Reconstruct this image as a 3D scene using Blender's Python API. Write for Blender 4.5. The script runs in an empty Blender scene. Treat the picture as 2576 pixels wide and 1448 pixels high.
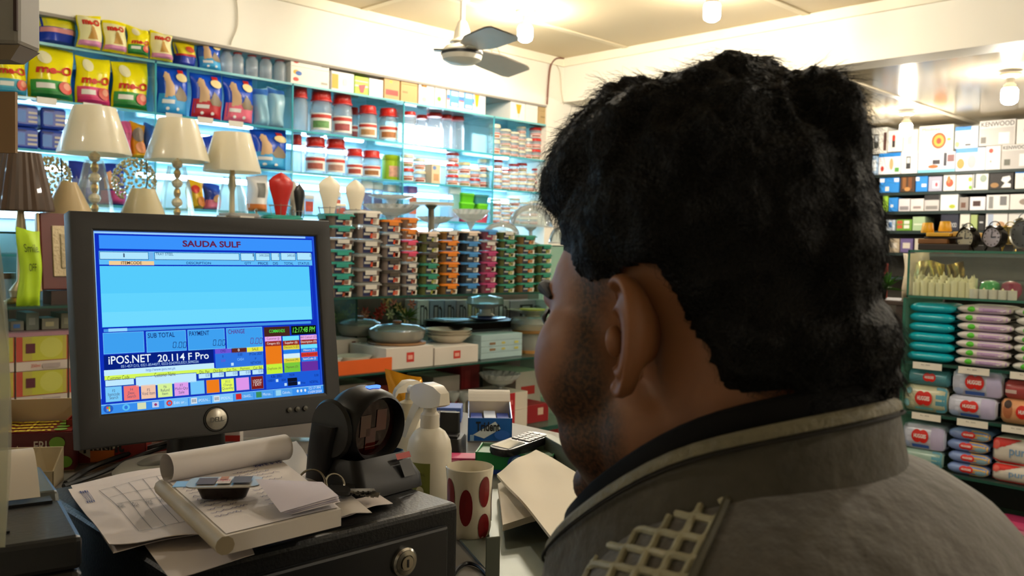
import bpy, bmesh, math, random
import numpy as np
from mathutils import Vector, Matrix, Euler
from mathutils.bvhtree import BVHTree
random.seed(7); np.random.seed(7)
SC = bpy.context.scene
COL = SC.collection
PI = math.pi
# ---------------------------------------------------------------- camera, world, exposure
EXPO = 1.52
F_PX, YAW, PITCH, ROLL = 2250.2, 0.78964, -0.044143, 0.020831
CAM = Vector((0, 0, 1.45))
_r = Vector((math.sin(YAW), -math.cos(YAW), 0)); _f = Vector((math.cos(YAW), math.sin(YAW), 0)); _u = Vector((0, 0, 1))
FWD = _f * math.cos(PITCH) + _u * math.sin(PITCH)
_u2 = _u * math.cos(PITCH) - _f * math.sin(PITCH)
RGT = _r * math.cos(ROLL) + _u2 * math.sin(ROLL)
UPV = _u2 * math.cos(ROLL) - _r * math.sin(ROLL)
cd = bpy.data.cameras.new('camera'); cam = bpy.data.objects.new('camera', cd); COL.objects.link(cam)
cam.matrix_world = Matrix(((RGT.x, UPV.x, -FWD.x, CAM.x), (RGT.y, UPV.y, -FWD.y, CAM.y), (RGT.z, UPV.z, -FWD.z, CAM.z), (0, 0, 0, 1)))
cd.sensor_width = 36.0; cd.lens = F_PX / 2576 * 36.0; cd.clip_start = 0.02; cd.clip_end = 100
cd.dof.use_dof = True; cd.dof.focus_distance = 1.0; cd.dof.aperture_fstop = 13.0
SC.camera = cam
w = bpy.data.worlds.new('world'); SC.world = w; w.use_nodes = True
w.node_tree.nodes['Background'].inputs[0].default_value = (1.0, 0.9, 0.75, 1); w.node_tree.nodes['Background'].inputs[1].default_value = 0.05
vs = SC.view_settings
vs.view_transform = 'Standard'; vs.look = 'None'; vs.gamma = 1.0; vs.exposure = EXPO; vs.use_curve_mapping = False
SC.cycles.max_bounces = 7; SC.cycles.diffuse_bounces = 3; SC.cycles.glossy_bounces = 3
SC.cycles.transmission_bounces = 4; SC.cycles.transparent_max_bounces = 16
SC.cycles.caustics_reflective = False; SC.cycles.caustics_refractive = False; SC.cycles.sample_clamp_indirect = 6.0; SC.cycles.adaptive_threshold = 0.035

def ray(px, py): return FWD + RGT * ((px - 1288) / F_PX) - UPV * ((py - 724) / F_PX)
def PY(px, py, Y): r = ray(px, py); return CAM + r * (Y / r.y)
def PX(px, py, X): r = ray(px, py); return CAM + r * (X / r.x)
def PZ(px, py, Z): r = ray(px, py); return CAM + r * ((Z - CAM.z) / r.z)
def PD(px, py, d): return CAM + ray(px, py) * d
def proj(P):
    q = Vector(P) - CAM; d = q.dot(FWD)
    return 1288 + F_PX * q.dot(RGT) / d, 724 - F_PX * q.dot(UPV) / d, d

# ---------------------------------------------------------------- materials
def lin(c):
    if isinstance(c, str): c = tuple(int(c[i:i + 2], 16) for i in (0, 2, 4))
    return tuple(((v / 255) / 12.92 if v / 255 <= .04045 else ((v / 255 + .055) / 1.055) ** 2.4) for v in c[:3])
_mats = {}
def mat(c, rough=.5, metal=0, var=.07, scale=9.0, alpha=1.0, trans=0, bump=0, bscale=60, sheen=0, coat=0, spec=.5, sss=0, ior=1.45):
    key = (c, rough, metal, var, scale, alpha, trans, bump, bscale, sheen, coat, spec, sss)
    if key in _mats: return _mats[key]
    m = bpy.data.materials.new('m_%s_%d' % (str(c), len(_mats))); m.use_nodes = True
    nt = m.node_tree; b = nt.nodes['Principled BSDF']; L = lin(c)
    b.inputs['Roughness'].default_value = rough; b.inputs['Metallic'].default_value = metal
    b.inputs['Specular IOR Level'].default_value = spec; b.inputs['IOR'].default_value = ior
    if alpha < 1: b.inputs['Alpha'].default_value = alpha
    if trans: b.inputs['Transmission Weight'].default_value = trans
    if sheen: b.inputs['Sheen Weight'].default_value = sheen
    if coat: b.inputs['Coat Weight'].default_value = coat
    if sss:
        b.inputs['Subsurface Weight'].default_value = sss; b.inputs['Subsurface Radius'].default_value = (.01, .004, .002); b.inputs['Subsurface Scale'].default_value = .5
    tc = nt.nodes.new('ShaderNodeTexCoord'); nz = nt.nodes.new('ShaderNodeTexNoise'); nz.inputs['Scale'].default_value = scale; nz.inputs['Detail'].default_value = 3
    mx = nt.nodes.new('ShaderNodeMix'); mx.data_type = 'RGBA'
    mx.inputs[6].default_value = tuple(v * (1 - var) for v in L) + (1,); mx.inputs[7].default_value = tuple(min(1, v * (1 + var)) for v in L) + (1,)
    nt.links.new(tc.outputs['Object'], nz.inputs['Vector']); nt.links.new(nz.outputs['Fac'], mx.inputs[0]); nt.links.new(mx.outputs[2], b.inputs['Base Color'])
    if bump:
        n2 = nt.nodes.new('ShaderNodeTexNoise'); n2.inputs['Scale'].default_value = bscale; n2.inputs['Detail'].default_value = 4
        bp = nt.nodes.new('ShaderNodeBump'); bp.inputs['Strength'].default_value = bump; bp.inputs['Distance'].default_value = .003
        nt.links.new(tc.outputs['Object'], n2.inputs['Vector']); nt.links.new(n2.outputs['Fac'], bp.inputs['Height']); nt.links.new(bp.outputs[0], b.inputs['Normal'])
    _mats[key] = m; return m
def emit(c, k=1.0, absolute=False):
    key = ('E', c, k, absolute)
    if key in _mats: return _mats[key]
    m = bpy.data.materials.new('glow_%s' % str(c)); m.use_nodes = True; nt = m.node_tree
    for n in list(nt.nodes): nt.nodes.remove(n)
    o = nt.nodes.new('ShaderNodeOutputMaterial'); e = nt.nodes.new('ShaderNodeEmission')
    e.inputs[0].default_value = lin(c) + (1,); e.inputs[1].default_value = k if absolute else k / 2 ** EXPO
    nt.links.new(e.outputs[0], o.inputs[0]); _mats[key] = m
    if not absolute and c not in ((86, 204, 252), (98, 212, 254), (112, 218, 255), (58, 146, 252), (62, 160, 240)): m.cycles.emission_sampling = 'NONE'   # tiny glyphs need no direct light sampling
    return m
def glass(c='e8f4f4', clear=.85, rough=.03, tint=True, gloss=.5):
    """thin glass or clear plastic: transparent body with fresnel reflection"""
    key = ('G', c, clear, rough, gloss)
    if key in _mats: return _mats[key]
    m = bpy.data.materials.new('glass_%s' % c); m.use_nodes = True; nt = m.node_tree
    for n in list(nt.nodes): nt.nodes.remove(n)
    o = nt.nodes.new('ShaderNodeOutputMaterial'); t = nt.nodes.new('ShaderNodeBsdfTransparent'); t.inputs[0].default_value = lin(c) + (1,)
    d = nt.nodes.new('ShaderNodeBsdfPrincipled'); d.inputs['Base Color'].default_value = lin(c) + (1,); d.inputs['Roughness'].default_value = rough
    tr = nt.nodes.new('ShaderNodeBsdfTranslucent'); tr.inputs[0].default_value = lin(c) + (1,)
    m0 = nt.nodes.new('ShaderNodeMixShader'); m0.inputs[0].default_value = .4; nt.links.new(d.outputs[0], m0.inputs[1]); nt.links.new(tr.outputs[0], m0.inputs[2])
    g = nt.nodes.new('ShaderNodeBsdfGlossy'); g.inputs['Roughness'].default_value = rough
    m1 = nt.nodes.new('ShaderNodeMixShader'); m1.inputs[0].default_value = clear
    nt.links.new(m0.outputs[0], m1.inputs[1]); nt.links.new(t.outputs[0], m1.inputs[2])
    lw = nt.nodes.new('ShaderNodeLayerWeight'); lw.inputs[0].default_value = .25
    mm = nt.nodes.new('ShaderNodeMath'); mm.operation = 'MULTIPLY'; mm.inputs[1].default_value = gloss; nt.links.new(lw.outputs['Fresnel'], mm.inputs[0])
    m2 = nt.nodes.new('ShaderNodeMixShader'); nt.links.new(mm.outputs[0], m2.inputs[0]); nt.links.new(m1.outputs[0], m2.inputs[1]); nt.links.new(g.outputs[0], m2.inputs[2])
    nt.links.new(m2.outputs[0], o.inputs[0]); _mats[key] = m; return m

# ---------------------------------------------------------------- objects
def tag(o, label=None, cat=None, group=None, kind=None):
    if label: o['label'] = label
    if cat: o['category'] = cat
    if group: o['group'] = group
    if kind: o['kind'] = kind
    return o
def thing(name, label, cat, loc=(0, 0, 0), rz=0, group=None):
    o = bpy.data.objects.new(name, None); COL.objects.link(o); o.location = loc; o.rotation_euler = (0, 0, rz); o.empty_display_size = .05
    return tag(o, label, cat, group)
class MB:
    def __init__(s): s.v = []; s.f = []
    def add(s, vs, fs, T=None):
        n = len(s.v)
        s.v += [tuple(T @ Vector(p)) if T is not None else tuple(p) for p in vs]; s.f += [tuple(i + n for i in f) for f in fs]; return s
    def box(s, x0, y0, z0, x1, y1, z1, T=None):
        v = [(x0, y0, z0), (x1, y0, z0), (x1, y1, z0), (x0, y1, z0), (x0, y0, z1), (x1, y0, z1), (x1, y1, z1), (x0, y1, z1)]
        return s.add(v, [(0, 3, 2, 1), (4, 5, 6, 7), (0, 1, 5, 4), (1, 2, 6, 5), (2, 3, 7, 6), (3, 0, 4, 7)], T)
    def cbox(s, c, sz, T=None):
        return s.box(c[0] - sz[0] / 2, c[1] - sz[1] / 2, c[2] - sz[2] / 2, c[0] + sz[0] / 2, c[1] + sz[1] / 2, c[2] + sz[2] / 2, T)
    def loft(s, rings, cap0=True, cap1=True, closed=True, T=None):
        n = len(rings[0]); v = [p for r in rings for p in r]; f = []
        for i in range(len(rings) - 1):
            for j in range(n if closed else n - 1):
                k = (j + 1) % n; f.append((i * n + j, i * n + k, (i + 1) * n + k, (i + 1) * n + j))
        if cap0: f.append(tuple(range(n - 1, -1, -1)))
        if cap1: f.append(tuple((len(rings) - 1) * n + j for j in range(n)))
        return s.add(v, f, T)
    def lathe(s, prof, n=20, T=None, cap0=True, cap1=True, wob=None):
        rings = [[(r * math.cos(2 * PI * j / n) * (wob(j / n, i) if wob else 1), r * math.sin(2 * PI * j / n) * (wob(j / n, i) if wob else 1), z) for j in range(n)] for i, (r, z) in enumerate(prof)]
        return s.loft(rings, cap0 and prof[0][0] > 1e-6, cap1 and prof[-1][0] > 1e-6, True, T)
    def rbox(s, w, d, z0, z1, r=.01, top=1.0, n=3, T=None, lip=None):
        """rounded rectangle upright box, tapered to scale top"""
        return s.loft([rrect(w, d, r, z0, n), rrect(w * top, d * top, r, z1, n)], T=T)
    def tube(s, pts, r=.003, n=6, caps=True, T=None):
        pts = [Vector(p) for p in pts]; rings = []; m = len(pts)
        prev = None
        for i, p in enumerate(pts):
            t = (pts[min(i + 1, m - 1)] - pts[max(i - 1, 0)]).normalized()
            if prev is None:
                a = Vector((0, 0, 1)) if abs(t.z) < .9 else Vector((1, 0, 0)); nx = t.cross(a).normalized()
            else:
                nx = (prev - t * prev.dot(t)); nx = nx.normalized() if nx.length > 1e-6 else t.orthogonal().normalized()
            prev = nx; ny = t.cross(nx); rr = r[i] if isinstance(r, (list, tuple)) else r
            rings.append([tuple(p + nx * (rr * math.cos(2 * PI * j / n)) + ny * (rr * math.sin(2 * PI * j / n))) for j in range(n)])
        return s.loft(rings, caps, caps, True, T)
    def grid(s, fn, nu, nv, T=None, flip=False):
        v = [fn(i / nu, j / nv) for j in range(nv + 1) for i in range(nu + 1)]; k = nu + 1
        f = [(j * k + i, j * k + i + 1, (j + 1) * k + i + 1, (j + 1) * k + i) for j in range(nv) for i in range(nu)]
        if flip: f = [q[::-1] for q in f]
        return s.add(v, f, T)
    def mesh(s, name, smooth=False, bevel=0, bseg=2):
        me = bpy.data.meshes.new(name); me.from_pydata(s.v, [], s.f)
        if bevel:
            bm = bmesh.new(); bm.from_mesh(me); bmesh.ops.remove_doubles(bm, verts=bm.verts, dist=1e-6)
            es = [e for e in bm.edges if len(e.link_faces) == 2 and e.calc_face_angle(0) > .5]
            bmesh.ops.bevel(bm, geom=es, offset=bevel, segments=bseg, affect='EDGES', profile=.5, clamp_overlap=True); bm.to_mesh(me); bm.free()
        if smooth:
            for p in me.polygons: p.use_smooth = True
            if smooth != 2: me.set_sharp_from_angle(angle=.7)
        me.update(); return me
    def obj(s, name, m, parent=None, smooth=False, bevel=0, bseg=2, loc=None, rot=None, label=None):
        me = s.mesh(name, smooth, bevel, bseg)
        if m is not None: me.materials.append(m)
        o = bpy.data.objects.new(name, me); COL.objects.link(o); o.parent = parent
        if loc is not None: o.location = loc
        if rot is not None: o.rotation_euler = rot
        if label: o['label'] = label
        return o
def rrect(w, d, r, z, n=3):
    r = min(r, w / 2 * .99, d / 2 * .99); p = []
    for cx, cy, a0 in ((w / 2 - r, d / 2 - r, 0), (-w / 2 + r, d / 2 - r, PI / 2), (-w / 2 + r, -d / 2 + r, PI), (w / 2 - r, -d / 2 + r, 1.5 * PI)):
        for i in range(n + 1):
            a = a0 + PI / 2 * i / n; p.append((cx + r * math.cos(a), cy + r * math.sin(a), z))
    return p
def struct(o): o['kind'] = 'structure'; return o
_kids = {}
def copy_tree(o, parent=None, label=None):
    if not _kids.get('ok'):
        pass
    c = o.copy(); COL.objects.link(c); c.parent = parent
    if label: c['label'] = label
    for ch in o.children: copy_tree(ch, c)
    return c
def T3(loc=(0, 0, 0), rot=(0, 0, 0), sc=(1, 1, 1)): return Matrix.LocRotScale(Vector(loc), Euler(rot), Vector(sc))

# ---------------------------------------------------------------- lettering and flat print
_txt = {}
def textgeo(s, bold=0.0, shear=0.0):
    k = (s, bold, shear)
    if k not in _txt:
        cu = bpy.data.curves.new('t', 'FONT'); cu.body = s; cu.size = 1; cu.offset = bold; cu.shear = shear; cu.resolution_u = 3
        ob = bpy.data.objects.new('t', cu); me = bpy.data.meshes.new_from_object(ob)
        v = np.array([q.co[:2] for q in me.vertices]); f = [tuple(p.vertices) for p in me.polygons]
        lo, hi = v.min(0), v.max(0); v = (v - lo) / np.maximum(hi - lo, 1e-6)
        _txt[k] = (v, f, (hi - lo)); bpy.data.objects.remove(ob); bpy.data.curves.remove(cu); bpy.data.meshes.remove(me)
    return _txt[k]
_layer = {}
def flat_front(w, h, y=0.0, x0=None, z0=0.0):
    x0 = -w / 2 if x0 is None else x0
    return lambda u, v, o=0: (x0 + u * w, y - o, z0 + v * h)
def prt(par, front, kind, u0, v0, u1, v1, m, name='print', arg=None, nu=1, nv=1, bold=.02, off=None, shear=0, step=.0004, lift=0):
    if isinstance(m, str): m = mat(m, .5, var=.03)
    k = par.name; _layer[k] = _layer.get(k, 0) + 1
    o = (off if off is not None else step + step * _layer[k]) + lift
    b = MB(); L = lambda a, c: (u0 + (u1 - u0) * a, v0 + (v1 - v0) * c)
    if kind == 'r': b.grid(lambda a, c: front(*L(a, c), o), nu, nv)
    elif kind == 'e':
        n = 18; v = [front(*L(.5, .5), o)] + [front(*L(.5 + .25 * math.cos(2 * PI * i / n), .5 + .25 * math.sin(2 * PI * i / n)), o) for i in range(n)] + [front(*L(.5 + .5 * math.cos(2 * PI * i / n), .5 + .5 * math.sin(2 * PI * i / n)), o) for i in range(n)]
        f = [(0, 1 + i, 1 + (i + 1) % n) for i in range(n)] + [(1 + i, 1 + n + i, 1 + n + (i + 1) % n, 1 + (i + 1) % n) for i in range(n)]; b.add(v, f)
    elif kind == 'p' and nu > 1:
        n = 22; inside = lambda x, y: sum(((a[1] > y) != (c[1] > y)) and (x < (c[0] - a[0]) * (y - a[1]) / (c[1] - a[1] + 1e-12) + a[0]) for a, c in zip(arg, arg[1:] + arg[:1])) % 2 == 1
        for i in range(n):
            for j in range(n):
                if inside((i + .5) / n, (j + .5) / n): b.add([front(*L(a, c), o) for a, c in ((i / n, j / n), ((i + 1) / n, j / n), ((i + 1) / n, (j + 1) / n), (i / n, (j + 1) / n))], [(0, 1, 2, 3)])
    elif kind == 'p': b.add([front(*L(a, c), o) for a, c in arg], [tuple(range(len(arg)))])
    elif kind == 't':
        v, f, sz = textgeo(arg, bold, shear); b.add([front(*L(a, c), o) for a, c in v], f)
        if name == 'print': name = 'lettering'
    return b.obj(name, m, par, smooth=(nu > 1 or nv > 1))
ORD = ['first', 'second', 'third', 'fourth', 'fifth', 'sixth', 'seventh', 'eighth', 'ninth', 'tenth', 'eleventh', 'twelfth', 'thirteenth', 'fourteenth']
def frombot(i, n): return 'lowest' if i == 0 else 'topmost' if i == n - 1 else ORD[i] + ' from the bottom'
# ---------------------------------------------------------------- lamps of the place plus added unseen bulbs (bulbs and shelf lights carry the light)
ZC, ZL, XB, YW, XF = 2.70, 2.415, 4.40, 4.00, 6.70
BULB_K, TUBE_K = 108.0, 10.5
BULB_C, TUBE_C = (255, 245, 228), (186, 226, 255)
def bulb(label, x, y, zc, cap='c9c4b8', drop=.0):
    t = thing('ceiling_bulb', label, 'light bulb', (x, y, zc), 0, 'round bulbs on the ceilings')
    MB().lathe([(.052, 0), (.052, -.012), (.040, -.022), (.022, -.026)], 20).obj('base_plate', mat('d8d2c4', .5), t, True)
    MB().lathe([(.020, -.024), (.020, -.050), (.030, -.060), (.034, -.078)], 16).obj('holder', mat(cap, .4), t, True)
    MB().lathe([(.034, -.078), (.040, -.090), (.040, -.135), (.036, -.150), (.022, -.160), (0, -.162)], 16).obj('globe', emit(BULB_C, BULB_K, True), t, True)
    return t
bulb('lit bulb on the ceiling just right of the white fan', 3.39, 3.36, ZC)
bulb('lit bulb cut by the top edge of the picture above the fan', 2.88, 2.86, ZC)
bulb('lit bulb with a grey cap above the man\'s head', 3.66, 2.39, ZC, '77736d')
bulb('lit bulb under the glossy low ceiling at the far right', 5.14, 1.53, ZL)
bulb('lit bulb under the low ceiling in front of the kitchen boxes', 6.1, 2.44, ZL)
for x, y, lb in [(1.6, 2.1, 'over the aisle before the glass island'), (2.3, .15, 'before the wipes stand, unseen, added to brighten it'), (1.9, -1.2, 'behind the man, unseen, added to light his jacket'), (3.4, -1.4, 'far to the right of the wipes stand'), (-.9, 2.4, 'left beyond the counter end')]: bulb('lit bulb on the main ceiling ' + lb, x, y, ZC)  # wipes-stand and behind-the-man bulbs are unseen, added to brighten wipes and jacket
for x, y, lb in [(5.6, .0, 'nearer'), (5.6, -1.5, 'farther')]: bulb('lit bulb on the low ceiling right of the picture, the %s one' % lb, x, y, ZL)
BAYS = [(-.39, .31), (.31, 1.0), (1.0, 1.697), (1.697, 2.391), (2.391, 3.092), (3.092, 3.785), (3.785, 4.25)]
ZS = {'T': 2.25, 'A': 2.02, 'B': 1.81, 'C': 1.597, 'D': 1.38}
BAYN = ['far left', 'second', 'pet food', 'blue bag', 'tall jar', 'bright', 'small jar']
SHN = {'T': 'top shelf', 'A': 'upper shelf', 'B': 'middle shelf', 'C': 'lower shelf'}
def tube_light(bay, sh, l0, l1):
    a, b = BAYS[bay]; x0, x1 = a + (b - a) * l0, a + (b - a) * l1; z = ZS[sh]
    t = thing('shelf_tube_light', 'glowing white tube under the %s of the %s bay' % (SHN[sh], BAYN[bay]), 'tube light', ((x0 + x1) / 2, 4.325, z - .045), 0, 'tube lights inside the wall shelves')
    L = (x1 - x0) / 2
    MB().box(-L, .006, -.014, L, .034, .014).obj('housing', mat('e8eef2', .4), t)
    MB().tube([(-L + .01, -.006, 0), (L - .01, -.006, 0)], .013, 10).obj('tube', emit(TUBE_C, TUBE_K, True), t, True)
for bay in range(7):
    for sh in 'ABC': tube_light(bay, sh, .06, .94)
t = thing('light_panel', 'blazing white light panel behind jars in the bright bay', 'light panel', (3.44, 4.345, 2.05), 0)
MB().box(-.23, -.004, 0, .23, .01, .145).obj('frame', mat('e8eef2', .4), t); MB().box(-.22, -.010, .008, .22, -.0045, .137).obj('diffuser', emit((225, 240, 255), 4.5, True), t)

# ---------------------------------------------------------------- the room
WALL = mat('f1ebdc', .6, var=.03, scale=2.0, bump=.05, bscale=12)
CEIL = mat('d2c09c', .5, var=.05, scale=1.2)
def sbox(name, m, *a, par=None, bevel=0): return struct(MB().box(*a).obj(name, m, par, bevel=bevel))
floor = sbox('floor', mat('8a8378', .3, var=.1), -2.1, -2.6, -.1, 7.1, 4.5, 0)
sbox('wall_left', WALL, -2.1, YW, 2.378, 4.25, YW + .1, 2.8)
sbox('wall_left_end', WALL, 4.25, YW, 0, 6.8, 4.5, 2.8)
sbox('wall_left_recess', mat('cfe2ee', .3, var=.03), -2.1, 4.36, 0, 4.25, 4.5, 2.38)
sbox('trim_1', mat('9b948a', .7), -2.1, YW + .002, 2.366, 4.25, 4.36, 2.378)
sbox('wall_front', WALL, -2.1, -2.6, 0, -2.0, 4.5, 2.8)
sbox('wall_right', WALL, -2.1, -2.6, 0, 6.8, -2.5, 2.8)
sbox('wall_far', mat('d9d2c2', .6), XF + .30, -2.6, 0, XF + .4, 4.5, 2.8)
sbox('ceiling_beam', WALL, XB, -2.5, ZL, XB + .18, YW, 2.80)
c = sbox('ceiling', CEIL, -2.1, -2.6, ZC + .012, XB + .1, 4.5, ZC + .1)
ys = [-2.5, -1.27, -.09, 1.10, 2.29, 3.475, 4.0]; xs = [-2.0, .4, 2.8, XB]
pm = {}
for j in range(len(ys) - 1):
    for i in range(3):
        MB().box(xs[i] + .004, ys[j] + .004, ZC, xs[i + 1] - .004, ys[j + 1] - .004, ZC + .011).obj('ceiling_panel', CEIL, c)
for y in ys[1:-1]: MB().box(-2, y - .022, ZC - .008, XB, y + .022, ZC + .001).obj('batten', mat('e0d2b2', .5), c, bevel=.003)
for x in xs[1:-1]: MB().box(x - .02, -2.5, ZC - .006, x + .02, YW, ZC + .001).obj('batten', mat('e0d2b2', .5), c)
LOWC = mat('bcae92', .14, var=.05, scale=3, bump=.04, bscale=3)
cl = sbox('ceiling_low', LOWC, XB + .18, -2.6, ZL + .03, 7.1, 4.5, ZL + .12)
for j in range(6): MB().box(XB + .18, ys[j] + .004, ZL + .015, 7.0, ys[j + 1] - .004, ZL + .03).obj('ceiling_panel', LOWC, cl)
for y in ys[1:-1]: MB().box(XB + .18, y - .02, ZL + .008, 7.0, y + .02, ZL + .018).obj('batten', mat('e4d8bf', .3), cl)
sbox('trim_2', mat('f3ead2', .5), -2.0, YW - .018, ZC - .055, XB, YW, ZC, bevel=.004)
sbox('trim_3', mat('f3ead2', .5), XB - .018, -2.5, ZC - .055, XB, YW, ZC, bevel=.004)
# brown cable and thin grey cable at the corner, thin white cable on the fascia
def cable(name, label, pts, r, m, cat='cable'):
    P = [Vector(p) for p in pts]; out = []
    for i in range(len(P) - 1):
        a, b, cc, d = P[max(i - 1, 0)], P[i], P[i + 1], P[min(i + 2, len(P) - 1)]
        for k in range(6):
            s = k / 6; out.append(.5 * ((2 * b) + (cc - a) * s + (2 * a - 5 * b + 4 * cc - d) * s * s + (3 * b - a - 3 * cc + d) * s ** 3))
    out.append(P[-1]); return tag(MB().tube(out, r, 6).obj(name, m, None, True), label, cat)
q = [PY(*p, 3.985) for p in ((1418, 147), (1398, 148), (1385, 165), (1380, 200), (1376, 262))]
cable('wall_cable', 'brown cable bending down the wall corner beside the beam', q, .006, mat('7a4a3c', .5))
q = [PY(*p, 3.99) for p in ((1395, 158), (1408, 180), (1412, 230), (1418, 262))]
cable('wall_cable', 'thin pale cable hanging under the end of the beam', q, .003, mat('cfc6ae', .5))
q = [PY(*p, 3.992) for p in ((592, -20), (598, 30), (596, 70), (585, 98), (580, 112))]
cable('wall_cable', 'thin white cable hanging on the wall above the shelves', q, .004, mat('dcd6c4', .5))
# camera on the wall and a hook with loop of wire
p = PY(1262, 168, 3.94)
t = thing('security_camera', 'small white bullet camera on the wall under the fan blade', 'camera', p, .75)
MB().lathe([(.018, -.035), (.021, -.03), (.021, .03), (.014, .036)], 14, T3(rot=(0, PI / 2, 0))).obj('housing', mat('e6e0d2', .4), t, True)
MB().lathe([(.013, 0), (.013, .004), (.0, .004)], 14, T3((.036, 0, 0), (0, PI / 2, 0))).obj('lens', mat('15181a', .15), t, True)
MB().tube([(-.01, 0, .015), (-.03, .02, .03), (-.045, .05, .03)], .006, 6).obj('bracket', mat('e6e0d2', .4), t, True)
p = PY(1245, 140, 3.985); q = [p + Vector((.035 * math.cos(a), -.006, .05 * math.sin(a))) for a in [i * .5 for i in range(12)]]
cable('wire_loop', 'loop of thin wire hanging on the wall behind the fan', q, .0025, mat('b9b09a', .5))

# ceiling fan
hub = PZ(1162, 140, 2.33)
t = thing('ceiling_fan', 'white three-bladed ceiling fan hanging from a rod', 'ceiling fan', (hub.x, hub.y, ZC), 0)
FM = mat('e9e4d6', .35)
z0 = hub.z - ZC
MB().lathe([(.0, 0), (.06, 0), (.055, -.06), (.028, -.12), (.013, -.125)], 20).obj('canopy', FM, t, True)
MB().lathe([(.0115, -.11), (.0115, z0 + .13)], 12).obj('rod', FM, t, True)
MB().lathe([(.012, z0 + .16), (.022, z0 + .15), (.036, z0 + .11), (.042, z0 + .075), (.06, z0 + .06), (.012, z0 + .055)], 20).obj('upper_cover', FM, t, True)
MB().lathe([(.02, z0 + .06), (.075, z0 + .04), (.094, z0 + .02), (.094, z0 + .004)], 28).obj('motor_housing', FM, t, True)
MB().lathe([(.0955, z0 + .014), (.0965, z0 + .010), (.0965, z0 + .002), (.094, z0)], 28, cap0=False, cap1=False).obj('dark_band', mat('2b2d30', .4), t, True)
MB().lathe([(.0945, z0 + .002), (.088, z0 - .02), (.06, z0 - .036), (.0, z0 - .042)], 28).obj('lower_bowl', mat('ded8c8', .4), t, True)
for a in (140, 250, 12):
    A = math.radians(a)
    def bl(u, v, side=1):
        r = .085 + .40 * u; wd = (.045 + .03 * min(1, u * 3)) * (1 if u < .97 else .85); y = (v - .5) * 2 * wd
        return (r, y, .006 * side + y * -.22 + .012 - .02 * u)
    b = MB(); b.grid(lambda u, v: bl(u, v, 1), 10, 4); b.grid(lambda u, v: bl(u, v, -.2), 10, 4, flip=True)
    b.obj('blade', mat('cdc6bc', .4), t, True, loc=(0, 0, z0 + .012), rot=(0, 0, A))
    MB().box(.06, -.02, 0, .13, .02, .008).obj('blade_bracket', FM, t, False, .002, loc=(0, 0, z0 + .016), rot=(0, 0, A))
# ---------------------------------------------------------------- wall shelves: glass boards and dividers
GSH = glass('cfeef0', .80, .02, gloss=.6); GEDGE = glass('5fd8e6', .12, .15, gloss=.4)
for bi in range(1, 7):
    a, b = BAYS[bi]
    for sh in 'TABCD':
        z = ZS[sh]; o = MB().box(a + .004, 4.005, z - .005, b - .004, 4.355, z + .005).obj('glass_shelf', GSH, None)
        tag(o, 'glass shelf board, %s of the %s bay on the left wall' % ({'T': 'highest', 'A': 'second highest', 'B': 'middle one', 'C': 'second lowest', 'D': 'lowest'}[sh], BAYN[bi]), 'shelf', 'glass boards of the wall shelves')
        MB().box(a + .004, 4.0, z - .0055, b - .004, 4.005, z + .0055).obj('front_edge', mat('6fb8bd', .3) if sh == 'T' else GEDGE, o)
for k, x in enumerate((.31, 1.0, 1.697, 2.391, 3.092, 3.785)):
    o = MB().box(x - .003, 4.006, .6, x + .003, 4.355, 2.243).obj('glass_divider', GSH, None)
    tag(o, 'upright glass divider, %s from the left on the wall shelves' % ORD[k], 'divider', 'upright glass dividers')
    MB().box(x - .0035, 4.0, .6, x + .0035, 4.006, 2.243).obj('front_edge', GEDGE, o)
for i, (px, py, w_) in enumerate(((118, 255, 46), (233, 268, 44), (438, 293, 38), (517, 304, 36), (594, 314, 34))):
    p = PY(px, py, 3.995); o = MB().box(-.038, -.001, -.016, .038, .001, .012).obj('price_tag', mat('efeae0', .6), None, loc=(p.x, 3.996, 2.018))
    tag(o, 'white price tag on the shelf edge, %s from the left under the pet food' % ORD[i], 'price tag', 'price tags under the pet food')

# ---------------------------------------------------------------- builders of packed goods
def mroot(mb, name, m, label, cat, loc, rz=0, group=None, smooth=False, bevel=0):
    o = mb.obj(name, m, None, smooth, bevel, loc=loc, rot=(0, 0, rz)); return tag(o, label, cat, group)
def carton(label, loc, w, d, h, c, prints=(), rz=0, group=None, name='carton', cat='box', rough=.5, bevel=.0015):
    o = mroot(MB().box(-w / 2, -d / 2, 0, w / 2, d / 2, h), name, mat(c, rough, var=.04) if isinstance(c, (str, tuple)) else c, label, cat, loc, rz, group, False, bevel)
    fr = flat_front(w, h, -d / 2)
    for p in prints: do_print(o, fr, p)
    return o
def do_print(o, fr, p, nu=1, nv=1):
    k, u0, v0, u1, v1, col = p[:6]
    prt(o, fr, k, u0, v0, u1, v1, mat(col, .45, var=.04) if isinstance(col, (str, tuple)) else col, arg=p[6] if len(p) > 6 else None, nu=nu if k in 'rp' else 1, nv=nv if k in 'rp' else 1, lift=.0016 if nu > 1 and k in 'te' else 0, bold=p[7] if len(p) > 7 else .03)
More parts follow.
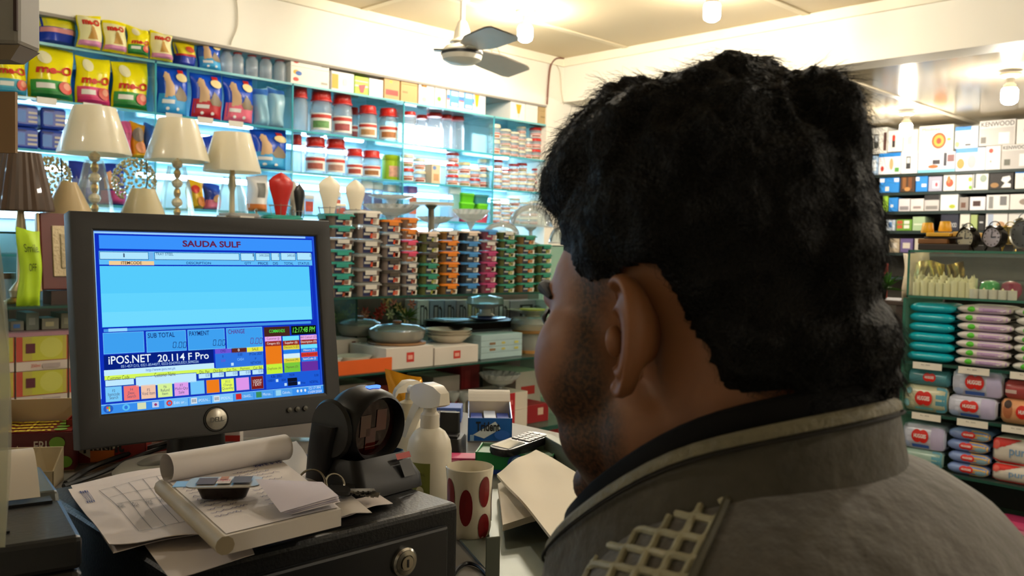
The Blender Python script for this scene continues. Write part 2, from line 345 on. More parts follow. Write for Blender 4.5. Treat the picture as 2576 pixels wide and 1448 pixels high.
def bagfront(w, h, d, seed=0, fat=1.0):
    rs = random.Random(seed); ph = [rs.uniform(0, 6) for _ in range(4)]
    def T(u, v):
        s = max(0, 1 - abs(2 * u - 1) ** 3.2); tv = (min(1, v / .10) ** .5 if v < .10 else 1) * (1 if v < .55 else max(0, 1 - ((v - .55) / .45) ** 2.2))
        return .5 * d * (.06 + .94 * s ** .8 * max(.03, tv)) + .004 * math.sin(9 * u + ph[0] + 5 * v) * s * (v < .97)
    def front(u, v, o=0):
        wd = w * (1 - .05 * math.sin(PI * min(1, v * 1.1))) ; return ((u - .5) * wd + .004 * math.sin(7 * v + ph[1]), -T(u, v) - o * 2.2, v * h + (.008 * math.sin(2.5 * u + ph[2]) if v > .96 else 0))
    def back(u, v): x, y, z = front(u, v); return (x, -y, z)
    return front, back
def pouch(label, loc, w, h, d, c, prints, rz=0, group=None, name='food_bag', cat='bag', seed=0, rough=.22):
    f, b = bagfront(w, h, d, seed); m = MB(); m.grid(lambda u, v: f(u, v), 14, 16); m.grid(lambda u, v: b(u, v), 14, 16, flip=True)
    o = mroot(m, name, mat(c, rough, var=.05, bump=.25, bscale=35) if isinstance(c, (str, tuple)) else c, label, cat, loc, rz, group, True)
    for p in prints: do_print(o, f, p, 10, 8)
    return o
def jar(label, loc, w, h, lidc='c8281e', lab=None, group='clear jars with red lids', name='jar', square=False, neck=.8, lidh=.2, clear=.72, ribs=0, handle=False, fill=None):
    t = thing(name, label, 'jar', loc, random.uniform(0, 3), group); r = w / 2 * .96
    bh = h * (1 - lidh)
    prof = [(r * .92, 0), (r, .01), (r, bh * .72), (r * .93, bh * .84), (r * neck, bh * .95), (r * neck, bh)]
    if ribs:
        prof = [(r * .92, 0)]
        for i in range(ribs): prof += [(r, bh * (i + .2) / ribs), (r, bh * (i + .7) / ribs), (r * .93, bh * (i + .95) / ribs)]
    MB().lathe(prof, 16).obj('body', glass('f4f8fa', clear, .04, gloss=.7), t, True)
    R = r * (neck + .08)
    MB().lathe([(R, bh * .985), (R * 1.03, bh * 1.0), (R, h - .008), (R * .92, h), (0, h)], 18).obj('lid', mat(lidc, .3), t, True)
    if handle: MB().lathe([(R * .9, bh * .93), (R * 1.14, bh * .95), (R * 1.14, bh * .985), (R * .9, bh)], 18).obj('lid_rim', mat(lidc, .3), t, True)
    if lab:
        n = 10; rr = r * 1.01
        a0 = -t.rotation_euler.z - PI / 2 - .55
        def st(z0, z1, m, nm, k=1.0, e=0):
            MB().grid(lambda u, v: ((rr + e) * math.cos(a0 + (u - .5) * 2.2 * k), (rr + e) * math.sin(a0 + (u - .5) * 2.2 * k), bh * (z0 + (z1 - z0) * v)), n, 1).obj(nm, m, t, True)
        st(.12, .60, mat('efe9df', .5), 'paper_label'); st(.46, .56, mat('c23a2c', .5), 'label_stripe', .98, .0006); st(.18, .38, mat(lab, .5, var=.5, scale=60), 'label_picture', .7, .0006)
    return t
WF = 4.012
def wl(px0, px1, pyt, sh, Y=WF):
    py = pyt + 30; a = PY(px0, py, Y).x; b = PY(px1, py, Y).x; zb = ZS[sh] + .0056
    return (a + b) / 2, b - a, PY((px0 + px1) / 2, pyt, Y).z - zb, zb
def wcarton(label, px0, px1, pyt, sh, c, prints=(), d=.2, Y=WF, h=None, z=0, group='cartons on the top wall shelf'):
    x, w_, hh, zb = wl(px0, px1, pyt, sh, Y); h = h or hh - z
    return carton(label, (x, Y + d / 2, zb + z), w_ - .003, d, h, c, prints, group=group)
RED, YEL = 'd42a17', 'f8ea10'
def meo(kind, ty=.42):
    band = {'g': '2f9a3c', 'p': 'e0447a', 'b': '4fb4c8'}[kind]; dk = {'g': '1e7a2e', 'p': 'd02a66', 'b': '3a98b4'}[kind]
    return [('e', .12, .66, .42, .92, 'f4ecc0'), ('t', .10, ty, .92, ty + .16, RED, 'me-O', .04), ('r', .03, .16, .97, .36, band), ('r', .03, .04, .97, .16, dk), ('r', .12, .2, .5, .3, 'f2f0e6'), ('e', .58, .12, .94, .36, 'd8503c'), ('e', .7, .2, .9, .34, 'f0a080')]
PG = 'pet food bags on the wall shelves'
def wbag(label, px0, px1, pyt, sh, c, prints, d=.09, Y=4.06, rz=0, seed=0, z=0):
    x, w_, h, zb = wl(px0, px1, pyt, sh, Y - .01); return pouch(label, (x, Y, zb + z), w_, h - z, d, c, prints, rz, PG, seed=seed)
kit = [('r', .03, .18, .97, .92, 'f3ecae'), ('t', .14, .66, .86, .86, RED, 'me-O', .05), ('p', .25, .25, .75, .66, 'c9973f', ((.1, 0), (.9, 0), (.7, .5), (.6, .9), (.42, 1), (.35, .75), (.25, .4))), ('r', .02, .05, .98, .2, 'd68ab0')]
wbag('yellow and pale cat food bag leaning first in the top row', 195, 257, 38, 'T', YEL, kit, d=.075, Y=3.987, seed=1)
wbag('pale yellow cat food bag, second upright one in the top row', 259, 319, 56, 'T', YEL, kit, d=.075, Y=3.987, seed=2)
wbag('bright yellow cat food bag with green band in the top row', 320, 376, 69, 'T', YEL, meo('g', .38), d=.075, Y=3.987, seed=3)
wbag('pale yellow cat food bag, last upright yellow one in the top row', 377, 434, 81, 'T', YEL, kit, d=.075, Y=3.987, seed=4)
x, w_, h, zb = wl(100, 200, 28, 'T', 4.03)
pouch('wide navy bag with a yellow folded top at the top left', (x, 4.08, zb), w_, h, .12, '2340b4', [('r', .0, .52, 1, .97, 'ece01a'), ('r', .02, .36, .98, .5, 'e99a9a'), ('t', .12, .8, .4, .92, RED, 'me-O'), ('r', .45, .74, .82, .9, '4fae3c')], 0, PG, seed=5)
wbag('small yellow and blue bag slumped on the top shelf', 437, 492, 106, 'T', '2a3fae', [('r', .0, .48, 1, .95, 'e8d416'), ('e', .4, .55, .8, .8, 'd8502a'), ('r', .02, .4, .98, .48, 'c22')if 0 else ('r', .02, .4, .98, .48, 'c02828')], seed=6)
dog = lambda low: [('r', .02, .04, .98, .42, low), ('p', .08, .34, .5, .86, 'd9b48a', ((.2, 0), (.9, .1), (.8, .5), (.6, .7), (.6, .95), (.3, 1), (.1, .8), (.2, .5))), ('p', .45, .3, .95, .6, '8a7a62', ((0, .3), (.3, 1), (.6, .7), (1, .2), (.8, 0), (.2, 0))), ('e', .52, .68, .9, .86, 'f0dca0'), ('r', .62, .82, .8, .93, 'd0281e'), ('r', .1, .22, .45, .3, 'f2f2f2'), ('e', .2, .08, .3, .15, 'f4f4f4'), ('e', .5, .08, .6, .15, 'f4f4f4')]
wbag('blue dog food bag standing alone at the right end of the top row', 498, 556, 102, 'T', '1f55c8', dog('38a4dc'), seed=7)
wbag('yellow cat food bag with light blue base cut by the left edge', -20, 68, 128, 'A', YEL, meo('b', .46), seed=8)
wbag('plump yellow cat food bag with green base and big red lettering', 70, 184, 122, 'A', YEL, meo('g', .48), d=.13, seed=9)
wbag('yellow cat food bag with a pink base on the upper shelf', 190, 278, 142, 'A', YEL, meo('p', .42), seed=10)
wbag('yellow cat food bag with green base beside the glass divider', 282, 373, 158, 'A', YEL, meo('g', .42), seed=11)
wbag('blue dog food bag with light blue base on the upper shelf', 395, 473, 167, 'A', '1550cc', dog('3aa8ea'), seed=12)
wbag('blue dog food bag with a red base on the upper shelf', 481, 560, 184, 'A', '1550cc', dog('c4202c'), seed=13)
wbag('blue dog food bag with a pink base on the upper shelf', 563, 638, 194, 'A', '1550cc', dog('f0708c'), seed=14)
wbag('pale blue bag next to the pink-based dog food bag', 638, 676, 220, 'A', '8fc3dd', [('r', .0, .8, 1, .97, '3a6fc0')], seed=15)
wbag('pale blue bag against the glass divider on the upper shelf', 674, 716, 222, 'A', '9fcbe0', [('r', .0, .85, 1, .97, '3a6fc0')], seed=16)
for i, (px0, px1, pyt) in enumerate(((255, 300, 160), (170, 205, 150))): wbag(['blue bag standing behind the yellow bags by the divider', 'blue bag glimpsed between two yellow bags'][i], px0, px1, pyt + 20, 'A', '2a62cc', [], Y=4.22, seed=20 + i)
# middle shelf (B), left bays
for i, (px0, px1, pyt, z) in enumerate(((36, 100, 330, 0), (104, 168, 336, 0), (40, 100, 276, .092), (106, 170, 286, .092))):
    x, w_, h, zb = wl(px0, px1, pyt, 'B', 4.03)
    carton(['navy packet at the lower left of the block of four', 'navy packet at the lower right of the block of four', 'navy packet at the upper left of the block of four', 'navy packet at the upper right of the block of four'][i] + ' under the yellow bags', (x, 4.12, zb + z), w_, .16, .09, '2a46a8', [('r', .08, .2, .45, .75, '5f88cc'), ('r', .55, .2, .92, .3, 'c9c2ba'), ('r', .55, .4, .92, .5, 'c9c2ba'), ('r', .55, .6, .92, .7, 'c9c2ba'), ('r', .05, .82, .5, .9, '1b2a70')], group='navy packets', bevel=.012, rough=.25)
wbag('pink food pouch on the middle shelf behind the first lamp', 300, 330, 308, 'B', 'cf5c8c', [('r', 0, .5, 1, .7, 'b0406e')], seed=30)
wbag('orange food pouch with a kitten on the middle shelf', 325, 365, 308, 'B', 'e9a21c', [('e', .1, .45, .8, .85, '8f8378'), ('e', .2, .15, .9, .45, 'f0a070'), ('r', .0, .04, 1, .12, 'f2c018')], seed=31)
wbag('blue food pouch beside the orange one on the middle shelf', 362, 388, 312, 'B', '3a6ac8', [('e', .3, .3, .7, .5, 'd03a3a')], seed=32)
wbag('small blue pouch between two lamp shades on the middle shelf', 498, 540, 342, 'B', '2446b8', [('e', .3, .2, .7, .5, 'e0a080')], seed=33)
wbag('big blue dog food bag on the middle shelf beside the third lamp', 632, 722, 326, 'B', '1550cc', dog('3fb0ee'), d=.11, seed=34)
# lower shelf (C), left bays
wbag('blue dog food pouch with a pink base behind the bead lamp', 248, 318, 415, 'C', '2c3c9c', [('r', .02, .04, .98, .36, 'b03c7c'), ('p', .1, .4, .6, .85, 'd8a070', ((0, 0), (1, 0), (.9, .6), (.6, 1), (.3, .9), (0, .5)))], seed=40)
wbag('dark blue pouch behind the first lamp stem on the lower shelf', 172, 245, 410, 'C', '34409c', [('r', .1, .4, .9, .6, '7a86c0')], seed=41)
wbag('yellow food pouch between the second and third lamps', 472, 512, 455, 'C', 'e8b81c', [('e', .1, .55, .6, .85, 'd43a2a'), ('e', .35, .1, .95, .45, 'c97a2a')], seed=42)
wbag('blue food pouch with pink base beside the yellow pouch', 514, 556, 465, 'C', '2a4ab8', [('r', .02, .04, .98, .4, 'e07a9a'), ('e', .3, .3, .7, .6, 'e0b080')], seed=43)
wbag('white and orange pouch behind the third lamp', 622, 675, 442, 'C', 'eae6e0', [('r', .0, .04, 1, .22, 'd87a30'), ('r', .3, .4, .7, .8, '6a6a64')], seed=44)
# cartons on the top shelf
two = [('e', .06, .55, .22, .8, 'e8b02a'), ('e', .12, .5, .28, .75, '3a6ab8'), ('e', .06, .16, .2, .38, 'd8452e'), ('r', .78, .2, .95, .32, 'a8a294')]
for i in (0, 1): wcarton(['lower', 'upper'][i] + ' of two white cartons stacked beside the red-lidded bottles', 731, 829, 146, 'T', 'f2ece0', two, h=.088, z=i * .0885)
wcarton('white carton with a beer mug picture at its left', 833, 891, 182, 'T', 'ece8e4', [('r', .02, .1, .3, .85, 'd9a51c'), ('r', .02, .85, .3, .96, 'f6f2e8'), ('e', .5, .3, .7, .7, 'd8d4d0')])
wcarton('lime green carton with a red glass picture', 892, 927, 193, 'T', 'b4d84a', [('r', 0, .42, 1, .52, 'e8f2d0'), ('r', 0, .7, 1, .76, 'e8f2d0'), ('p', .25, .1, .8, .6, 'd04a4a', ((.3, 0), (.7, 0), (1, 1), (0, .8)))])
wcarton('white carton with an outlined tumbler next to brown cartons', 928, 964, 199, 'T', 'f4f2ee', [('r', .2, .2, .7, .8, 'd8dcdc'), ('r', .26, .25, .64, .78, 'f0f2f2')])
wcarton('brown carton with red printing on the top shelf', 966, 1006, 197, 'T', 'c19a62', [('r', .1, .2, .9, .45, 'b83c30'), ('r', .35, .78, .5, .88, 'f0d020')], d=.26)
for i in (0, 1): wcarton(['plain brown carton beneath another brown carton', 'brown carton with a red stripe on top of a plain one'][i], 1008, 1051, 193, 'T', 'c8a068', [[('r', .1, .5, .4, .6, 'a07c4c')], [('r', .4, .35, .98, .62, 'b83c30'), ('r', .3, .75, .45, .88, 'f0d020')]][i], h=.096, z=i * .0965, d=.24)
for i in range(2):
    for j in range(2):
        wcarton('small white drinking glass carton, %s of the block of four' % [['lower left', 'lower right'], ['upper left', 'upper right']][i][j], (1053, 1094)[j], (1093, 1122)[j], 207, 'T', 'f4f0e6', [[('r', .15, .15, .5, .75, ['d8d8d0', '8a5a2a'][i]), ('e', .2, .2, .5, .5, ['b8c0b0', 'e0a02a'][i])], [('r', .15, .15, .6, .8, 'd4dcd0'), ('e', .2, .4, .55, .7, '7ab04a')]][j], h=.086, z=i * .0865)
bl = []
for k in (0, 1): bl += [('r', .06 + k * .36, .12, .3 + k * .36, .9, '5f9fe0'), ('r', .1 + k * .36, .6, .27 + k * .36, .8, 'c8def4'), ('r', .1 + k * .36, .16, .27 + k * .36, .3, 'dceaf6')]
wcarton('white and blue carton with a tall beer glass picture', 1124, 1222, 224, 'T', 'f2f0ec', [('r', 0, .45, .7, .62, '4a86d8'), ('r', 0, .4, .7, .45, 'e06050')] + bl + [('p', .7, .3, .82, .85, 'e0a820', ((.3, 0), (.7, 0), (1, 1), (0, 1))), ('r', .75, .1, .77, .3, 'd8d4c8')])
wcarton('white carton with a yellow beer glass near the shelf end', 1284, 1321, 255, 'T', 'f2eee4', [('p', .35, .35, .75, .85, 'e0a820', ((.3, 0), (.7, 0), (1, 1), (0, 1))), ('r', .53, .15, .57, .35, 'c8b8a0')], d=.3)
for i in (0, 1): wcarton(['lower', 'upper'][i] + ' small white carton beside the end brown cartons', 1322, 1353, 258, 'T', 'f0ebdf', [('r', .4, .5, .7, .7, 'e8d040')] if i else [], h=.085, z=i * .0855)
for i in (0, 1): wcarton(['lower', 'upper'][i] + ' brown carton at the very end of the top shelf', 1354, 1382, 264, 'T', 'b39766', [('r', .2, .5, .6, .6, '8c7448')], h=.082, z=i * .0825)
# red-lidded bottles on the top shelf
for i, px in enumerate((572, 600, 636, 671, 706)):
    x, w_, h, zb = wl(px - 15, px + 15, 121 + i * 6, 'T', 4.05); jar('clear bottle with a red lid, %s in the row on the top shelf' % ORD[i], (x, 4.06, zb), w_, h, '8a8a88' if i == 0 else 'c8281e', neck=.62, lidh=.13, clear=.62)
# tall jars, bay 4 (tall jar bay), upper shelf
for i, (a, b, pt, lab) in enumerate(((742, 778, 219, None), (788, 838, 229, '6a9a5a'), (843, 889, 238, 'a04a4a'), (909, 951, 266, 'b88a5a'), (961, 1003, 273, 'a86a3a'))):
    x, w_, h, zb = wl(a, b, pt, 'A', 4.08); jar('tall clear jar with a red screw lid, %s in the row of five' % ORD[i], (x, 4.10, zb), w_, h, lab=lab, neck=.78, lidh=.2, handle=True)
for i, (a, b, pt) in enumerate(((884, 906, 270), )):
    x, w_, h, zb = wl(a, b, pt, 'A', 4.2); jar('smaller red-lidded jar behind the tall jar row', (x, 4.22, zb), w_, h, lab='a04a4a', neck=.8)
for i, (a, b, pt, lab) in enumerate(((741, 764, 338, None), (774, 822, 345, 'b05a4a'), (826, 872, 350, 'b88a7a'), (878, 916, 374, 'b04a3a'), (918, 960, 379, 'a06a3a'))):
    x, w_, h, zb = wl(a, b, pt, 'B', 4.08); jar('wide clear jar with a red lid, %s in the middle shelf row' % ORD[i], (x, 4.10, zb), w_, h, lab=lab, neck=.8, lidh=.22, handle=True)
x, w_, h, zb = wl(966, 1002, 390, 'B', 4.09)
t = thing('canister', 'lime green lidded canister at the end of the red-lidded jars', 'canister', (x + .006, 4.10, zb), -.6)
MB().lathe([(w_ / 2 * .97, 0), (w_ / 2, .005), (w_ / 2, h * .78), (w_ / 2 * .9, h * .8)], 20).obj('body', mat('a8c81e', .3), t, True)
MB().lathe([(w_ / 2 * 1.02, h * .79), (w_ / 2 * 1.04, h * .8), (w_ / 2 * 1.04, h * .97), (w_ / 2 * .9, h), (0, h)], 20).obj('lid', mat('a2c41a', .3), t, True)
MB().grid(lambda u, v: ((w_ / 2 + .001) * math.cos(-PI / 2 + .4 + (u - .5) * 1.3), (w_ / 2 + .001) * math.sin(-PI / 2 + .4 + (u - .5) * 1.3), h * (.15 + .42 * v)), 8, 1).obj('label', mat('d8a088', .5, var=.5, scale=50), t, True)
# bright bay, upper shelf: ribbed jar and row of red lids; middle: mixed clear ware; small jar bay: stacks
x, w_, h, zb = wl(1019, 1050, 281, 'A', 4.06); jar('tall ribbed clear jar at the left of the bright bay', (x, 4.08, zb), w_, h, neck=.8, lidh=.1, ribs=9)
for i, (a, b, pt) in enumerate(((1054, 1078, 289), (1081, 1115, 283), (1115, 1140, 288), (1141, 1170, 292))):
    x, w_, h, zb = wl(a, b, pt, 'A', 4.15); jar('clear jar with a red lid before the light panel, %s from the left' % ORD[i], (x, 4.17, zb), w_, h, neck=.85, lidh=.1, clear=.8)
def pot_stack(lab0, px, w_px, pyt, pyb, sh, n, lids, Y=4.08, red=False):
    x, w_, H, zb = wl(px - w_px / 2, px + w_px / 2, pyt, sh, Y); h = H / n
    for k in range(n):
        jar('%s, %s' % (lab0, frombot(k, n) if n > 1 else 'standing alone'), (x + random.uniform(-.002, .002), Y + .02, zb + k * h), w_, h * .985, lids[k % len(lids)], lab=random.choice(['a86a4a', '9a4a3a', '8a7a4a']), group='small stacked storage jars', name='storage_jar', neck=.95, lidh=.22, clear=.6)
CRM, RD = 'e6dcc0', 'c42c24'
pot_stack('small cream-lidded jar in the stack right of the bright light', 1250, 22, 312, 360, 'A', 2, [CRM], 4.06)
pot_stack('small cream-lidded jar in the second stack of the small jar bay', 1275, 24, 325, 378, 'A', 3, [CRM, CRM, CRM])
pot_stack('small cream-lidded jar in the third stack of the small jar bay', 1295, 24, 332, 384, 'A', 3, [CRM])
pot_stack('small cream-lidded jar in the fourth stack of the small jar bay', 1316, 18, 318, 390, 'A', 4, [CRM])
pot_stack('small white jar in the fifth stack of the small jar bay', 1334, 15, 348, 394, 'A', 2, [CRM], 4.06)
pot_stack('small red-lidded jar in the end stack of the small jar bay', 1352, 22, 321, 396, 'A', 3, [RD], 4.06)
pot_stack('jar in the red-topped stack in the middle of the bright bay', 1143, 26, 384, 462, 'B', 3, [RD, RD, RD], 4.06)
pot_stack('clear jar in the left stack of the bright bay middle shelf', 1030, 26, 388, 456, 'B', 2, [RD, CRM], 4.06)
pot_stack('clear jar beside the left stack of the bright bay middle shelf', 1060, 26, 398, 458, 'B', 2, [CRM])
pot_stack('cream-lidded jar next to the red-topped stack', 1172, 26, 408, 466, 'B', 2, ['e8d49a'])
pot_stack('clear jar right of the cream-lidded pair on the middle shelf', 1198, 24, 425, 468, 'B', 2, [RD, CRM])
pot_stack('tall clear jar left of the middle divider on the middle shelf', 1222, 24, 400, 470, 'B', 2, [CRM])
for i, (px, pt, n) in enumerate(((1256, 402, 3), (1276, 425, 3), (1297, 412, 3), (1318, 410, 3), (1338, 436, 2), (1356, 424, 3))): pot_stack('tiny clear jar, small jar bay middle shelf, stack %s' % ['one', 'two', 'three', 'four', 'five', 'six'][i], px, 20, pt, 480, 'B', n, [CRM, CRM, RD])
x, w_, h, zb = wl(1091, 1113, 412, 'B'); carton('cream biscuit-coloured carton between clear jars in the bright bay', (x, 4.08, zb), w_, .1, h, 'e0cba8', [('e', .1, .7, .5, .9, '6a8ac0'), ('r', .2, .15, .8, .5, 'c89a70')])
x, w_, h, zb = wl(975, 1002, 425, 'B')
# lower shelf C right bays: clear tubs with white lids, green and pink boxes
def tub(label, loc, w, d, h, body, lidc, rz=0, group='plastic tubs on the lower wall shelf', labc=None):
    t = thing('plastic_tub', label, 'container', loc, rz, group)
    MB().loft([rrect(w * .86, d * .86, .012, 0), rrect(w * .97, d * .97, .012, h * .84)]).obj('tub', body, t, True)
    MB().loft([rrect(w, d, .012, h * .80), rrect(w, d, .012, h * .92), rrect(w * .93, d * .93, .012, h)]).obj('lid', mat(lidc, .3), t, True)
    if labc: prt(t, flat_front(w * .7, h * .5, -d * .475, z0=h * .18), 'r', 0, 0, 1, 1, mat(labc, .5, var=.5, scale=40), 'label')
    return t
CLR = glass('dfeaf2', .5, .08)
for i, (a, b, pt, z, bc, lc) in enumerate(((1160, 1196, 497, .062, '5cc81c', '6ad428'), (1163, 1200, 500, 0, 'b8285a', 'c42c5c'), (1196, 1232, 478, .115, '3f9098', '4fa0a6'), (1203, 1230, 520, .06, '6cd01e', '74d82a'), (1198, 1230, 535, .0, 'd8506a', 'e07a86'), (1162, 1196, 484, .118, '62d01e', '70da2a'))):
    x, w_, h, zb = wl(a, b, pt, 'C', 4.04)
    tub(['green tub in the middle of the left coloured stack', 'dark pink tub at the bottom of the left coloured stack', 'teal tub on top of the right coloured stack', 'lime tub in the middle of the right coloured stack', 'pink tub at the bottom of the right coloured stack', 'bright green tub on top of the left coloured stack'][i], (x, 4.09, zb + z), w_, .1, .058, mat(bc, .35), lc)
for i, (a, b, pt, lc, lb) in enumerate(((738, 765, 480, CRM, 'b89a6a'), (770, 798, 490, 'e8e4dc', 'c04a3a'), (838, 868, 512, CRM, 'b05040'), (842, 866, 482, 'e8e4dc', 'c8604a'), (905, 935, 455, 'e8e8e8', '5a6a9a'), (942, 972, 458, 'e8e8e8', '5a6a9a'), (970, 1002, 465, 'e0e6ea', '6a5a50'), (1032, 1058, 468, '8a5aa0', 'c86a4a'), (1124, 1156, 470, 'dfe8ea', None))):
    x, w_, h, zb = wl(a, b, pt, 'C', 4.08)
    tub('clear tub, %s from the left on the lower wall shelf' % ORD[i], (x, 4.11 + (i % 2) * .04, zb), w_, .1, h, CLR, lc, labc=lb)
for i, (px, pt, n) in enumerate(((1252, 500, 3), (1275, 512, 3), (1298, 498, 3), (1322, 508, 3), (1345, 505, 3))): pot_stack('cream-lidded jar, small jar bay lower shelf, stack %s' % ['one', 'two', 'three', 'four', 'five'][i], px, 22, pt, 568, 'C', n, [CRM])
# ---------------------------------------------------------------- glass display island in front of the wall
S1, S2, S3, TIER = 1.247, .942, .60, 1.47
GE = mat('1f4b40', .2); GI = glass('cfe6dc', .82, .02, gloss=.6)
def gboard(label, x0, x1, y0, y1, z, th=.006):
    o = MB().box(x0, y0 + .004, z - th, x1, y1, z).obj('glass_shelf', GI, None); tag(o, label, 'shelf', 'glass boards of the display island')
    MB().box(x0, y0, z - th - .001, x1, y0 + .004, z).obj('front_edge', GE, o); return o
gboard('glass board left part under the container stacks', .25, 2.275, 2.9, 3.34, S1)
gboard('glass board right part under the container stacks', 2.283, 3.75, 2.9, 3.34, S1)
gboard('lower glass board with the dishes and white cartons', .25, 3.75, 2.9, 3.55, S2)
gboard('raised glass board under the lamps and cake stands', .25, 3.75, 3.10, 3.50, TIER)
gboard('bottom board with crystal and red boxes', .25, 3.75, 2.9, 3.55, S3, .02)
for k, (x, z0, z1) in enumerate(((.885, S2, S1), (2.26, S2, S1), (1.5, S3, S2), (3.55, S3, S2), (.885, S1, TIER), (2.3, S1, TIER), (3.6, S1, TIER), (3.6, S2, S1), (.3, S2, S1))):
    o = MB().box(x - .003, {S1: 3.1, S2: 3.24, S3: 2.93}[z0], z0, x + .003, 3.34 if z0 == S1 else 3.5, z1 - .007).obj('glass_upright', GI, None)
    tag(o, 'upright glass pane %s the island, %s from the left' % ({S2: 'on the lower board of', S1: 'under the raised board of', S3: 'in the bottom of'}[z0], ['second', 'third', 'first', 'second', 'first', 'second', 'third', 'fourth', 'first'][k]), 'glass pane', 'upright panes of the island')
    MB().box(x - .0035, {S1: 3.096, S2: 3.236, S3: 2.926}[z0], z0, x + .0035, {S1: 3.1, S2: 3.24, S3: 2.93}[z0], z1 - .007).obj('front_edge', GE, o)
o = MB().box(.25, 2.95, 0, 3.75, 3.55, S3 - .022).obj('island_plinth', mat('9a1a1c', .5), None); tag(o, 'red plinth carrying the glass display island', 'plinth')
o = MB().box(.25, 3.56, .0, 3.75, 3.58, S1 - .01).obj('backing_panel', mat('5a5148', .6), None); tag(o, 'dull brown back board of the display island', 'board')
# ---- stacked food containers
def gl(px0, px1, pyt, zb, Y):
    a = PY(px0, pyt + 20, Y).x; b = PY(px1, pyt + 20, Y).x; return (a + b) / 2, b - a, PY((px0 + px1) / 2, pyt, Y).z - zb
STK = [ # px0 px1 ytop  [bottom..top] lid kinds
    (823, 892, 537, ['teal'] * 4 + ['clear', 'teal', 'teal'], 'navy'), (895, 962, 529, ['clear'] * 5 + ['white'], 'red'),
    (962, 1014, 552, ['dark', 'dark', 'dark', 'clear', 'clear', 'orange'], 'red'), (1015, 1058, 547, ['clear'] * 3 + ['pink'] * 2 + ['orange'] * 2, 'plain'),
    (1060, 1108, 582, ['green'] * 3 + ['dark'] * 2 + ['cream'], 'lime'), (1111, 1158, 577, ['orange'] * 5 + ['clear'], 'orange'),
    (1161, 1209, 580, ['blue'] * 5 + ['cream'], 'dark'), (1211, 1254, 577, ['magenta'] * 4 + ['clear', 'blue'], 'pinkb'),
    (1257, 1300, 580, ['green'] * 6 + ['clear'], 'lime'), (1303, 1349, 591, ['green'] * 6, 'orange'), (1352, 1390, 614, ['green'] * 5, 'lime')]
LIDC = dict(teal='2a9080', clear='cfcac0', white='e2dcd2', dark='463e34', orange='d67c1e', pink='cc4464', green='2c8066', cream='d4c2b0', blue='3f80b8', magenta='a43a68')
BODY = dict(navy=('b8a294', '2c3458', 'b05038'), red=('c8b4a8', '2e3560', 'd8502c'), plain=('c8a890', 'b87a50', 'd89060'), lime=('9aa060', '3c4658', 'b4b84a'), orange=('c89a60', '39405c', 'e08a2a'), dark=('4c545c', '5a6066', '4a5058'), pinkb=('b87888', 'a83a5c', 'c05c78'))
SNAME = ['leftmost', 'second', 'third', 'fourth', 'fifth', 'sixth', 'seventh', 'eighth', 'ninth', 'tenth', 'eleventh']
LIDN = dict(teal='teal', clear='clear', white='white', dark='brown', orange='orange', pink='pink', green='green', cream='cream', blue='blue', magenta='magenta')
protos = {}
def container(lid, body, w, d, h):
    t = bpy.data.objects.new('food_container', None); COL.objects.link(t); bc, l1, l2 = BODY[body]
    MB().loft([rrect(w * .78, d * .78, .012, 0), rrect(w * .90, d * .90, .014, h * .80)]).obj('tub', glass(bc, .35, .08, gloss=.6), t, True)
    b = MB().loft([rrect(w, d, .016, h * .77), rrect(w, d, .016, h * .86), rrect(w * .9, d * .9, .014, h * .90), rrect(w * .9, d * .9, .014, h * .97)])
    b.obj('lid', mat(LIDC[lid], .3) if lid != 'clear' else glass('dcd8d0', .4, .08, gloss=.7), t, True)
    b = MB(); b.box(-w * .22, -d / 2 - .003, h * .50, w * .22, -d / 2 + .001, h * .82); b.obj('clip', mat(LIDC[lid], .3), t, bevel=.001)
    b = MB(); b.box(-w / 2 - .003, -d * .22, h * .50, -w / 2 + .001, d * .22, h * .82); b.obj('clip', mat(LIDC[lid], .3), t, bevel=.001)
    s = MB().loft([rrect(w * .5, d * .80, .003, h * .04), rrect(w * .56, d * .90, .003, h * .70)], False, False).obj('paper_sleeve', mat(l1, .5, var=.2, scale=30), t)
    fr = lambda u, v, o=0: ((u - .5) * w * .86, -d * (.40 + .05 * v) - .002 - o, h * (.04 + .66 * v))
    prt(s, fr, 'r', .52, .05, .8, .55, mat(l2, .5), 'sleeve_patch'); prt(s, fr, 'r', .22, .35, .5, .6, mat('d8d4cc', .5), 'lettering')
    prt(t, fr, 'r', .62, -.02, .9, .62, mat('efe6d4', .6), 'price_sticker')
    return t
for si, (a, b, pt, lids, body) in enumerate(STK):
    Y = 2.965; x, w_, H = gl(a, b, pt, S1, 2.93); n = len(lids); h = H / n; d = min(.11, w_ * .95)
    for k, lid in enumerate(lids):
        key = (si, lid)
        if key not in protos: protos[key] = t = container(lid, body if not (body == 'plain' and lid == 'clear') else 'navy', w_ * .985, d, h)
        else: t = copy_tree(protos[key])
        t.location = (x + random.uniform(-.002, .002), Y + .005 + random.uniform(-.002, .002), S1 + k * h + .0005); t.rotation_euler.z = random.uniform(-.04, .04)
        tag(t, '%s-lidded food container, %s in the %s stack on the glass island' % (LIDN[lid], frombot(k, n), SNAME[si]), 'container', 'stacked food containers')
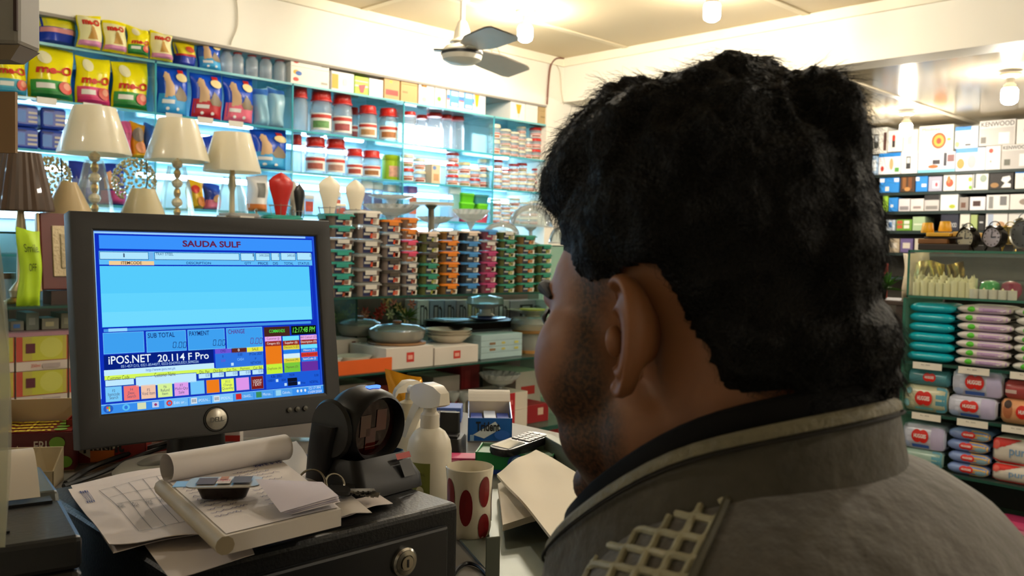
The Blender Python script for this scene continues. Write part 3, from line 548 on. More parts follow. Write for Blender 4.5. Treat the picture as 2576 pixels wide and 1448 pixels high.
# two more behind the monitor's top edge
for i, (a, b, pt, lid) in enumerate(((560, 640, 535, 'clear'), (655, 745, 540, 'teal'))):
    x, w_, H = gl(a, b, pt, S1, 3.0); t = container(lid, 'red' if i == 0 else 'orange', w_, .12, .07); z = PY((a + b) / 2, pt, 3.0).z - .07
    n = int((z - S1) / .07) + 1
    for k in range(n):
        if k: t = copy_tree(t)
        t.location = (x, 3.0, z - k * .0705); tag(t, '%s-lidded food container, %s behind the monitor, %s stack' % (LIDN[lid], ['topmost', 'second from the top', 'third from the top', 'fourth from the top', 'fifth from the top', 'lowest'][k], ['left', 'right'][i]), 'container', 'stacked food containers')
# ---- table lamps
def cloth(c):
    key = ('cloth', c)
    if key in _mats: return _mats[key]
    m = mat(c, .32, var=.06, scale=20, coat=.4, bump=.2, bscale=18).copy(); m.name = 'shade_cloth'; nt = m.node_tree; b = nt.nodes['Principled BSDF']; o = nt.nodes['Material Output']
    tr = nt.nodes.new('ShaderNodeBsdfTranslucent'); tr.inputs[0].default_value = lin(c) + (1,); ms = nt.nodes.new('ShaderNodeMixShader'); ms.inputs[0].default_value = .45
    nt.links.new(b.outputs[0], ms.inputs[1]); nt.links.new(tr.outputs[0], ms.inputs[2]); nt.links.new(ms.outputs[0], o.inputs[0]); _mats[key] = m; return m
def lamp(label, px, pyb, pyt, wb, wt, Y=3.27, stem='crystal', shade='faf2dc', zb=TIER, pleat=0, wrap=True):
    p = PY(px, pyb, Y); zt = PY(px, pyt, Y).z; t_ = p.y / ray(px, pyb).y; k = t_ / F_PX
    t = thing('table_lamp', label, 'lamp', (p.x, Y, zb), random.uniform(0, 1), 'table lamps on the island')
    r0, r1, z0, z1 = wb * k / 2, wt * k / 2, p.z - zb, zt - zb
    n = 48; wob = (lambda u, i: 1 + (pleat or .012) * math.cos(2 * PI * u * 24 * (1 if pleat else .34)))
    b = MB(); b.lathe([(r0, z0), (r0 * 1.005, z0 + .006), (r1 * 1.01, z1 - .004), (r1, z1), (r1 - .003, z1 - .002), (r0 - .003, z0 + .002)], n, wob=wob, cap0=False, cap1=False)
    b.obj('lamp_shade', cloth(shade), t, True)
    G = mat('c9a45c', .25, .9); CR = mat('e8dcc0', .08, var=.2, scale=60, spec=.9, coat=1)
    MB().lathe([(.045, 0), (.05, .006), (.03, .018), (.012, .03), (.008, .035)], 18).obj('base', G, t, True)
    if stem == 'crystal':
        z = .035; i = 0
        while z < z0 - .01:
            hh = .036; rr = .021 if i % 2 == 0 else .014
            MB().lathe([(.006, z), (rr * .8, z + hh * .2), (rr, z + hh * .5), (rr * .8, z + hh * .8), (.006, z + hh)], 10).obj('crystal_ball' if i % 2 == 0 else 'gold_knob', CR if i % 2 == 0 else G, t); z += hh; i += 1
    else: MB().lathe([(.030, .02), (.034, .04), (.012, .07), (.010, z0 * .7), (.016, z0 * .8), (.008, z0 + .02)], 14).obj('stem', mat('b8a888', .35, .5), t, True)
    MB().tube([(0, 0, z0 - .02), (0, 0, z1 + .005)], .004, 6).obj('shade_rod', G, t)
    if wrap: MB().lathe([(.062, .002), (.068, .03), (.05, z0 * .6), (.03, z0 * .93)], 14, cap0=False, cap1=False, wob=lambda u, i: 1 + .12 * math.sin(u * 31 + i)).obj('plastic_wrap', glass('f2f2ea', .84, .15, gloss=.5), t, True)
    return t
lamp('cream shaded crystal table lamp, the leftmost and tallest of three', 238, 388, 270, 172, 100)
lamp('cream shaded crystal table lamp, the middle one of three', 446, 405, 300, 154, 90)
lamp('cream shaded table lamp with a plain stem, rightmost of three', 584, 433, 335, 142, 90, stem='plain')
lamp('table lamp with a brown pleated shade wrapped in film at the left', 52, 530, 384, 150, 92, Y=3.045, stem='plain', shade='6b5646', zb=S1 + .001, pleat=.03, wrap=False)
lamp('small beige lamp shade low behind the first crystal lamp', 172, 545, 458, 118, 40, Y=3.17, stem='plain', shade='e3cfa2', wrap=False)
lamp('small cream lamp shade low beside the middle crystal lamp', 360, 560, 475, 120, 60, Y=3.17, stem='plain', shade='e6dcb8', wrap=False)
def bead_lamp(label, px, py, rpx, Y):
    p = PY(px, py, Y); k = (p.y / ray(px, py).y) / F_PX; R = rpx * k; zc = p.z - TIER
    t = thing('bead_lamp', label, 'lamp', (p.x, Y, TIER), 0, 'crystal bead lamps')
    MB().lathe([(.04, 0), (.042, .008), (.014, .02), (.008, zc - R * .9), (.02, zc - R * .95)], 14).obj('stand', mat('bf9a55', .3, .9), t, True)
    b = MB(); ico = bpy.data.meshes.new('i'); bm = bmesh.new(); bmesh.ops.create_icosphere(bm, subdivisions=1, radius=1); vv = [v.co.copy() for v in bm.verts]; ff = [[v.index for v in f.verts] for f in bm.faces]; bm.free()
    n = 150
    for i in range(n):
        z = 1 - 1.8 * (i + .5) / n; a = i * 2.39996; rr = math.sqrt(max(0, 1 - z * z)); s = .0068
        b.add([(R * rr * math.cos(a) + v.x * s, R * rr * math.sin(a) + v.y * s, zc + R * z * 1.1 + v.z * s) for v in vv], ff)
    o = b.obj('bead_globe', mat('e8cf94', .12, .35, var=.35, scale=120, spec=1, coat=1), t, True); o['kind'] = 'stuff'
    MB().tube([(.01, -R - .008, zc + R), (.012, -R - .012, zc), (.006, -R - .004, zc - R * .9), (.0, -.03, .01)], .0025, 6).obj('cord', mat('3c4436', .5), t, True)
bead_lamp('crystal bead globe lamp behind the brown pleated shade', 128, 445, 45, 3.36); bead_lamp('crystal bead globe lamp between the first two crystal lamps', 338, 455, 50, 3.34)
# ---- scoops in wire cones
def scoop(label, px, pyt, pyb, wpx, col, Y=3.2, dx=0):
    p = PY(px, pyb, Y); k = (p.y / ray(px, pyb).y) / F_PX; H = (pyb - pyt) * k; W = wpx * k / 2; z0 = TIER + .0005
    H = PY(px, pyt, Y).z - z0
    t = thing('ice_scoop_holder', label, 'scoop', (p.x, Y, z0), 0, 'scoops in wire cones')
    prof = [(0, .16), (.25, .32), (.55, .62), (.78, .98), (.86, 1.0), (.94, .62), (1.0, .08)]
    def sh(u, v, s):
        zz = v; w0 = 0
        for i in range(len(prof) - 1):
            if prof[i][0] <= v <= prof[i + 1][0]:
                w0 = prof[i][1] + (prof[i + 1][1] - prof[i][1]) * (v - prof[i][0]) / (prof[i + 1][0] - prof[i][0])
        x = (u - .5) * 2 * w0 * W; return (x, s * .002 - .9 * (W * w0 - abs(x) ** 2 / max(W * w0, 1e-4)) * .5, .01 + v * (H - .01))
    b = MB(); b.grid(lambda u, v: sh(u, v, -1), 8, 14); b.grid(lambda u, v: sh(u, v, 1), 8, 14, flip=True); b.obj('scoop', mat(col, .35), t, True)
    b = MB(); 
    for zz in (.28, .5): b.tube([(W * (.45 + .9 * zz) * math.cos(a), W * (.45 + .9 * zz) * math.sin(a), H * zz) for a in [i * PI / 8 for i in range(17)]], .0014, 5)
    for a in range(6): b.tube([(W * .3 * math.cos(a * PI / 3), W * .3 * math.sin(a * PI / 3), .002), (W * .95 * math.cos(a * PI / 3), W * .95 * math.sin(a * PI / 3), H * .52)], .0014, 5)
    b.obj('wire_cone', mat('a8a094', .3, .8), t, True)
scoop('white scoop standing in a wire cone, left of the pair', 828, 443, 560, 64, 'ece4cc'); scoop('white scoop standing in a wire cone, right of the pair', 893, 452, 555, 58, 'ece4cc')
scoop('red scoop standing in a wire cone behind the monitor corner', 706, 434, 560, 68, 'b8221c'); scoop('black scoop standing beside the red one', 752, 462, 560, 30, '1c1e1e', Y=3.26); scoop('pale grey scoop between the red and the black scoop', 738, 455, 560, 26, 'c9c2b4', Y=3.34)
p = PY(645, 500, 3.22); t = thing('figurine', 'small pewter figurine on a white cone behind the monitor', 'figurine', (p.x, 3.22, TIER), 0)
MB().lathe([(.018, 0), (.012, .04), (.006, .07), (.005, .075)], 12).obj('cone', mat('e6dcc8', .4), t, True); MB().lathe([(.003, .072), (.008, .085), (.004, .1), (.007, .11), (0, .118)], 10).obj('figure', mat('9a9484', .3, .7), t, True)
# ---- crystal and cake stands on the raised board
CRY = glass('f6f8f6', .28, .05, gloss=.9)
def crystal_bowl(label, px, pyt, wpx, h, foot=.02, Y=3.3, zb=TIER, n=36, name='crystal_bowl', gp='crystal bowls', depth=None, pl=False):
    p = PY(px, pyt, Y); k = (p.y / ray(px, pyt).y) / F_PX; R = wpx * k / 2; z1 = max(p.z - zb, h + .02)
    t = thing(name, label, 'bowl', (p.x, Y, zb), 0, gp); zz = z1 - h
    wob = lambda u, i: 1 + (.05 * math.cos(2 * PI * u * 18) if i in (3, 4) else 0)
    MB().lathe([(R * .22, zz), (R * .6, zz + h * .25), (R * .85, zz + h * .6), (R, z1), (R * .97, z1 - .001), (R * .8, zz + h * .6), (R * .55, zz + h * .3), (0, zz + h * .12)], n, wob=wob).obj('bowl', CRY, t)
    MB().lathe([(R * .45, 0), (R * .45, .004), (.010, .012), (.008, max(zz * .7, .013)), (R * .25, max(zz, .016))], 18).obj('foot', CRY, t, True); return t
crystal_bowl('wide cut crystal bowl behind the left container stacks', 985, 515, 140, .05, Y=3.3); crystal_bowl('flat crystal plate on a foot above the wide bowl', 985, 492, 116, .02, Y=3.42)
crystal_bowl('footed crystal bowl between the green tubs and domes', 1185, 527, 92, .06, Y=3.25)
crystal_bowl('low crystal bowl beside the cake stand', 1095, 545, 90, .035, Y=3.42)
p = PY(1085, 510, 3.22); k = (p.y / ray(1085, 510).y) / F_PX; R = 56 * k
t = thing('cake_stand', 'white scalloped cake stand on a grey stem', 'cake stand', (p.x, 3.22, TIER), 0)
z1 = p.z - TIER; MB().lathe([(R * .97, z1 - .012), (R, z1 - .006), (R * 1.02, z1), (R * .96, z1 - .002), (0, z1 - .003)], 40, wob=lambda u, i: 1 + .02 * math.cos(u * 2 * PI * 20)).obj('plate', mat('ece6d4', .3), t, True)
MB().lathe([(.045, 0), (.04, .006), (.016, .03), (.014, z1 - .03), (.03, z1 - .012)], 18).obj('stem', mat('77705c', .35), t, True)
def dome(label, px, pyt, wpx, hpx, Y, stand=True):
    p = PY(px, pyt, Y); k = (p.y / ray(px, pyt).y) / F_PX; R = wpx * k / 2; H = hpx * k; zt = p.z - TIER; zb = max(zt - H, .02 if stand else .004)
    t = thing('cake_dome', label, 'cake dome', (p.x, Y, TIER), 0, 'glass cake domes')
    MB().lathe([(R, zb)] + [(R * math.cos(a), zb + (zt - zb - .02) * math.sin(a)) for a in [i * PI / 2 / 8 for i in range(1, 9)]], 28, cap0=False).obj('cover', glass('eef4f2', .78, .02, gloss=1.0), t, True)
    MB().lathe([(.006, zt - .022), (.012, zt - .012), (.008, zt - .004), (0, zt)], 12).obj('knob', CRY, t, True)
    MB().lathe([(R * 1.06, zb - .008), (R * 1.08, zb - .002), (R * .5, zb - .004), (0, zb - .004)], 28).obj('plate', CRY, t, True)
    if zb > .03: MB().lathe([(R * .5, 0), (R * .45, .006), (.012, .02), (.01, (zb - .01) * .8), (R * .3, zb - .009)], 16).obj('stem', CRY, t, True)
dome('large glass cake dome on a tall stand near the man\'s forehead', 1336, 505, 112, 62, 3.25); dome('small glass cake dome in front of the large one', 1262, 548, 92, 40, 3.22, False); dome('glass cake dome partly hidden by the man\'s forehead', 1412, 560, 60, 50, 3.2)
# ---- dishes and cartons on the lower board
def gcar(label, a, b, pt, pb, Y, c, prints=(), d=.2, zb=None, group='cartons on the island'):
    x0, x1 = PY(a, (pt + pb) / 2, Y).x, PY(b, (pt + pb) / 2, Y).x; z1 = PY((a + b) / 2, pt, Y).z; z0 = PY((a + b) / 2, pb, Y).z if zb is None else zb
    return carton(label, ((x0 + x1) / 2, Y + d / 2, z0 + .0005), x1 - x0 - .002, d, z1 - z0, c, prints, group=group)
RL = lambda u: [('r', u, .3, u + .16, .75, 'c8382a'), ('r', u + .03, .42, u + .13, .62, 'e8a898')]
zt1 = PY(1040, 872, 2.93).z; zt2 = PY(1157, 870, 2.93).z
gcar('white carton with a red square under the glass dish', 978, 1098, 872, 0, 2.93, 'd8cfc4', RL(.42), d=.26, zb=S2); gcar('white carton with a red square under the white plates', 1101, 1212, 870, 0, 2.93, 'd8cfc4', RL(.42), d=.26, zb=S2)
x0 = PY(846, 905, 2.92).x; x1 = PY(990, 905, 2.92).x
t = thing('orange_tray_box', 'shallow orange-fronted box with white ware beside the monitor', 'box', ((x0 + x1) / 2 - .03, 3.05, S2 + .0005), 0); wq = x1 - x0 + .045
MB().box(-wq / 2, -.13, 0, wq / 2, -.125, .055).obj('front_panel', mat('e0601c', .5), t); MB().box(-wq / 2, -.125, 0, wq / 2, .12, .03).obj('body', mat('d8cfc4', .5), t)
for s in (-.25, .2): MB().lathe([(.03, .031), (.06, .035), (.075, .055), (.07, .054), (.03, .036)], 20, T3((s * wq, -.0, 0))).obj('dish', mat('d8d0c0', .3), t, True)
c0 = gcar('white carton behind the orange-fronted box', 850, 930, 852, 0, 3.2, 'cfc6ba', [('r', .5, .1, .62, .9, '7a4a40')], d=.15, zb=S2)
def casserole(label, px, pyt, pyb, wpx, Y, knob='7a5a3c', inner='d0c4b0', base=None, zb=None):
    p = PY(px, pyb, Y); k = (p.y / ray(px, pyb).y) / F_PX; R = wpx * k / 2; zb = zb if zb is not None else p.z; H = PY(px, pyt, Y).z - zb
    t = thing('casserole', label, 'casserole', (p.x, Y, zb + .0006), 0, 'lidded glass dishes'); q = .006
    if base: MB().lathe([(R * .98, 0), (R * 1.02, .004), (R * 1.0, .010), (0, .010)], 28).obj('wood_base', mat(base, .5), t, True); q = .0105
    MB().lathe([(R * .8, q), (R * .95, q + H * .2), (R, q + H * .55), (R * .97, q + H * .55), (R * .9, q + H * .2), (0, q + .005)], 28).obj('dish', glass('e6e4d8', .45, .04, gloss=.8), t, True)
    MB().lathe([(R * .72, q + .008), (R * .86, q + H * .42), (R * .8, q + H * .44), (0, q + H * .3)], 24).obj('inner_bowl', mat(inner, .4), t, True)
    MB().lathe([(R * 1.01, q + H * .56), (R * 1.0, q + H * .62), (R * .75, q + H * .80), (.012, q + H * .88)], 28, cap0=False).obj('lid', glass('e8ece8', .72, .03, gloss=1.0), t, True)
    MB().lathe([(.010, q + H * .86), (.020, q + H * .9), (.020, q + H * .98), (.012, q + H), (0, q + H)], 14).obj('knob', mat(knob, .45), t, True)
casserole('glass casserole with a brown knob beside the monitor', 903, 797, 858, 112, 3.29, zb=S2 + PY(890, 852, 3.2).z - S2); casserole('round glass dish with white bowls and a wooden base', 998, 812, 868, 144, 3.07, base='8a6238', inner='cfc4b2', knob='8a5a2c', zb=zt1)
for i in range(3):
    p = PY(1128, 866, 3.08); k = (p.y / ray(1128, 866).y) / F_PX; R = 59 * k
    o = MB().lathe([(R * .55, 0), (R * .6, .002), (R * .9, .028), (R, .036), (R * .97, .036), (R * .86, .028), (R * .5, .008), (0, .008)], 32).obj('plate', mat('e2d8c4', .3), None, True, loc=(p.x, 3.08, zt2 + .001 + i * .0125))
    tag(o, 'white oval dish, %s of three on the white carton' % ['bottom', 'middle', 'top'][i], 'dish', 'stacked white dishes')
zb = S2; hb = (PY(1265, 840, 2.96).z - S2) / 4
for i in range(4): 
    x0, x1 = PY(1214, 870, 2.96).x, PY(1317, 870, 2.96).x
    carton('pale blue flat box, %s of four' % frombot(i, 4), ((x0 + x1) / 2, 3.08, S2 + i * hb + .0005), x1 - x0, .22, hb - .001, 'a9c2c4', [('r', .2, .3, .34, .7, '8a6a4a'), ('e', .48, .3, .58, .75, 'b8b060'), ('r', .8, .3, .9, .7, 'c4c060')] if i in (1, 2) else [], group='pale blue flat boxes')
for i in range(5):
    p = PY(1160, 815, 3.2); o = MB().loft([rrect(.40, .24, .02, 0), rrect(.44, .28, .03, .012), rrect(.43, .27, .03, .012), rrect(.38, .22, .02, .003)], True, True).obj('oven_tray', mat('38322c' if i < 4 else '4a5a5c', .35, .2), None, True, loc=(p.x + .10, 3.22, S2 + 4 * hb + .002 + i * .008))
    tag(o, 'dark metal tray, %s in the pile above the pale blue boxes' % frombot(i, 5), 'tray', 'pile of dark trays')
ztr = S2 + 4 * hb + .002 + 5 * .008 + .006
for i, (px, wp, c, lb) in enumerate(((1225, 105, '2c3c78', 'navy rimmed plate lying on the dark trays'), (1135, 110, '7a8a88', 'silvery plate lying at the left of the dark trays'))):
    p = PY(px, 815, 3.2); k = (p.y / ray(px, 815).y) / F_PX; R = wp * k / 2
    o = MB().lathe([(R * .6, 0), (R * .95, .008), (R, .012), (R * .7, .005), (0, .004)], 28).obj('plate', mat(c, .2, var=.3, scale=14, coat=.6), None, True, loc=(p.x, 3.2, ztr - .004 + 0)); tag(o, lb, 'plate', 'plates on the trays')
# glass jar with wooden bands, domed dishes at the right
p = PY(1352, 895, 3.0); k = (p.y / ray(1352, 895).y) / F_PX; R = 36 * k
t = thing('glass_jar', 'clear glass jar with bamboo base and lid under a glass dome', 'jar', (p.x, 3.05, S2 + .0005), 0); Hj = PY(1352, 820, 3.05).z - S2
MB().lathe([(R * 1.1, 0), (R * 1.1, .014), (0, .014)], 24).obj('bamboo_base', mat('c08a4a', .5), t, True); MB().lathe([(R, .014), (R, Hj * .75)], 24, cap0=False, cap1=False).obj('glass', glass('e4e6e2', .6, .03, gloss=.9), t, True)
MB().lathe([(R * 1.2, Hj * .76), (R * 1.3, Hj * .8), (R * 1.3, Hj * .9), (R, Hj)], 24).obj('bamboo_lid', mat('c08a4a', .5), t, True); MB().lathe([(R * 1.5, Hj * .9), (R * 1.6, Hj * 1.15), (R * 1.3, Hj * 1.35), (0, Hj * 1.38)], 28, cap0=False).obj('glass_cover', glass('e4e8e4', .68, .03, gloss=1), t, True)
for i, (px, py, wp, Y, c) in enumerate(((1220, 790, 100, 3.30, 'c8c8b8'), (1340, 778, 130, 3.31, 'b8b49c'))):
    p = PY(px, py, Y); k = (p.y / ray(px, py).y) / F_PX; R = wp * k / 2; z0 = p.z - .03; zB = (ztr + .010 if i == 0 else S2) + .0005; z0 = max(z0, zB + .03) - zB + S2
    t = thing('serving_dish', ['clear domed serving dish behind the dark trays', 'broad pale serving plate with a yellow rim behind the jar'][i], 'dish', (p.x, Y, zB), 0, 'serving dishes at the back')
    MB().lathe([(R * .5, 0), (R * .35, .01), (R * .3, z0 - S2), (R, z0 - S2 + .03), (R * .95, z0 - S2 + .03), (0, z0 - S2 + .012)], 28).obj('dish', mat(c, .25, coat=.5), t, True)
    MB().lathe([(R * .96, z0 - S2 + .03), (R * .9, z0 - S2 + .06), (0, z0 - S2 + .075)] if i == 0 else [(R * .5, z0 - S2 + .028), (R * .5, z0 - S2 + .034), (0, z0 - S2 + .034)], 24, cap0=False).obj('cover' if i == 0 else 'yellow_rim', glass('e8ece8', .6, .03, gloss=1) if i == 0 else mat('d8c83a', .4), t, True)
# kettle cartons at the back
for i, (a, b, c, bc) in enumerate(((1056, 1086, 'c8ccd0', 'c8ccd0'), (1088, 1124, '9fb4d0', '3f7ac0'), (1126, 1154, 'a8b4cc', '3f7ac0'), (1156, 1184, 'b8b4c0', None), (1186, 1214, 'd0c8a0', None), (1216, 1250, 'c4bcbc', None), (1252, 1290, 'b0aab0', None), (1292, 1385, 'a8a4b8', '4a5ab0'))):
    pr = [('r', .25, .45, .6, .9, '3a3a40'), ('r', .32, .5, .52, .86, 'b8bcc4'), ('p', .6, .5, .85, .88, '2c2c30', ((0, .9), (.5, 1), (1, .8), (1, .3), (.3, 0), (.3, .15), (.75, .4), (.75, .75), (.3, .85)))]
    if bc: pr.append(('r', .05, .28, .95, .38, bc))
    gcar('kettle carton with a dark jug picture, %s from the left on the island' % ORD[i], a, b, 755, 0, 3.44, c, pr, d=.10, zb=S2, group='kettle cartons')
# artificial flowers in pots
def leafy(b, org, n, L, W, spread, rs, droop=.5, up=1.0):
    for i in range(n):
        a = rs.uniform(0, 2 * PI); e = rs.uniform(.15, 1.2) * spread; l = L * rs.uniform(.6, 1.1); d = Vector((math.cos(a) * math.sin(e), math.sin(a) * math.sin(e), math.cos(e) * up)); s = Vector((-math.sin(a), math.cos(a), 0))
        p0 = Vector(org); p1 = p0 + d * l * .5; p2 = p0 + d * l + Vector((0, 0, -droop * l * .3)); n0 = len(b.v)
        b.add([p0, p1 + s * W, p2, p1 - s * W], [(0, 1, 2, 3)])
def flower_pot(label, px, Y, zb, H, cols, seed, pot='4a4038', potr=.05):
    rs = random.Random(seed); p = PY(px, 800, Y); t = thing('flower_pot', label, 'flowers', (p.x, Y, zb + .0005), 0, 'artificial flowers')
    MB().lathe([(potr * .7, 0), (potr, .08), (potr * .9, .08), (0, .07)], 14).obj('pot', mat(pot, .6), t, True)
    b = MB()
    for k in range(9): leafy(b, (rs.uniform(-.03, .03), rs.uniform(-.03, .03), rs.uniform(.07, H * .8)), 7, .05, .009, 1.3, rs)
    b.obj('foliage', mat('3c5c2c', .6, var=.4, scale=30), t)['kind'] = 'stuff'
    for k in range(9):
        x, y, z = rs.uniform(-.075, .075), rs.uniform(-.045, .02), rs.uniform(H * .55, H); c = rs.choice(cols); f = MB()
        for q in range(6): a = q * PI / 3; f.add([(0, 0, 0), (.018 * math.cos(a - .4), .004 - .01, .018 * math.sin(a - .4)), (.03 * math.cos(a), -.004, .03 * math.sin(a)), (.018 * math.cos(a + .4), -.006, .018 * math.sin(a + .4))], [(0, 1, 2, 3)])
        f.lathe([(.007, 0), (.004, .004), (0, .006)], 8, T3((0, -.002, 0), (PI / 2, 0, 0)))
        f.obj('flower', mat(c, .55, var=.2, scale=40), t, loc=(x, y, z)); MB().tube([(x, y + .004, z), (x * .3, y * .3, .07)], .0018, 4).obj('stem', mat('4a6a34', .6), t)
flower_pot('yellow and orange artificial flowers beside the monitor', 868, 3.45, S2, .28, ['d8c83a', 'd88a3a', 'e0d060'], 1); flower_pot('red artificial flowers in a dark pot under the glass board', 935, 3.42, S2, .26, ['c04038', 'b84a44', 'd08a70'], 2); flower_pot('pale artificial flowers left of the kettle cartons', 1000, 3.48, S2, .27, ['d0b070', 'c87868', 'cfc8a0'], 3)
p = PY(1028, 780, 3.25); t = thing('fern', 'green spiky artificial fern by the glass post', 'plant', (p.x + .03, 3.30, S2 + .0005), 0); b = MB(); rs = random.Random(5)
leafy(b, (0, 0, .17), 60, .085, .005, 1.4, rs); b.obj('leaves', mat('5a7a34', .6, var=.3), t)['kind'] = 'stuff'; MB().lathe([(.03, 0), (.036, .07), (.008, .07), (.006, .19)], 12).obj('pot', mat('b8b09c', .5), t, True)
# ---- bottom board: red and white boxes, crystal
gcar('white and red carton stack top behind the spray bottle', 1098, 1166, 945, 0, 3.2, 'c4b8ac', [('r', .55, .35, .9, .6, 'c04038')], d=.2, zb=S3)
gcar('tall dark red carton on the bottom board', 1169, 1216, 915, 0, 3.2, '8a1c1e', [('r', .2, .6, .5, .9, 'a03030')], d=.2, zb=S3)
gcar('white carton with a red label under the lower glass board', 1308, 1372, 932, 0, 3.2, 'c9c0b2', [('r', .2, .45, .75, .65, 'c43a30')], d=.25, zb=S3)
zz = S3
for i in range(2):
    zt = PY(1290, (1035, 990)[i], 2.95).z; x0, x1 = PY(1278, 1030, 2.95).x, PY(1334, 1030, 2.95).x
    carton(['lower', 'upper'][i] + ' red and white glassware carton under the crystal bowl', ((x0 + x1) / 2 - .05, 3.08, zz + .0005), x1 - x0 + .1, .22, zt - zz - .001, 'd8cdbc', [('r', .36, .0, .66, 1, 'b8202a'), ('r', .42, .35, .6, .6, 'd86a68')], group='red glassware cartons'); zz = zt
gcar('red carton with a small white sticker at the bottom right', 1336, 1392, 1015, 0, 3.0, '9a1e22', [('r', .5, .4, .75, .8, 'd8b8a0')], d=.2, zb=S3)
crystal_bowl('scalloped crystal bowl standing on the red and white cartons', 1258, 938, 104, .06, Y=3.05, zb=zz + .0005)
for i, px in enumerate((1112, 1140, 1167, 1194)): crystal_bowl('small crystal dish in front of the dark red carton, %s from the left' % ORD[i], px, 985, 34, .05, Y=3.02, zb=S3 + .0005, n=24)
for i, (a, b, c) in enumerate(((850, 950, 'b8aca0'), (955, 1030, '8a2a24'), (1032, 1095, '5a4a44'))): gcar(['pale carton', 'dull red carton', 'brown carton'][i] + ' low behind the barcode scanner', a, b, 965, 0, 3.2, c, [('r', .1, .3, .5, .6, 'a03a30')], d=.2, zb=S3)
# ---- left end, beside the monitor
lime = lambda: [('r', 0, .28, 1, 1, 'b84a3a'), ('r', .12, .3, .98, 1, 'b4a848'), ('r', .3, .3, .9, 1, 'b8b83a'), ('e', .45, .36, .9, .96, 'c2c25a'), ('r', .18, .52, .36, .8, '5a2430'), ('t', .28, .10, .46, .20, 'c86a58', '250ml', .01), ('r', .5, .08, .85, .2, 'a89a94')]
for r in range(2):
    for cix, (a, b) in enumerate(((-90, 38), (41, 172), (175, 306))):
        x0, x1 = PY(a, 930, 2.94).x, PY(b, 930, 2.94).x; hq = (PY(106, 845, 2.94).z - S2) / 2
        carton('lime and red glass carton, %s %s of six' % (['bottom', 'top'][r], ['left', 'middle', 'right'][cix]), ((x0 + x1) / 2, 3.04, S2 + r * hq + .0005), x1 - x0 - .002, .19, hq - .001, 'c9bcb0', lime(), group='lime glass cartons')
x0, x1 = PY(-60, 830, 2.96).x, PY(300, 830, 2.96).x; zq = S2 + 2 * hq
o = MB().box(-(x1 - x0) / 2, 0, 0, (x1 - x0) / 2, .22, .012).obj('flat_pack', mat('b88a98', .5), None, loc=((x0 + x1) / 2, 2.95, zq + .0005)); tag(o, 'flat pink pack lying on the lime cartons', 'pack')
for i, (a, b, c, hh) in enumerate(((25, 62, '77736a', .03), (64, 100, '6a7068', .055), (104, 150, '8a8878', .035), (152, 190, '80806c', .05))):
    x0, x1 = PY(a, 800, 3.0).x, PY(b, 800, 3.0).x; carton('small grey-green box, %s from the left above the pink pack' % ORD[i], ((x0 + x1) / 2, 3.05, zq + .0135), x1 - x0 - .004, .1, hh, c, [('r', .2, .3, .7, .7, ['3a6ab0', '8a8f86', 'b8b08a', '9a9a80'][i])], group='small grey-green boxes')
# picture frame hung from the raised board, lime bag, jars
p = PY(155, 725, 2.93); q = PY(155, 535, 2.93)
t = thing('picture_frame', 'dark red picture frame with an ornate silver relief panel', 'picture frame', (p.x + .075, 2.965, S1 + .0005), 0); H = q.z - S1; rr = Euler((-.12, 0, 0))
fo = MB().box(-.12, -.012, .045, .12, .012, H).obj('wood_border', mat('5f2018', .35), t, bevel=.003, rot=rr)
MB().box(-.128, -.008, .04, -.119, .014, H).obj('gilt_edge', mat('a08a60', .35, .6), t, bevel=.002, rot=rr)
MB().box(-.088, -.017, .085, .088, -.010, H - .04).obj('silver_relief', mat('b8a888', .4, .5, bump=1.0, bscale=120), t, bevel=.002, rot=rr)
MB().box(-.066, -.021, .11, .066, -.016, H - .065).obj('relief_panel', mat('a89a7c', .4, .5, bump=1.0, bscale=160), t, bevel=.003, rot=rr)
MB().box(-.1, -.02, 0, .1, .06, .042).obj('stand', mat('3a2a24', .5), t)
x0, x1 = PY(40, 640, 2.95).x, PY(99, 640, 2.95).x; z0, z1 = PY(70, 712, 2.95).z, PY(70, 575, 2.95).z
pouch('lime green paper bag with dark script beside the picture frame', ((x0 + x1) / 2, 2.935, S1 + .0005), x1 - x0, z1 - S1, .05, 'b4d826', [('t', .2, .68, .85, .8, '3c4c1c', 'Smile,', .0), ('t', .3, .45, .6, .55, '3c4c1c', 'OFF', .0)], name='paper_bag', rough=.5)
for i, px in enumerate((-10, 18, 118, 140, 162, 178)):
    p = PY(px, 750, 3.2); jar('small cloudy glass behind the lime bag, %s from the left' % ORD[i], (p.x, 3.2, S1 + .0005), .05, .09, ['8a6a5a', '6a5a4a', 'b03a2c', 'a8a494', '8c887c', '9a968a'][i], group='small glasses at the island end', clear=.6)
# ---------------------------------------------------------------- far wall: shelves of kitchen appliance cartons
FX = 6.70
for i, z in enumerate((2.06, 1.924, 1.783, 1.641, 1.48, 1.3)):
    o = MB().box(FX - .01, -2.4, z - .022, FX + .3, 3.95, z - .002).obj('wall_shelf', mat('23302c', .35), None); tag(o, 'dark shelf board across the far wall, %s from the top' % ORD[i], 'shelf', 'dark boards of the far wall')
sbox('trim_4', mat('4a463e', .6), FX + .29, -2.4, 0, FX + .3, 3.95, 2.05)
def fcar(label, a, b, pt, pb, c, prints=(), zb=None, d=.18, X=FX, gp='appliance cartons on the far wall'):
    pm_ = (pt + pb) / 2; y0, y1 = PX(a, pm_, X).y, PX(b, pm_, X).y; z1 = PX((a + b) / 2, pt, X).z
    return carton(label, (X + d / 2, (y0 + y1) / 2, zb + .0005), y0 - y1 - .004, d, z1 - zb, c, prints, -PI / 2, gp)
jug = lambda c='3a3a3c', u=.3: [('r', u, .2, u + .3, .75, c), ('r', u + .04, .45, u + .26, .7, 'c8ccd0')]
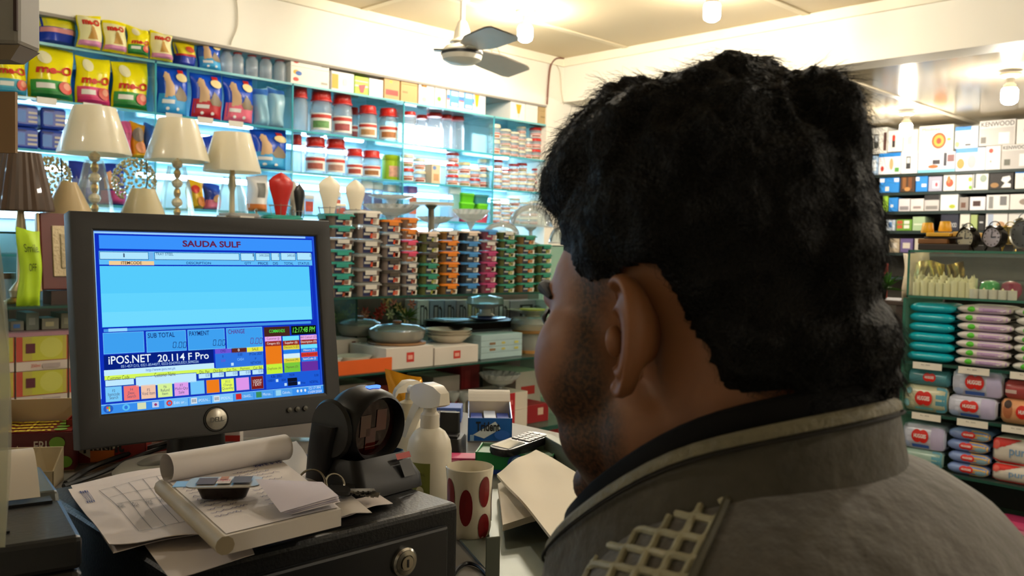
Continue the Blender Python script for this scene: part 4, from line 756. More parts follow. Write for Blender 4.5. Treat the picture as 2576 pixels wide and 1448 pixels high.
GREY, WHT, LIL, BLU, SKY = '4a4a4e', 'f0ece4', 'c4c8dc', '2a86d8', 'a8c4e4'
Z0 = 2.06; zt = lambda px, py: PX(px, py, FX).z
R1 = [(2188, 2209, 392, SKY, [('r', .2, .2, .8, .8, 'e0e8f0')], 'pale blue appliance carton at the left of the lower top row'),
      (2210, 2266, 385, 'e8e6ee', [('r', 0, .82, 1, 1, BLU), ('e', .5, .2, .68, .75, 'c8a878'), ('e', .1, .15, .25, .4, 'c04030'), ('r', .75, .1, .95, .3, '5a9a4a')], 'blender carton with a blue top stripe on the far wall'),
      (2267, 2308, 379, 'f2f2f4', jug() + [('e', .65, .4, .9, .75, LIL)], 'white carton with two dark kettles on the far wall'),
      (2309, 2403, 383, 'd8d8e4', [('r', 0, 0, 1, .15, '7ac4d8'), ('e', .28, .2, .56, .38, 'a8622c'), ('r', .4, .4, .6, .62, '3a3438'), ('r', .7, .3, .78, .95, '2c2c34'), ('r', .8, .5, .98, .85, '7a4a4a')], 'wide lilac grill carton with food picture'),
      (2404, 2479, 372, 'd0dcf0', [('r', 0, .8, .75, 1, BLU), ('e', .4, .1, .7, .7, 'd8a8b0'), ('e', .04, .1, .3, .55, 'c8862c')], 'juicer carton with a blue top stripe beside the grill carton'),
      (2479, 2518, 367, WHT, [('e', .2, .7, .5, .9, 'd0402c'), ('r', .3, .3, .4, .4, '9a9a94')], 'narrow white carton with a small red dot'),
      (2519, 2612, 362, 'd8d4d0', [('r', .0, .0, 1, .75, 'c0bcb8'), ('t', .04, .8, .75, .95, '4a4a4a', 'KENWOOD', .01), ('r', .5, .1, .9, .6, 'e8e8e8'), ('r', .08, .15, .25, .4, '6a6a60')], 'lower of the two grey and white lettered mixer cartons')]
R0 = [(2165, 2189, 320, '6a6460', [('r', .3, .2, .7, .7, 'c8c4bc')], 'dark carton at the left end of the uppermost row'), (2190, 2232, 321, 'eceae2', jug('5c5c58', .2) + [('r', .8, .1, .98, .8, '5a3a34')], 'white blender carton left in the uppermost row'),
      (2233, 2271, 328, 'f2f0ec', [('r', .3, .2, .5, .75, '3c3434'), ('e', .3, .5, .5, .8, 'd03a2c')], 'white carton with a red and black hand blender'), (2272, 2309, 326, 'f0eee6', [('r', .3, .3, .6, .8, 'd8d4c8')], 'plain white carton behind the hanging bulb'),
      (2311, 2399, 315, 'f6f2e0', [('e', .38, .12, .8, .72, 'd8502c'), ('e', .44, .2, .74, .64, 'e8a03a'), ('e', .52, .3, .66, .52, 'c83a20'), ('t', .1, .8, .62, .92, 'c8584a', 'Moulinex', .0), ('r', .05, .1, .3, .5, 'e0dccc'), ('e', .82, .4, .94, .5, 'c8c83a')], 'big cream carton with a round red dish picture'),
      (2402, 2461, 318, 'd8e4f2', [('r', 0, .82, .7, 1, BLU), ('r', .45, .1, .7, .2, GREY), ('e', .02, .05, .2, .35, 'e0c070'), ('r', .1, .3, .9, .7, 'e8eef4')], 'pale blue carton right of the round dish carton'),
      (2463, 2555, 302, 'dedad6', [('t', .05, .76, .97, .95, '55534f', 'KENWOOD', .01), ('r', .03, .0, .97, .7, 'c6c2be'), ('r', .55, .05, .85, .5, 'eceae8'), ('r', .05, .1, .2, .35, '6a6660')], 'upper of the two grey and white lettered mixer cartons'), (2557, 2620, 298, WHT, [('e', .3, .3, .9, .8, 'd04038')], 'white carton with a red circle cut by the right edge')]
for a, b, pt, c, pr, lb in R1: fcar(lb, a, b, pt, pt + 50, c, pr, zb=Z0)
top1 = {}
for a, b, pt, c, pr, lb in R0:
    pm_ = (a + b) / 2; zb = max([PX((r[0] + r[1]) / 2, r[2], FX).z + .001 for r in R1 if r[0] < b and r[1] > a] or [Z0]); fcar(lb, a, b, pt, pt + 60, c, pr, zb=zb)
R2 = [(2212, 2262, 447, BLU, [('r', .0, .7, .25, .95, 'e8e8f0'), ('r', .3, .1, .5, .4, 'dcd8d4'), ('r', .75, .7, 1, .95, 'd8dce8')], 'bright blue carton on the third row'), (2264, 2302, 442, '4a3424', [('r', .15, .2, .4, .9, '8a5a30'), ('r', .55, .2, .8, .9, '7a4a28'), ('e', .3, .05, .7, .3, 'c08a50')], 'dark brown carton between two blue ones'), (2303, 2334, 443, BLU, [('r', .5, .3, .9, .5, 'dce4f0'), ('r', 0, .7, .3, .95, 'e8ecf4')], 'narrow bright blue carton on the third row'), (2335, 2370, 444, 'a8a8bc', [('r', .3, .2, .8, .7, 'd8d4dc'), ('e', .5, .3, .7, .6, 'b05a6a')], 'grey lilac carton on the third row'),
      (2373, 2404, 433, WHT, [('e', .2, .2, .85, .65, 'c8523a'), ('e', .3, .4, .6, .8, 'd87a4a')], 'white carton with a red meat grinder picture'), (2405, 2446, 440, 'eeecea', [('e', .75, .55, 1, .85, 'd8b03a'), ('e', .8, .05, 1, .3, '8ac03a')], 'white carton with fruit at its edge'), (2447, 2487, 430, 'e6e8e6', [('e', .45, .4, .9, .8, '9aa89a'), ('r', .05, .1, .2, .9, '6a7070')], 'white carton with green-grey picture on the third row'), (2488, 2550, 434, '2c2826', [('p', .45, .1, .95, .8, 'e8e8e8', ((.1, 0), (.9, 0), (.9, .3), (.6, .4), (.9, .7), (.8, 1), (.2, .9), (.1, .6), (.4, .4))), ('e', .05, .1, .4, .4, 'a07848')], 'black carton with a white stand mixer'), (2553, 2610, 428, WHT, [('r', 0, .85, 1, 1, BLU), ('e', .4, .3, .8, .8, 'c04040')], 'white carton with a blue top at the right edge of the third row')]
for a, b, pt, c, pr, lb in R2: fcar(lb, a, b, pt, pt + 45, c, pr, zb=1.924)
R3 = [(2220, 2234, 490, '9ac83a', [], 'small green carton at the left of the fourth row'), (2235, 2259, 497, BLU, [('r', .2, .3, .5, .5, 'e0e8f0')], 'small blue carton on the fourth row'), (2260, 2289, 500, 'd8d4d8', [('r', .1, .1, .9, .4, '8a868a')], 'grey and white carton on the fourth row, left one'), (2290, 2324, 500, 'e0dad8', [('r', .2, .2, .8, .4, '9a8a8a')], 'grey and white carton on the fourth row, right one'), (2325, 2363, 488, 'c8c4c4', [('r', 0, .65, 1, 1, '2c2a2c'), ('r', .1, .1, .9, .3, '8a8684')], 'black-topped grey carton on the fourth row'), (2365, 2411, 486, 'dfe4e4', [('e', .5, .12, .85, .35, 'b0b83a')], 'pale carton with a salad bowl on the fourth row'), (2412, 2437, 496, '9a9490', [('r', .2, .2, .7, .6, '6a4a3c')], 'small grey carton with brown picture on the fourth row'), (2439, 2479, 495, 'e2e0e8', [('r', .2, .3, .7, .7, '4a3430')], 'white carton with a dark oven picture'), (2481, 2539, 490, 'e8e6e4', [('r', .1, .1, .3, .9, '8a8a8a'), ('r', .6, .3, .9, .9, '77777a')], 'white carton with grey cooker pictures'), (2540, 2600, 488, 'e4e0dc', [('e', .4, .3, .9, .7, '9a8a80')], 'white carton at the right edge of the fourth row')]
for a, b, pt, c, pr, lb in R3: fcar(lb, a, b, pt, pt + 40, c, pr, zb=1.783)
R4 = [(2228, 2251, 553, 'd0dcec', [('r', .3, .3, .7, .8, '5a86c0')], 'blue and white carton on the fifth row'), (2254, 2294, 552, '6a9c34', [('r', .05, .6, .4, .9, 'c85a3a'), ('r', .5, .6, .85, .9, 'e8e4d8'), ('r', .05, .2, .4, .5, 'c85a3a'), ('r', .5, .2, .85, .5, 'e8e4d8')], 'green carton with red squares on the fifth row'), (2295, 2327, 545, 'a8c098', [('r', .1, .4, .9, .5, 'd8e0cc')], 'pale green carton on the fifth row'), (2366, 2412, 537, '2a2c3c', [('t', .1, .2, .9, .45, 'd8d8d8', 'KENWOOD', .0)], 'dark lettered carton on the fifth row'), (2414, 2440, 538, 'e0dcd0', [('r', .2, .2, .8, .4, '6a6a64')], 'narrow white carton on the fifth row'), (2441, 2459, 540, 'a8b878', [], 'narrow green carton on the fifth row'), (2460, 2477, 542, '2c2a2a', [('r', .2, .5, .8, .6, 'c8c8c8')], 'narrow black carton on the fifth row'), (2479, 2535, 534, 'e2dedc', [('r', .1, .1, .35, .9, 'a8b4cc'), ('e', .5, .1, .9, .5, 'b8906a')], 'white carton with a lilac stripe on the fifth row'), (2536, 2600, 534, 'dcd8d4', [('e', .4, .1, .9, .6, 'c8a888')], 'pale carton at the right edge of the fifth row')]
for a, b, pt, c, pr, lb in R4: fcar(lb, a, b, pt, pt + 40, c, pr, zb=1.641)
for i, (a, b, c) in enumerate(((2236, 2262, 'b8a890'), (2264, 2296, '6a5a8a'), (2300, 2340, 'c8c0b0'), (2345, 2400, '8a4a40'))): fcar('small dim carton on the sixth row, %s from the left' % ORD[i], a, b, 600, 640, c, [('r', .2, .3, .8, .7, 'd0c8bc')], zb=1.48)

# ---------------------------------------------------------------- right hand stand: glass case over shelves of wipes
IX = 3.30; YL = 1.292; YR = .35
def ih(px, py, X=IX): return PX(px, py, X)
CZ0, CZ1 = 1.304, 1.474
SH1, SH2, SH3, SH4 = 1.074, .892, .690, .52
case = thing('display_case', 'glass display case with green edges holding candles', 'display case', (IX, YL, CZ0), 0)
GC = glass('fafcf8', .97, .02, gloss=.3); GEG = mat('2f6a58', .25)
L_ = YL - YR
for nm, bx in (('top_pane', (0, -L_, CZ1 - CZ0 - .006, .40, 0, CZ1 - CZ0)), ('bottom_pane', (0, -L_, 0, .40, 0, .006)), ('front_pane', (0, -L_, .006, .004, 0, CZ1 - CZ0 - .006)), ('side_pane', (.004, -.005, .006, .40, 0, CZ1 - CZ0 - .006)), ('back_pane', (.396, -L_, .006, .40, -.005, CZ1 - CZ0 - .006))):
    MB().box(*bx).obj(nm, GC, case)
for bx in ((-.003, -L_, CZ1 - CZ0 - .007, 0, .001, CZ1 - CZ0 + .001), (-.003, -L_, -.001, 0, .001, .007), (-.003, -.004, 0, .003, .002, CZ1 - CZ0)): MB().box(*bx).obj('edge_strip', GEG, case)
for i, (z, lb) in enumerate(((SH1, 'teal and lilac wipes'), (SH2, 'red-hearted wipes'), (SH3, 'stacked blue wipes'), (SH4, 'pink packs'))):
    o = MB().box(IX + .002, YR, z - .010, IX + .36, YL, z - .002).obj('glass_shelf', GI, None); tag(o, 'glass shelf under the %s on the right hand stand' % lb, 'shelf', 'glass boards of the wipes stand'); MB().box(IX - .002, YR, z - .011, IX + .002, YL, z - .001).obj('front_edge', GE, o)
o = MB().box(IX + .37, YR, 0, IX + .39, YL, CZ0 - .002).obj('backing_panel', mat('2c2824', .6), None); tag(o, 'dark back board of the wipes stand', 'board')
for i, y in enumerate((YL + .008, YR - .008)): o = MB().box(IX, y - .005, 0, IX + .36, y + .005, CZ0 - .003).obj('side_panel_glass', glass('8fb8a4', .55, .05), None); tag(o, ['left', 'right'][i] + ' green glass side of the wipes stand', 'glass pane'); MB().box(IX - .002, y - .005, 0, IX, y + .005, CZ0 - .003).obj('front_edge', GEG, o)
o = MB().box(IX + .02, YR, 0, IX + .36, YL, .30).obj('stand_plinth', mat('2c2622', .6), None); tag(o, 'dark plinth under the wipes stand', 'plinth')
# candles
def candle(label, y, x, z, r, h, c, gp):
    t = thing('candle', label, 'candle', (x, y, z), 0, gp)
    MB().lathe([(r * .97, 0), (r, .003), (r, h), (r * .85, h * .96), (0, h * .93)], 14, wob=lambda u, i: 1).obj('wax', mat(c, .4, sss=0), t, True); MB().lathe([(.003, h * .92), (.005, h * 1.0), (.002, h * 1.15), (0, h * 1.22)], 8).obj('flame_tip', mat('f4efc0', .4), t, True)
zc = CZ0 + .0065; n = 0
for row in range(3):
    for k in range(8):
        px = 2306 + k * 19 + row * 5; p = PX(px, 730, IX + .04 + row * .05)
        if p.y < YR + .03: continue
        candle('cream candle, %s from the left in the %s row of the case' % (ORD[k], ['front', 'middle', 'back'][row]), p.y, p.x, zc, .0125, (.052, .060, .068)[row] + random.uniform(-.005, .005), 'fbf3cc', 'cream candles')
for k in range(5): p = PX(2450 + k * 24, 750, IX + .03); candle('short white candle, %s from the left beside the cream ones' % ORD[k], p.y, p.x, zc, .0145, .032, 'e9e4da', 'short white candles')
for i, (px, c, nm) in enumerate(((2491, '3fb45c', 'green'), (2544, '9c1a4a', 'maroon'))):
    p = PX(px, 720, IX + .13); R = .034; o = MB().lathe([(R * .6, 0), (R * .95, R * .5), (R, R), (R * .85, R * 1.55), (R * .4, R * 1.8), (0, R * 1.75)], 20).obj('ball_ornament', mat(c, .15), None, True, loc=(p.x, p.y, zc)); tag(o, 'shiny %s ball behind the white candles' % nm, 'ornament')
for i, (a, b, c) in enumerate(((2330, 2372, 'b8a23a'), (2374, 2420, '8a7638'), (2296, 2326, 'c8b878'))):
    y0, y1 = PX(a, 690, IX + .3).y, PX(b, 690, IX + .3).y; pouch('gold gift packet at the back of the case, %s from the left' % ORD[i], (IX + .32, (y0 + y1) / 2, zc), y0 - y1, .12, .03, mat(c, .2, .8, bump=.8, bscale=50), [], -PI / 2, 'gold gift packets', name='gift_packet', cat='packet', seed=60 + i)
# trays, yellow cups and alarm clocks on the case
ct = CZ1 + .0016
for i, (a, b, zz, hh, c, xx) in enumerate(((2312, 2440, 0, .022, '2a221c', .02), (2306, 2380, .0225, .018, '7a4f24', .04), (2318, 2440, .0405, .008, '3a3028', .05), (2326, 2385, .049, .014, 'd9a52c', .04), (2388, 2425, .049, .018, 'cfa24a', .06))):
    y0, y1 = PX(a, 600, IX + .03).y, PX(b, 600, IX + .03).y; o = MB().box(-(y0 - y1) / 2, 0, 0, (y0 - y1) / 2, .16, hh).obj('wooden_tray', mat(c, .5), None, bevel=.003, loc=(IX + xx, (y0 + y1) / 2, ct + zz), rot=(0, 0, -PI / 2)); tag(o, ['black flat tray at the bottom of the pile on the case', 'brown wooden block in the tray pile on the case', 'thin dark board in the tray pile on the case', 'yellow flat block on top of the tray pile', 'ochre flat block beside the yellow one'][i], 'tray', 'trays on the glass case')
for i, px in enumerate((2334, 2378)):
    p = PX(px, 565, IX + .10); t = thing('yellow_cup', 'upturned yellow cup, %s of two behind the tray pile' % ['left', 'right'][i], 'cup', (IX + .10, p.y, ct + .0635 + .0045 * i), 0, 'upturned yellow cups'); MB().lathe([(.022, 0), (.023, .003), (.018, .035), (.016, .037), (0, .037)], 18).obj('cup', mat('e2a61e', .35), t, True)
def clock(label, px, py, rpx, X, face, body):
    p = PX(px, py, X); k = (p.x / ray(px, py).x) / F_PX; R = rpx * k; zb = ct; zc_ = max(p.z - zb, R + .006)
    t = thing('alarm_clock', label, 'clock', (p.x, p.y, zb), -PI / 2 - .35, 'alarm clocks on the case'); B = mat(body, .25, .7); X90 = (PI / 2, 0, 0)
    MB().lathe([(R * 1.02, -.012), (R * 1.06, 0), (R * 1.02, .022), (R * .8, .03), (0, .03)], 28, T3((0, 0, zc_), (-PI / 2, 0, 0))).obj('case', B, t, True)
    f = MB().lathe([(R * .9, 0), (0, 0)], 28, T3((0, -.0135, zc_), X90)).obj('dial', mat(face, .4), t, True)
    MB().lathe([(R * .9, .0125), (R * .98, .018), (R * 1.04, .012)], 28, T3((0, 0, zc_), X90), cap0=False, cap1=False).obj('bezel', B, t, True)
    for q in range(12): a = q * PI / 6; MB().cbox((R * .74 * math.sin(a), -.0142, zc_ + R * .74 * math.cos(a)), (.004, .0008, .004)).obj('hour_mark', mat('3a3028', .5), f)
    for a, l, wd in ((0.1, .6, .0022), (1.45, .5, .003)): MB().cbox((0, 0, R * l / 2), (wd, .0008, R * l)).obj('hand', mat('1c1a18', .4), f, loc=(0, -.0148, zc_), rot=(0, a, 0))
    for s in (-1, 1):
        MB().tube([(s * R * .6, 0, zc_ - R * .8), (s * R * .85, -.004, .0)], [.004, .003], 6).obj('leg', B, t, True)
        MB().lathe([(R * .34, 0), (R * .3, R * .16), (0, R * .24)], 14, T3((s * R * .55, 0, zc_ + R * .92), (0, s * .5, 0))).obj('bell', mat(body, .15, .9), t, True)
    MB().tube([(R * .6 * math.cos(a), 0, zc_ + R * 1.05 + R * .5 * math.sin(a)) for a in [i * PI / 8 for i in range(9)]], .0018, 5).obj('handle', B, t, True)
clock('black twin-bell alarm clock with a cream dial on the case', 2434, 600, 25, IX + .06, 'e8dfc0', '26221e'); clock('black alarm clock with a lilac dial, middle of three', 2501, 597, 26, IX + .06, 'dcd4dc', '3a3634'); clock('silver alarm clock with a grey dial at the right edge', 2580, 590, 36, IX + .07, '7a7c7a', 'a8a8a0'); clock('gold alarm clock between the lilac dialled and silver ones', 2540, 592, 22, IX + .16, 'd8c070', 'c8a848')
# wipes packs
def pack(label, px0, px1, zb, h, c, prints, X=IX + .09, d=.15, gp='wipes packs', seed=0, tilt=0):
    y0, y1 = PX(px0, 900, IX).y, PX(px1, 900, IX).y; w_ = y0 - y1; rs = random.Random(seed)
    def fr(u, v, o=0):
        e = max(0, 1 - abs(2 * u - 1) ** (6 if h < .05 else 14)); bul = math.sin(PI * min(max(v, 0), 1)) ** .4
        return ((u - .5) * w_, -d / 2 * (.72 + .28 * bul * (e ** .5)) - o, h * (.5 + (v - .5) * ((.22 if h < .05 else .6) + (.78 if h < .05 else .4) * e)) + .0)
    b = MB(); b.grid(lambda u, v: fr(u, v), 16, 6); b.grid(lambda u, v: (fr(u, v)[0], -fr(u, v)[1], fr(u, v)[2]), 16, 6, flip=True)
    b.grid(lambda u, v: (fr(u, 1)[0], fr(u, 1)[1] * (1 - 2 * v), fr(u, 1)[2]), 16, 3); b.grid(lambda u, v: (fr(u, 0)[0], fr(u, 0)[1] * (1 - 2 * v), fr(u, 0)[2]), 16, 3, flip=True)
    o = mroot(b, 'wipes_pack', mat(c, .22, var=.06, bump=.2, bscale=30), label, 'wipes pack', (X, (y0 + y1) / 2 + rs.uniform(-.003, .003), zb + .0006), -PI / 2 + rs.uniform(-.03, .03), gp, True)
    for p in prints: do_print(o, fr, p, 6, 3)
    return o
zt_ = PX(2330, 762, IX).z; h = (zt_ - SH1) / 6
for k in range(6): pack('plain teal wipes pack, %s of the teal stack' % frombot(k, 6), 2272 + (k % 3), 2391 - (k * 3) % 5, SH1 + k * h, h - .001, '0fa8b8', [], gp='teal wipes packs', seed=k)
zt_ = PX(2460, 768, IX).z; h = (zt_ - SH1) / 7
for k in range(7): pack('lilac wipes pack with a green round mark, %s of its stack' % frombot(k, 7), 2394 + k % 2, 2532 + (k * 3) % 7, SH1 + k * h, h - .001, 'd8d2cc', [('r', .42, .06, .97, .94, 'c0a0cc'), ('e', .22, .2, .36, .85, '55c02c'), ('t', .5, .3, .75, .6, 'a078b4', 'Sensitive', .01), ('p', .78, .3, .92, .7, 'ece4f0', ((0, .4), (.4, 0), (1, 1), (.4, .5)))], gp='lilac wipes packs', seed=10 + k)
for k in range(7): pack('white wipes pack with green mark, %s, right edge stack' % frombot(k, 7), 2541 + k % 3, 2672, SH1 + k * h, h - .001, 'd6d4cc', [('r', .5, .06, .97, .94, ['b8a0c8', '2f9a30', '2f9a30', 'c8ccc4', 'd0d0c8', 'c8ccc4', 'd0d0c8'][k]), ('e', .2, .2, .34, .85, '4fb82c')], gp='white wipes packs', seed=20 + k)
heart = lambda a, b, c, d: [('e', a, b, a + (c - a) * .62, d, 'd42418'), ('e', a + (c - a) * .38, b, c, d, 'd42418'), ('t', a + (c - a) * .14, b + (d - b) * .36, a + (c - a) * .86, b + (d - b) * .66, 'f4f0ec', 'HUGGIES', .03)]
hg = lambda: [('r', .02, .02, .98, .98, 'd4d8ec'), ('r', .28, .06, .66, .2, '3a62b8'), ('e', .05, .02, .25, .3, 'a8b8dc'), ('r', .7, .05, .97, .95, 'bfb8dc')] + heart(.28, .28, .66, .82)
tl = lambda: [('r', .75, .02, .98, .98, '5a9cb0'), ('e', .05, .15, .18, .45, '8cc4cc'), ('e', .1, .65, .22, .9, '8cc4cc'), ('r', .3, .1, .7, .18, '6ab0b0')] + heart(.3, .25, .68, .8)
hh = lambda px, pt: PX(px, pt, IX).z
z1 = hh(2325, 972); pack('pale green leaf-print wipes pack with a red heart, lower left', 2268, 2381, SH2, z1 - SH2, 'c9c8a8', tl(), seed=40); pack('teal wipes pack with a red heart lying on the leaf-print one', 2278, 2386, z1 + .001, hh(2330, 934) - z1, '4f8c98', heart(.4, .3, .7, .85), seed=41)
z1 = hh(2445, 1000); pack('white and lilac wipes pack with a red heart, lower of two', 2385, 2510, SH2, z1 - SH2, 'c8cce0', hg(), seed=42); pack('white and lilac wipes pack with a red heart, upper of two', 2389, 2518, z1 + .001, hh(2450, 934) - z1, 'c8cce0', hg(), seed=43)
z1 = hh(2545, 1006); pack('orange wipes pack with a red heart at the right edge', 2515, 2640, SH2, z1 - SH2, 'e8a878', [('e', .08, .2, .28, .85, 'b06a44'), ('e', .1, .62, .26, .95, '3a241c')] + heart(.35, .25, .75, .8), seed=44); pack('dull red wipes pack lying on the orange one', 2522, 2640, z1 + .001, hh(2550, 960) - z1, 'b04a4a', [('r', .05, .3, .3, .5, 'd8c0b8')], seed=45)
z1 = hh(2320, 1134); pack('teal leaf-print wipes pack behind the man\'s shoulder', 2272, 2378, SH3, z1 - SH3, '9ab8ac', [('r', .75, .02, .98, .98, '5a9cb0')], seed=46); pack('white and lilac wipes pack above the man\'s shoulder', 2266, 2380, z1 + .001, hh(2320, 1072) - z1, 'c8cce0', hg(), seed=47)
z1 = hh(2440, 1083); h = (z1 - SH3) / 4
for k in range(4): pack('blue and yellow wipes pack with a red heart, %s of four' % frombot(k, 4), 2386, 2496, SH3 + k * h, h - .001, '7f96cc', [('r', .55, .04, .98, .96, 'd8b060'), ('e', .7, .1, .95, .6, '8ab0c4')] + heart(.34, .25, .66, .85), gp='blue and yellow wipes packs', seed=50 + k)
z1 = hh(2535, 1172); h2 = hh(2535, 1106) - z1
for k in range(2): pack('white and red pure wipes pack, %s of two at the right edge' % ['lower', 'upper'][k], 2500, 2625, (SH3, z1 + .001)[k], (z1 - SH3, h2)[k], 'dcd6cc', [('p', .0, .55, .6, .98, 'd02a22', ((0, 1), (1, 1), (.45, .3), (0, .0))), ('t', .38, .28, .82, .62, '7aa0c8', 'pure', .01), ('e', .03, .55, .18, .9, 'd85a50'), ('r', .02, .02, .98, .1, 'd02a22')], gp='pure wipes packs', seed=60 + k)
pack('flat dusty pink pack lying on the lowest shelf', 2440, 2535, SH4, .03, 'a84a5c', [], seed=70); pack('magenta pack at the bottom right edge', 2522, 2640, SH4, .055, 'b83a68', [('r', .3, .3, .8, .6, 'd890a8')], X=IX + .02, d=.12, seed=71)
for i, (px, py, w_) in enumerate(((2332, 914, 68), (2449, 927, 72), (2582, 945, 70), (2329, 1050, 64), (2445, 1070, 66), (2560, 1090, 70))):
    p = PX(px, py, IX - .006); zz = (SH1, SH1, SH1, SH2, SH2, SH2)[i]
    o = MB().box(-.05, -.0008, -.024, .05, .0008, .0).obj('price_tag', mat('ebe6da', .6), None, loc=(IX - .0035, p.y, zz - .001), rot=(0, 0, -PI / 2)); tag(o, 'white price tag under the %s wipes, %s' % (['teal', 'lilac', 'white and green', 'leaf-print', 'lower lilac', 'orange'][i], 'upper shelf' if i < 3 else 'second shelf'), 'price tag', 'price tags on the wipes stand')
    prt(o, flat_front(.1, .024, -.0008, z0=-.024), 't', .3, .6, .6, .75, '5a544c', arg='Rs. 250', bold=0)
# plant, red box and film-wrapped goods left of the case
p = PX(2258, 720, 3.55); tb = thing('side_table', 'narrow dark table left of the glass case', 'table', (3.6, 1.50, 0), 0)
MB().box(-.13, -.13, 1.262, .13, .13, 1.28).obj('top', mat('4a3c34', .5), tb, bevel=.003)
for sx in (-1, 1):
    for sy in (-1, 1): MB().box(sx * .11 - .012, sy * .11 - .012, 0, sx * .11 + .012, sy * .11 + .012, 1.262).obj('leg', mat('4a3c34', .5), tb)
t = thing('potted_plant', 'small green leafy plant in a black pot left of the case', 'plant', (3.53, 1.49, 1.2805), 0); MB().lathe([(.022, 0), (.03, .045), (.026, .045), (0, .04)], 14).obj('pot', mat('1c1e1e', .4), t, True); MB().lathe([(.024, .036), (0, .038)], 10).obj('soil', mat('3a2a20', .9), t)
b = MB(); rs = random.Random(9)
for k in range(6): leafy(b, (rs.uniform(-.02, .02), rs.uniform(-.02, .02), .04), 14, .09, .011, 1.25, rs)
b.obj('leaves', mat('4f8a2c', .5, var=.35, scale=30), t)['kind'] = 'stuff'
carton('small red box behind the potted plant', (3.66, 1.56, 1.2805), .07, .06, .14, 'a83a2c', [], -PI / 2)
pouch('clear film bag of pale goods on the table behind the plant', (3.64, 1.395, 1.2805), .10, .19, .05, mat('d8c8a8', .2, var=.3, scale=30, bump=.6), [], -PI / 2, name='film_bag', seed=80)
# ---------------------------------------------------------------- the counter
CT, DT = 1.09, 1.20
o = thing('counter', 'long grey shop counter carrying the monitor and gum boxes', 'counter', (0, 0, 0), 0)
MB().box(-1.6, .60, CT - .04, 1.30, 1.66, CT).obj('worktop', mat('77736c', .28, var=.12, scale=5), o, bevel=.003)
MB().box(-1.6, 1.60, 0, 1.28, 1.64, CT - .04).obj('front_board', mat('5c5a55', .5), o); MB().box(1.25, .64, 0, 1.28, 1.60, CT - .04).obj('end_board', mat('5c5a55', .5), o)
MB().box(-1.58, .64, .5, 1.25, 1.6, .52).obj('inner_shelf', mat('5c5a55', .5), o)
def kz(px, py, z): p = PZ(px, py, z); return p, (p - CAM).dot(FWD) / F_PX
# ---- monitor
Mc = Vector((.627, 1.260, 1.337)); SW, SHh = .338, .2535; MAZ, MTI = -.0825, .154
mon = thing('computer_monitor', 'black flat computer monitor showing a blue sales program', 'monitor', (Mc.x + .01, Mc.y + .075, CT), MAZ)
Tm = Matrix.Translation(Mc - Vector(mon.location)) ; Tm = Matrix.Rotation(-MAZ, 4, 'Z') @ Tm @ Matrix.Rotation(MAZ, 4, 'Z') @ Matrix.Rotation(-MTI, 4, 'X')
BLK = mat('242220', .42, var=.05, bump=.03, bscale=300); bl, br, bt, bb = .030, .026, .026, .045
x0, x1, z0, z1 = -SW / 2, SW / 2, -SHh / 2, SHh / 2
def ring(a, y): return [(x0 - bl * a, y, z0 - bb * a), (x1 + br * a, y, z0 - bb * a), (x1 + br * a, y, z1 + bt * a), (x0 - bl * a, y, z1 + bt * a)]
b = MB().loft([ring(0, .006), ring(0, -.006), ring(.12, -.0085), ring(.96, -.0085), ring(1, -.006), ring(1, .022)], False, False)
b.obj('bezel', BLK, mon, True).matrix_local = Tm
b = MB().loft([ring(1, .022), ring(.9, .034), [(p[0] * .6, .06, p[2] * .6) for p in ring(.6, 0)]], True, True); b.obj('back_shell', BLK, mon, True).matrix_local = Tm
scr = MB().box(x0, .0, z0, x1, .004, z1).obj('screen', emit((38, 84, 214), 1.0), mon); scr.matrix_local = Tm
# picture on the screen: points measured on the photographed screen are mapped to the panel
src = np.array([(122, 110), (1420, 160), (1478, 1072), (168, 1193)], float); dst = np.array([(0, 1), (1, 1), (1, 0), (0, 0)], float)
A_ = []; B_ = []
for (x, y), (u, v) in zip(src, dst): A_ += [[x, y, 1, 0, 0, 0, -u * x, -u * y], [0, 0, 0, x, y, 1, -v * x, -v * y]]; B_ += [u, v]
Hm = np.append(np.linalg.solve(np.array(A_), np.array(B_)), 1).reshape(3, 3)
def uv(x, y): q = Hm @ np.array([x, y, 1.0]); return q[0] / q[2], q[1] / q[2]
sfront = lambda u, v, o=0: (x0 + u * SW, -.0002 - o, z0 + v * SHh)
LV = [.0002]
def srect(xa, ya, xb, yb, c, name='panel', kind='r', arg=None, lv=1, bold=.0, shear=0):
    ua, va = uv(xa, ya); ub, vb = uv(xb, yb)
    return prt(scr, sfront, kind, min(ua, ub), min(va, vb), max(ua, ub), max(va, vb), emit(c, 1.0), name, arg, off=.0001 * lv, bold=bold, shear=shear)
def stext(s, xa, ya, xb, yb, c, lv=5, bold=.01, shear=0): return srect(xa, ya, xb, yb, c, 'screen_lettering', 't', s, lv, bold, shear)
def scell(xa, ya, xb, yb, c, border=(150, 215, 255), lv=2, name='panel'):
    srect(xa, ya, xb, yb, border, name + '_border', lv=lv); srect(xa + 3, ya + 3, xb - 3, yb - 3, c, name, lv=lv + 1)
srect(122, 112, 1424, 1000, (150, 205, 255), 'window_border', lv=1); srect(134, 124, 1466, 1036, (16, 48, 190), 'window', lv=2)
srect(160, 135, 1412, 247, (58, 146, 252), 'title_bar', lv=3); stext('SAUDA SULF', 652, 172, 995, 220, (98, 38, 78), 6, .035)
srect(160, 228, 1412, 327, (96, 190, 250), 'header_band', lv=3)
scell(163, 232, 455, 284, (176, 230, 255), (20, 60, 130), 4, 'field'); srect(457, 238, 483, 284, (120, 180, 235), 'drop_button', lv=5); stext('I', 304, 245, 313, 268, (60, 80, 110), 7)
scell(487, 240, 988, 294, (176, 230, 255), (20, 60, 130), 4, 'field'); stext('TRAY STEEL', 495, 243, 600, 261, (70, 110, 150), 7)
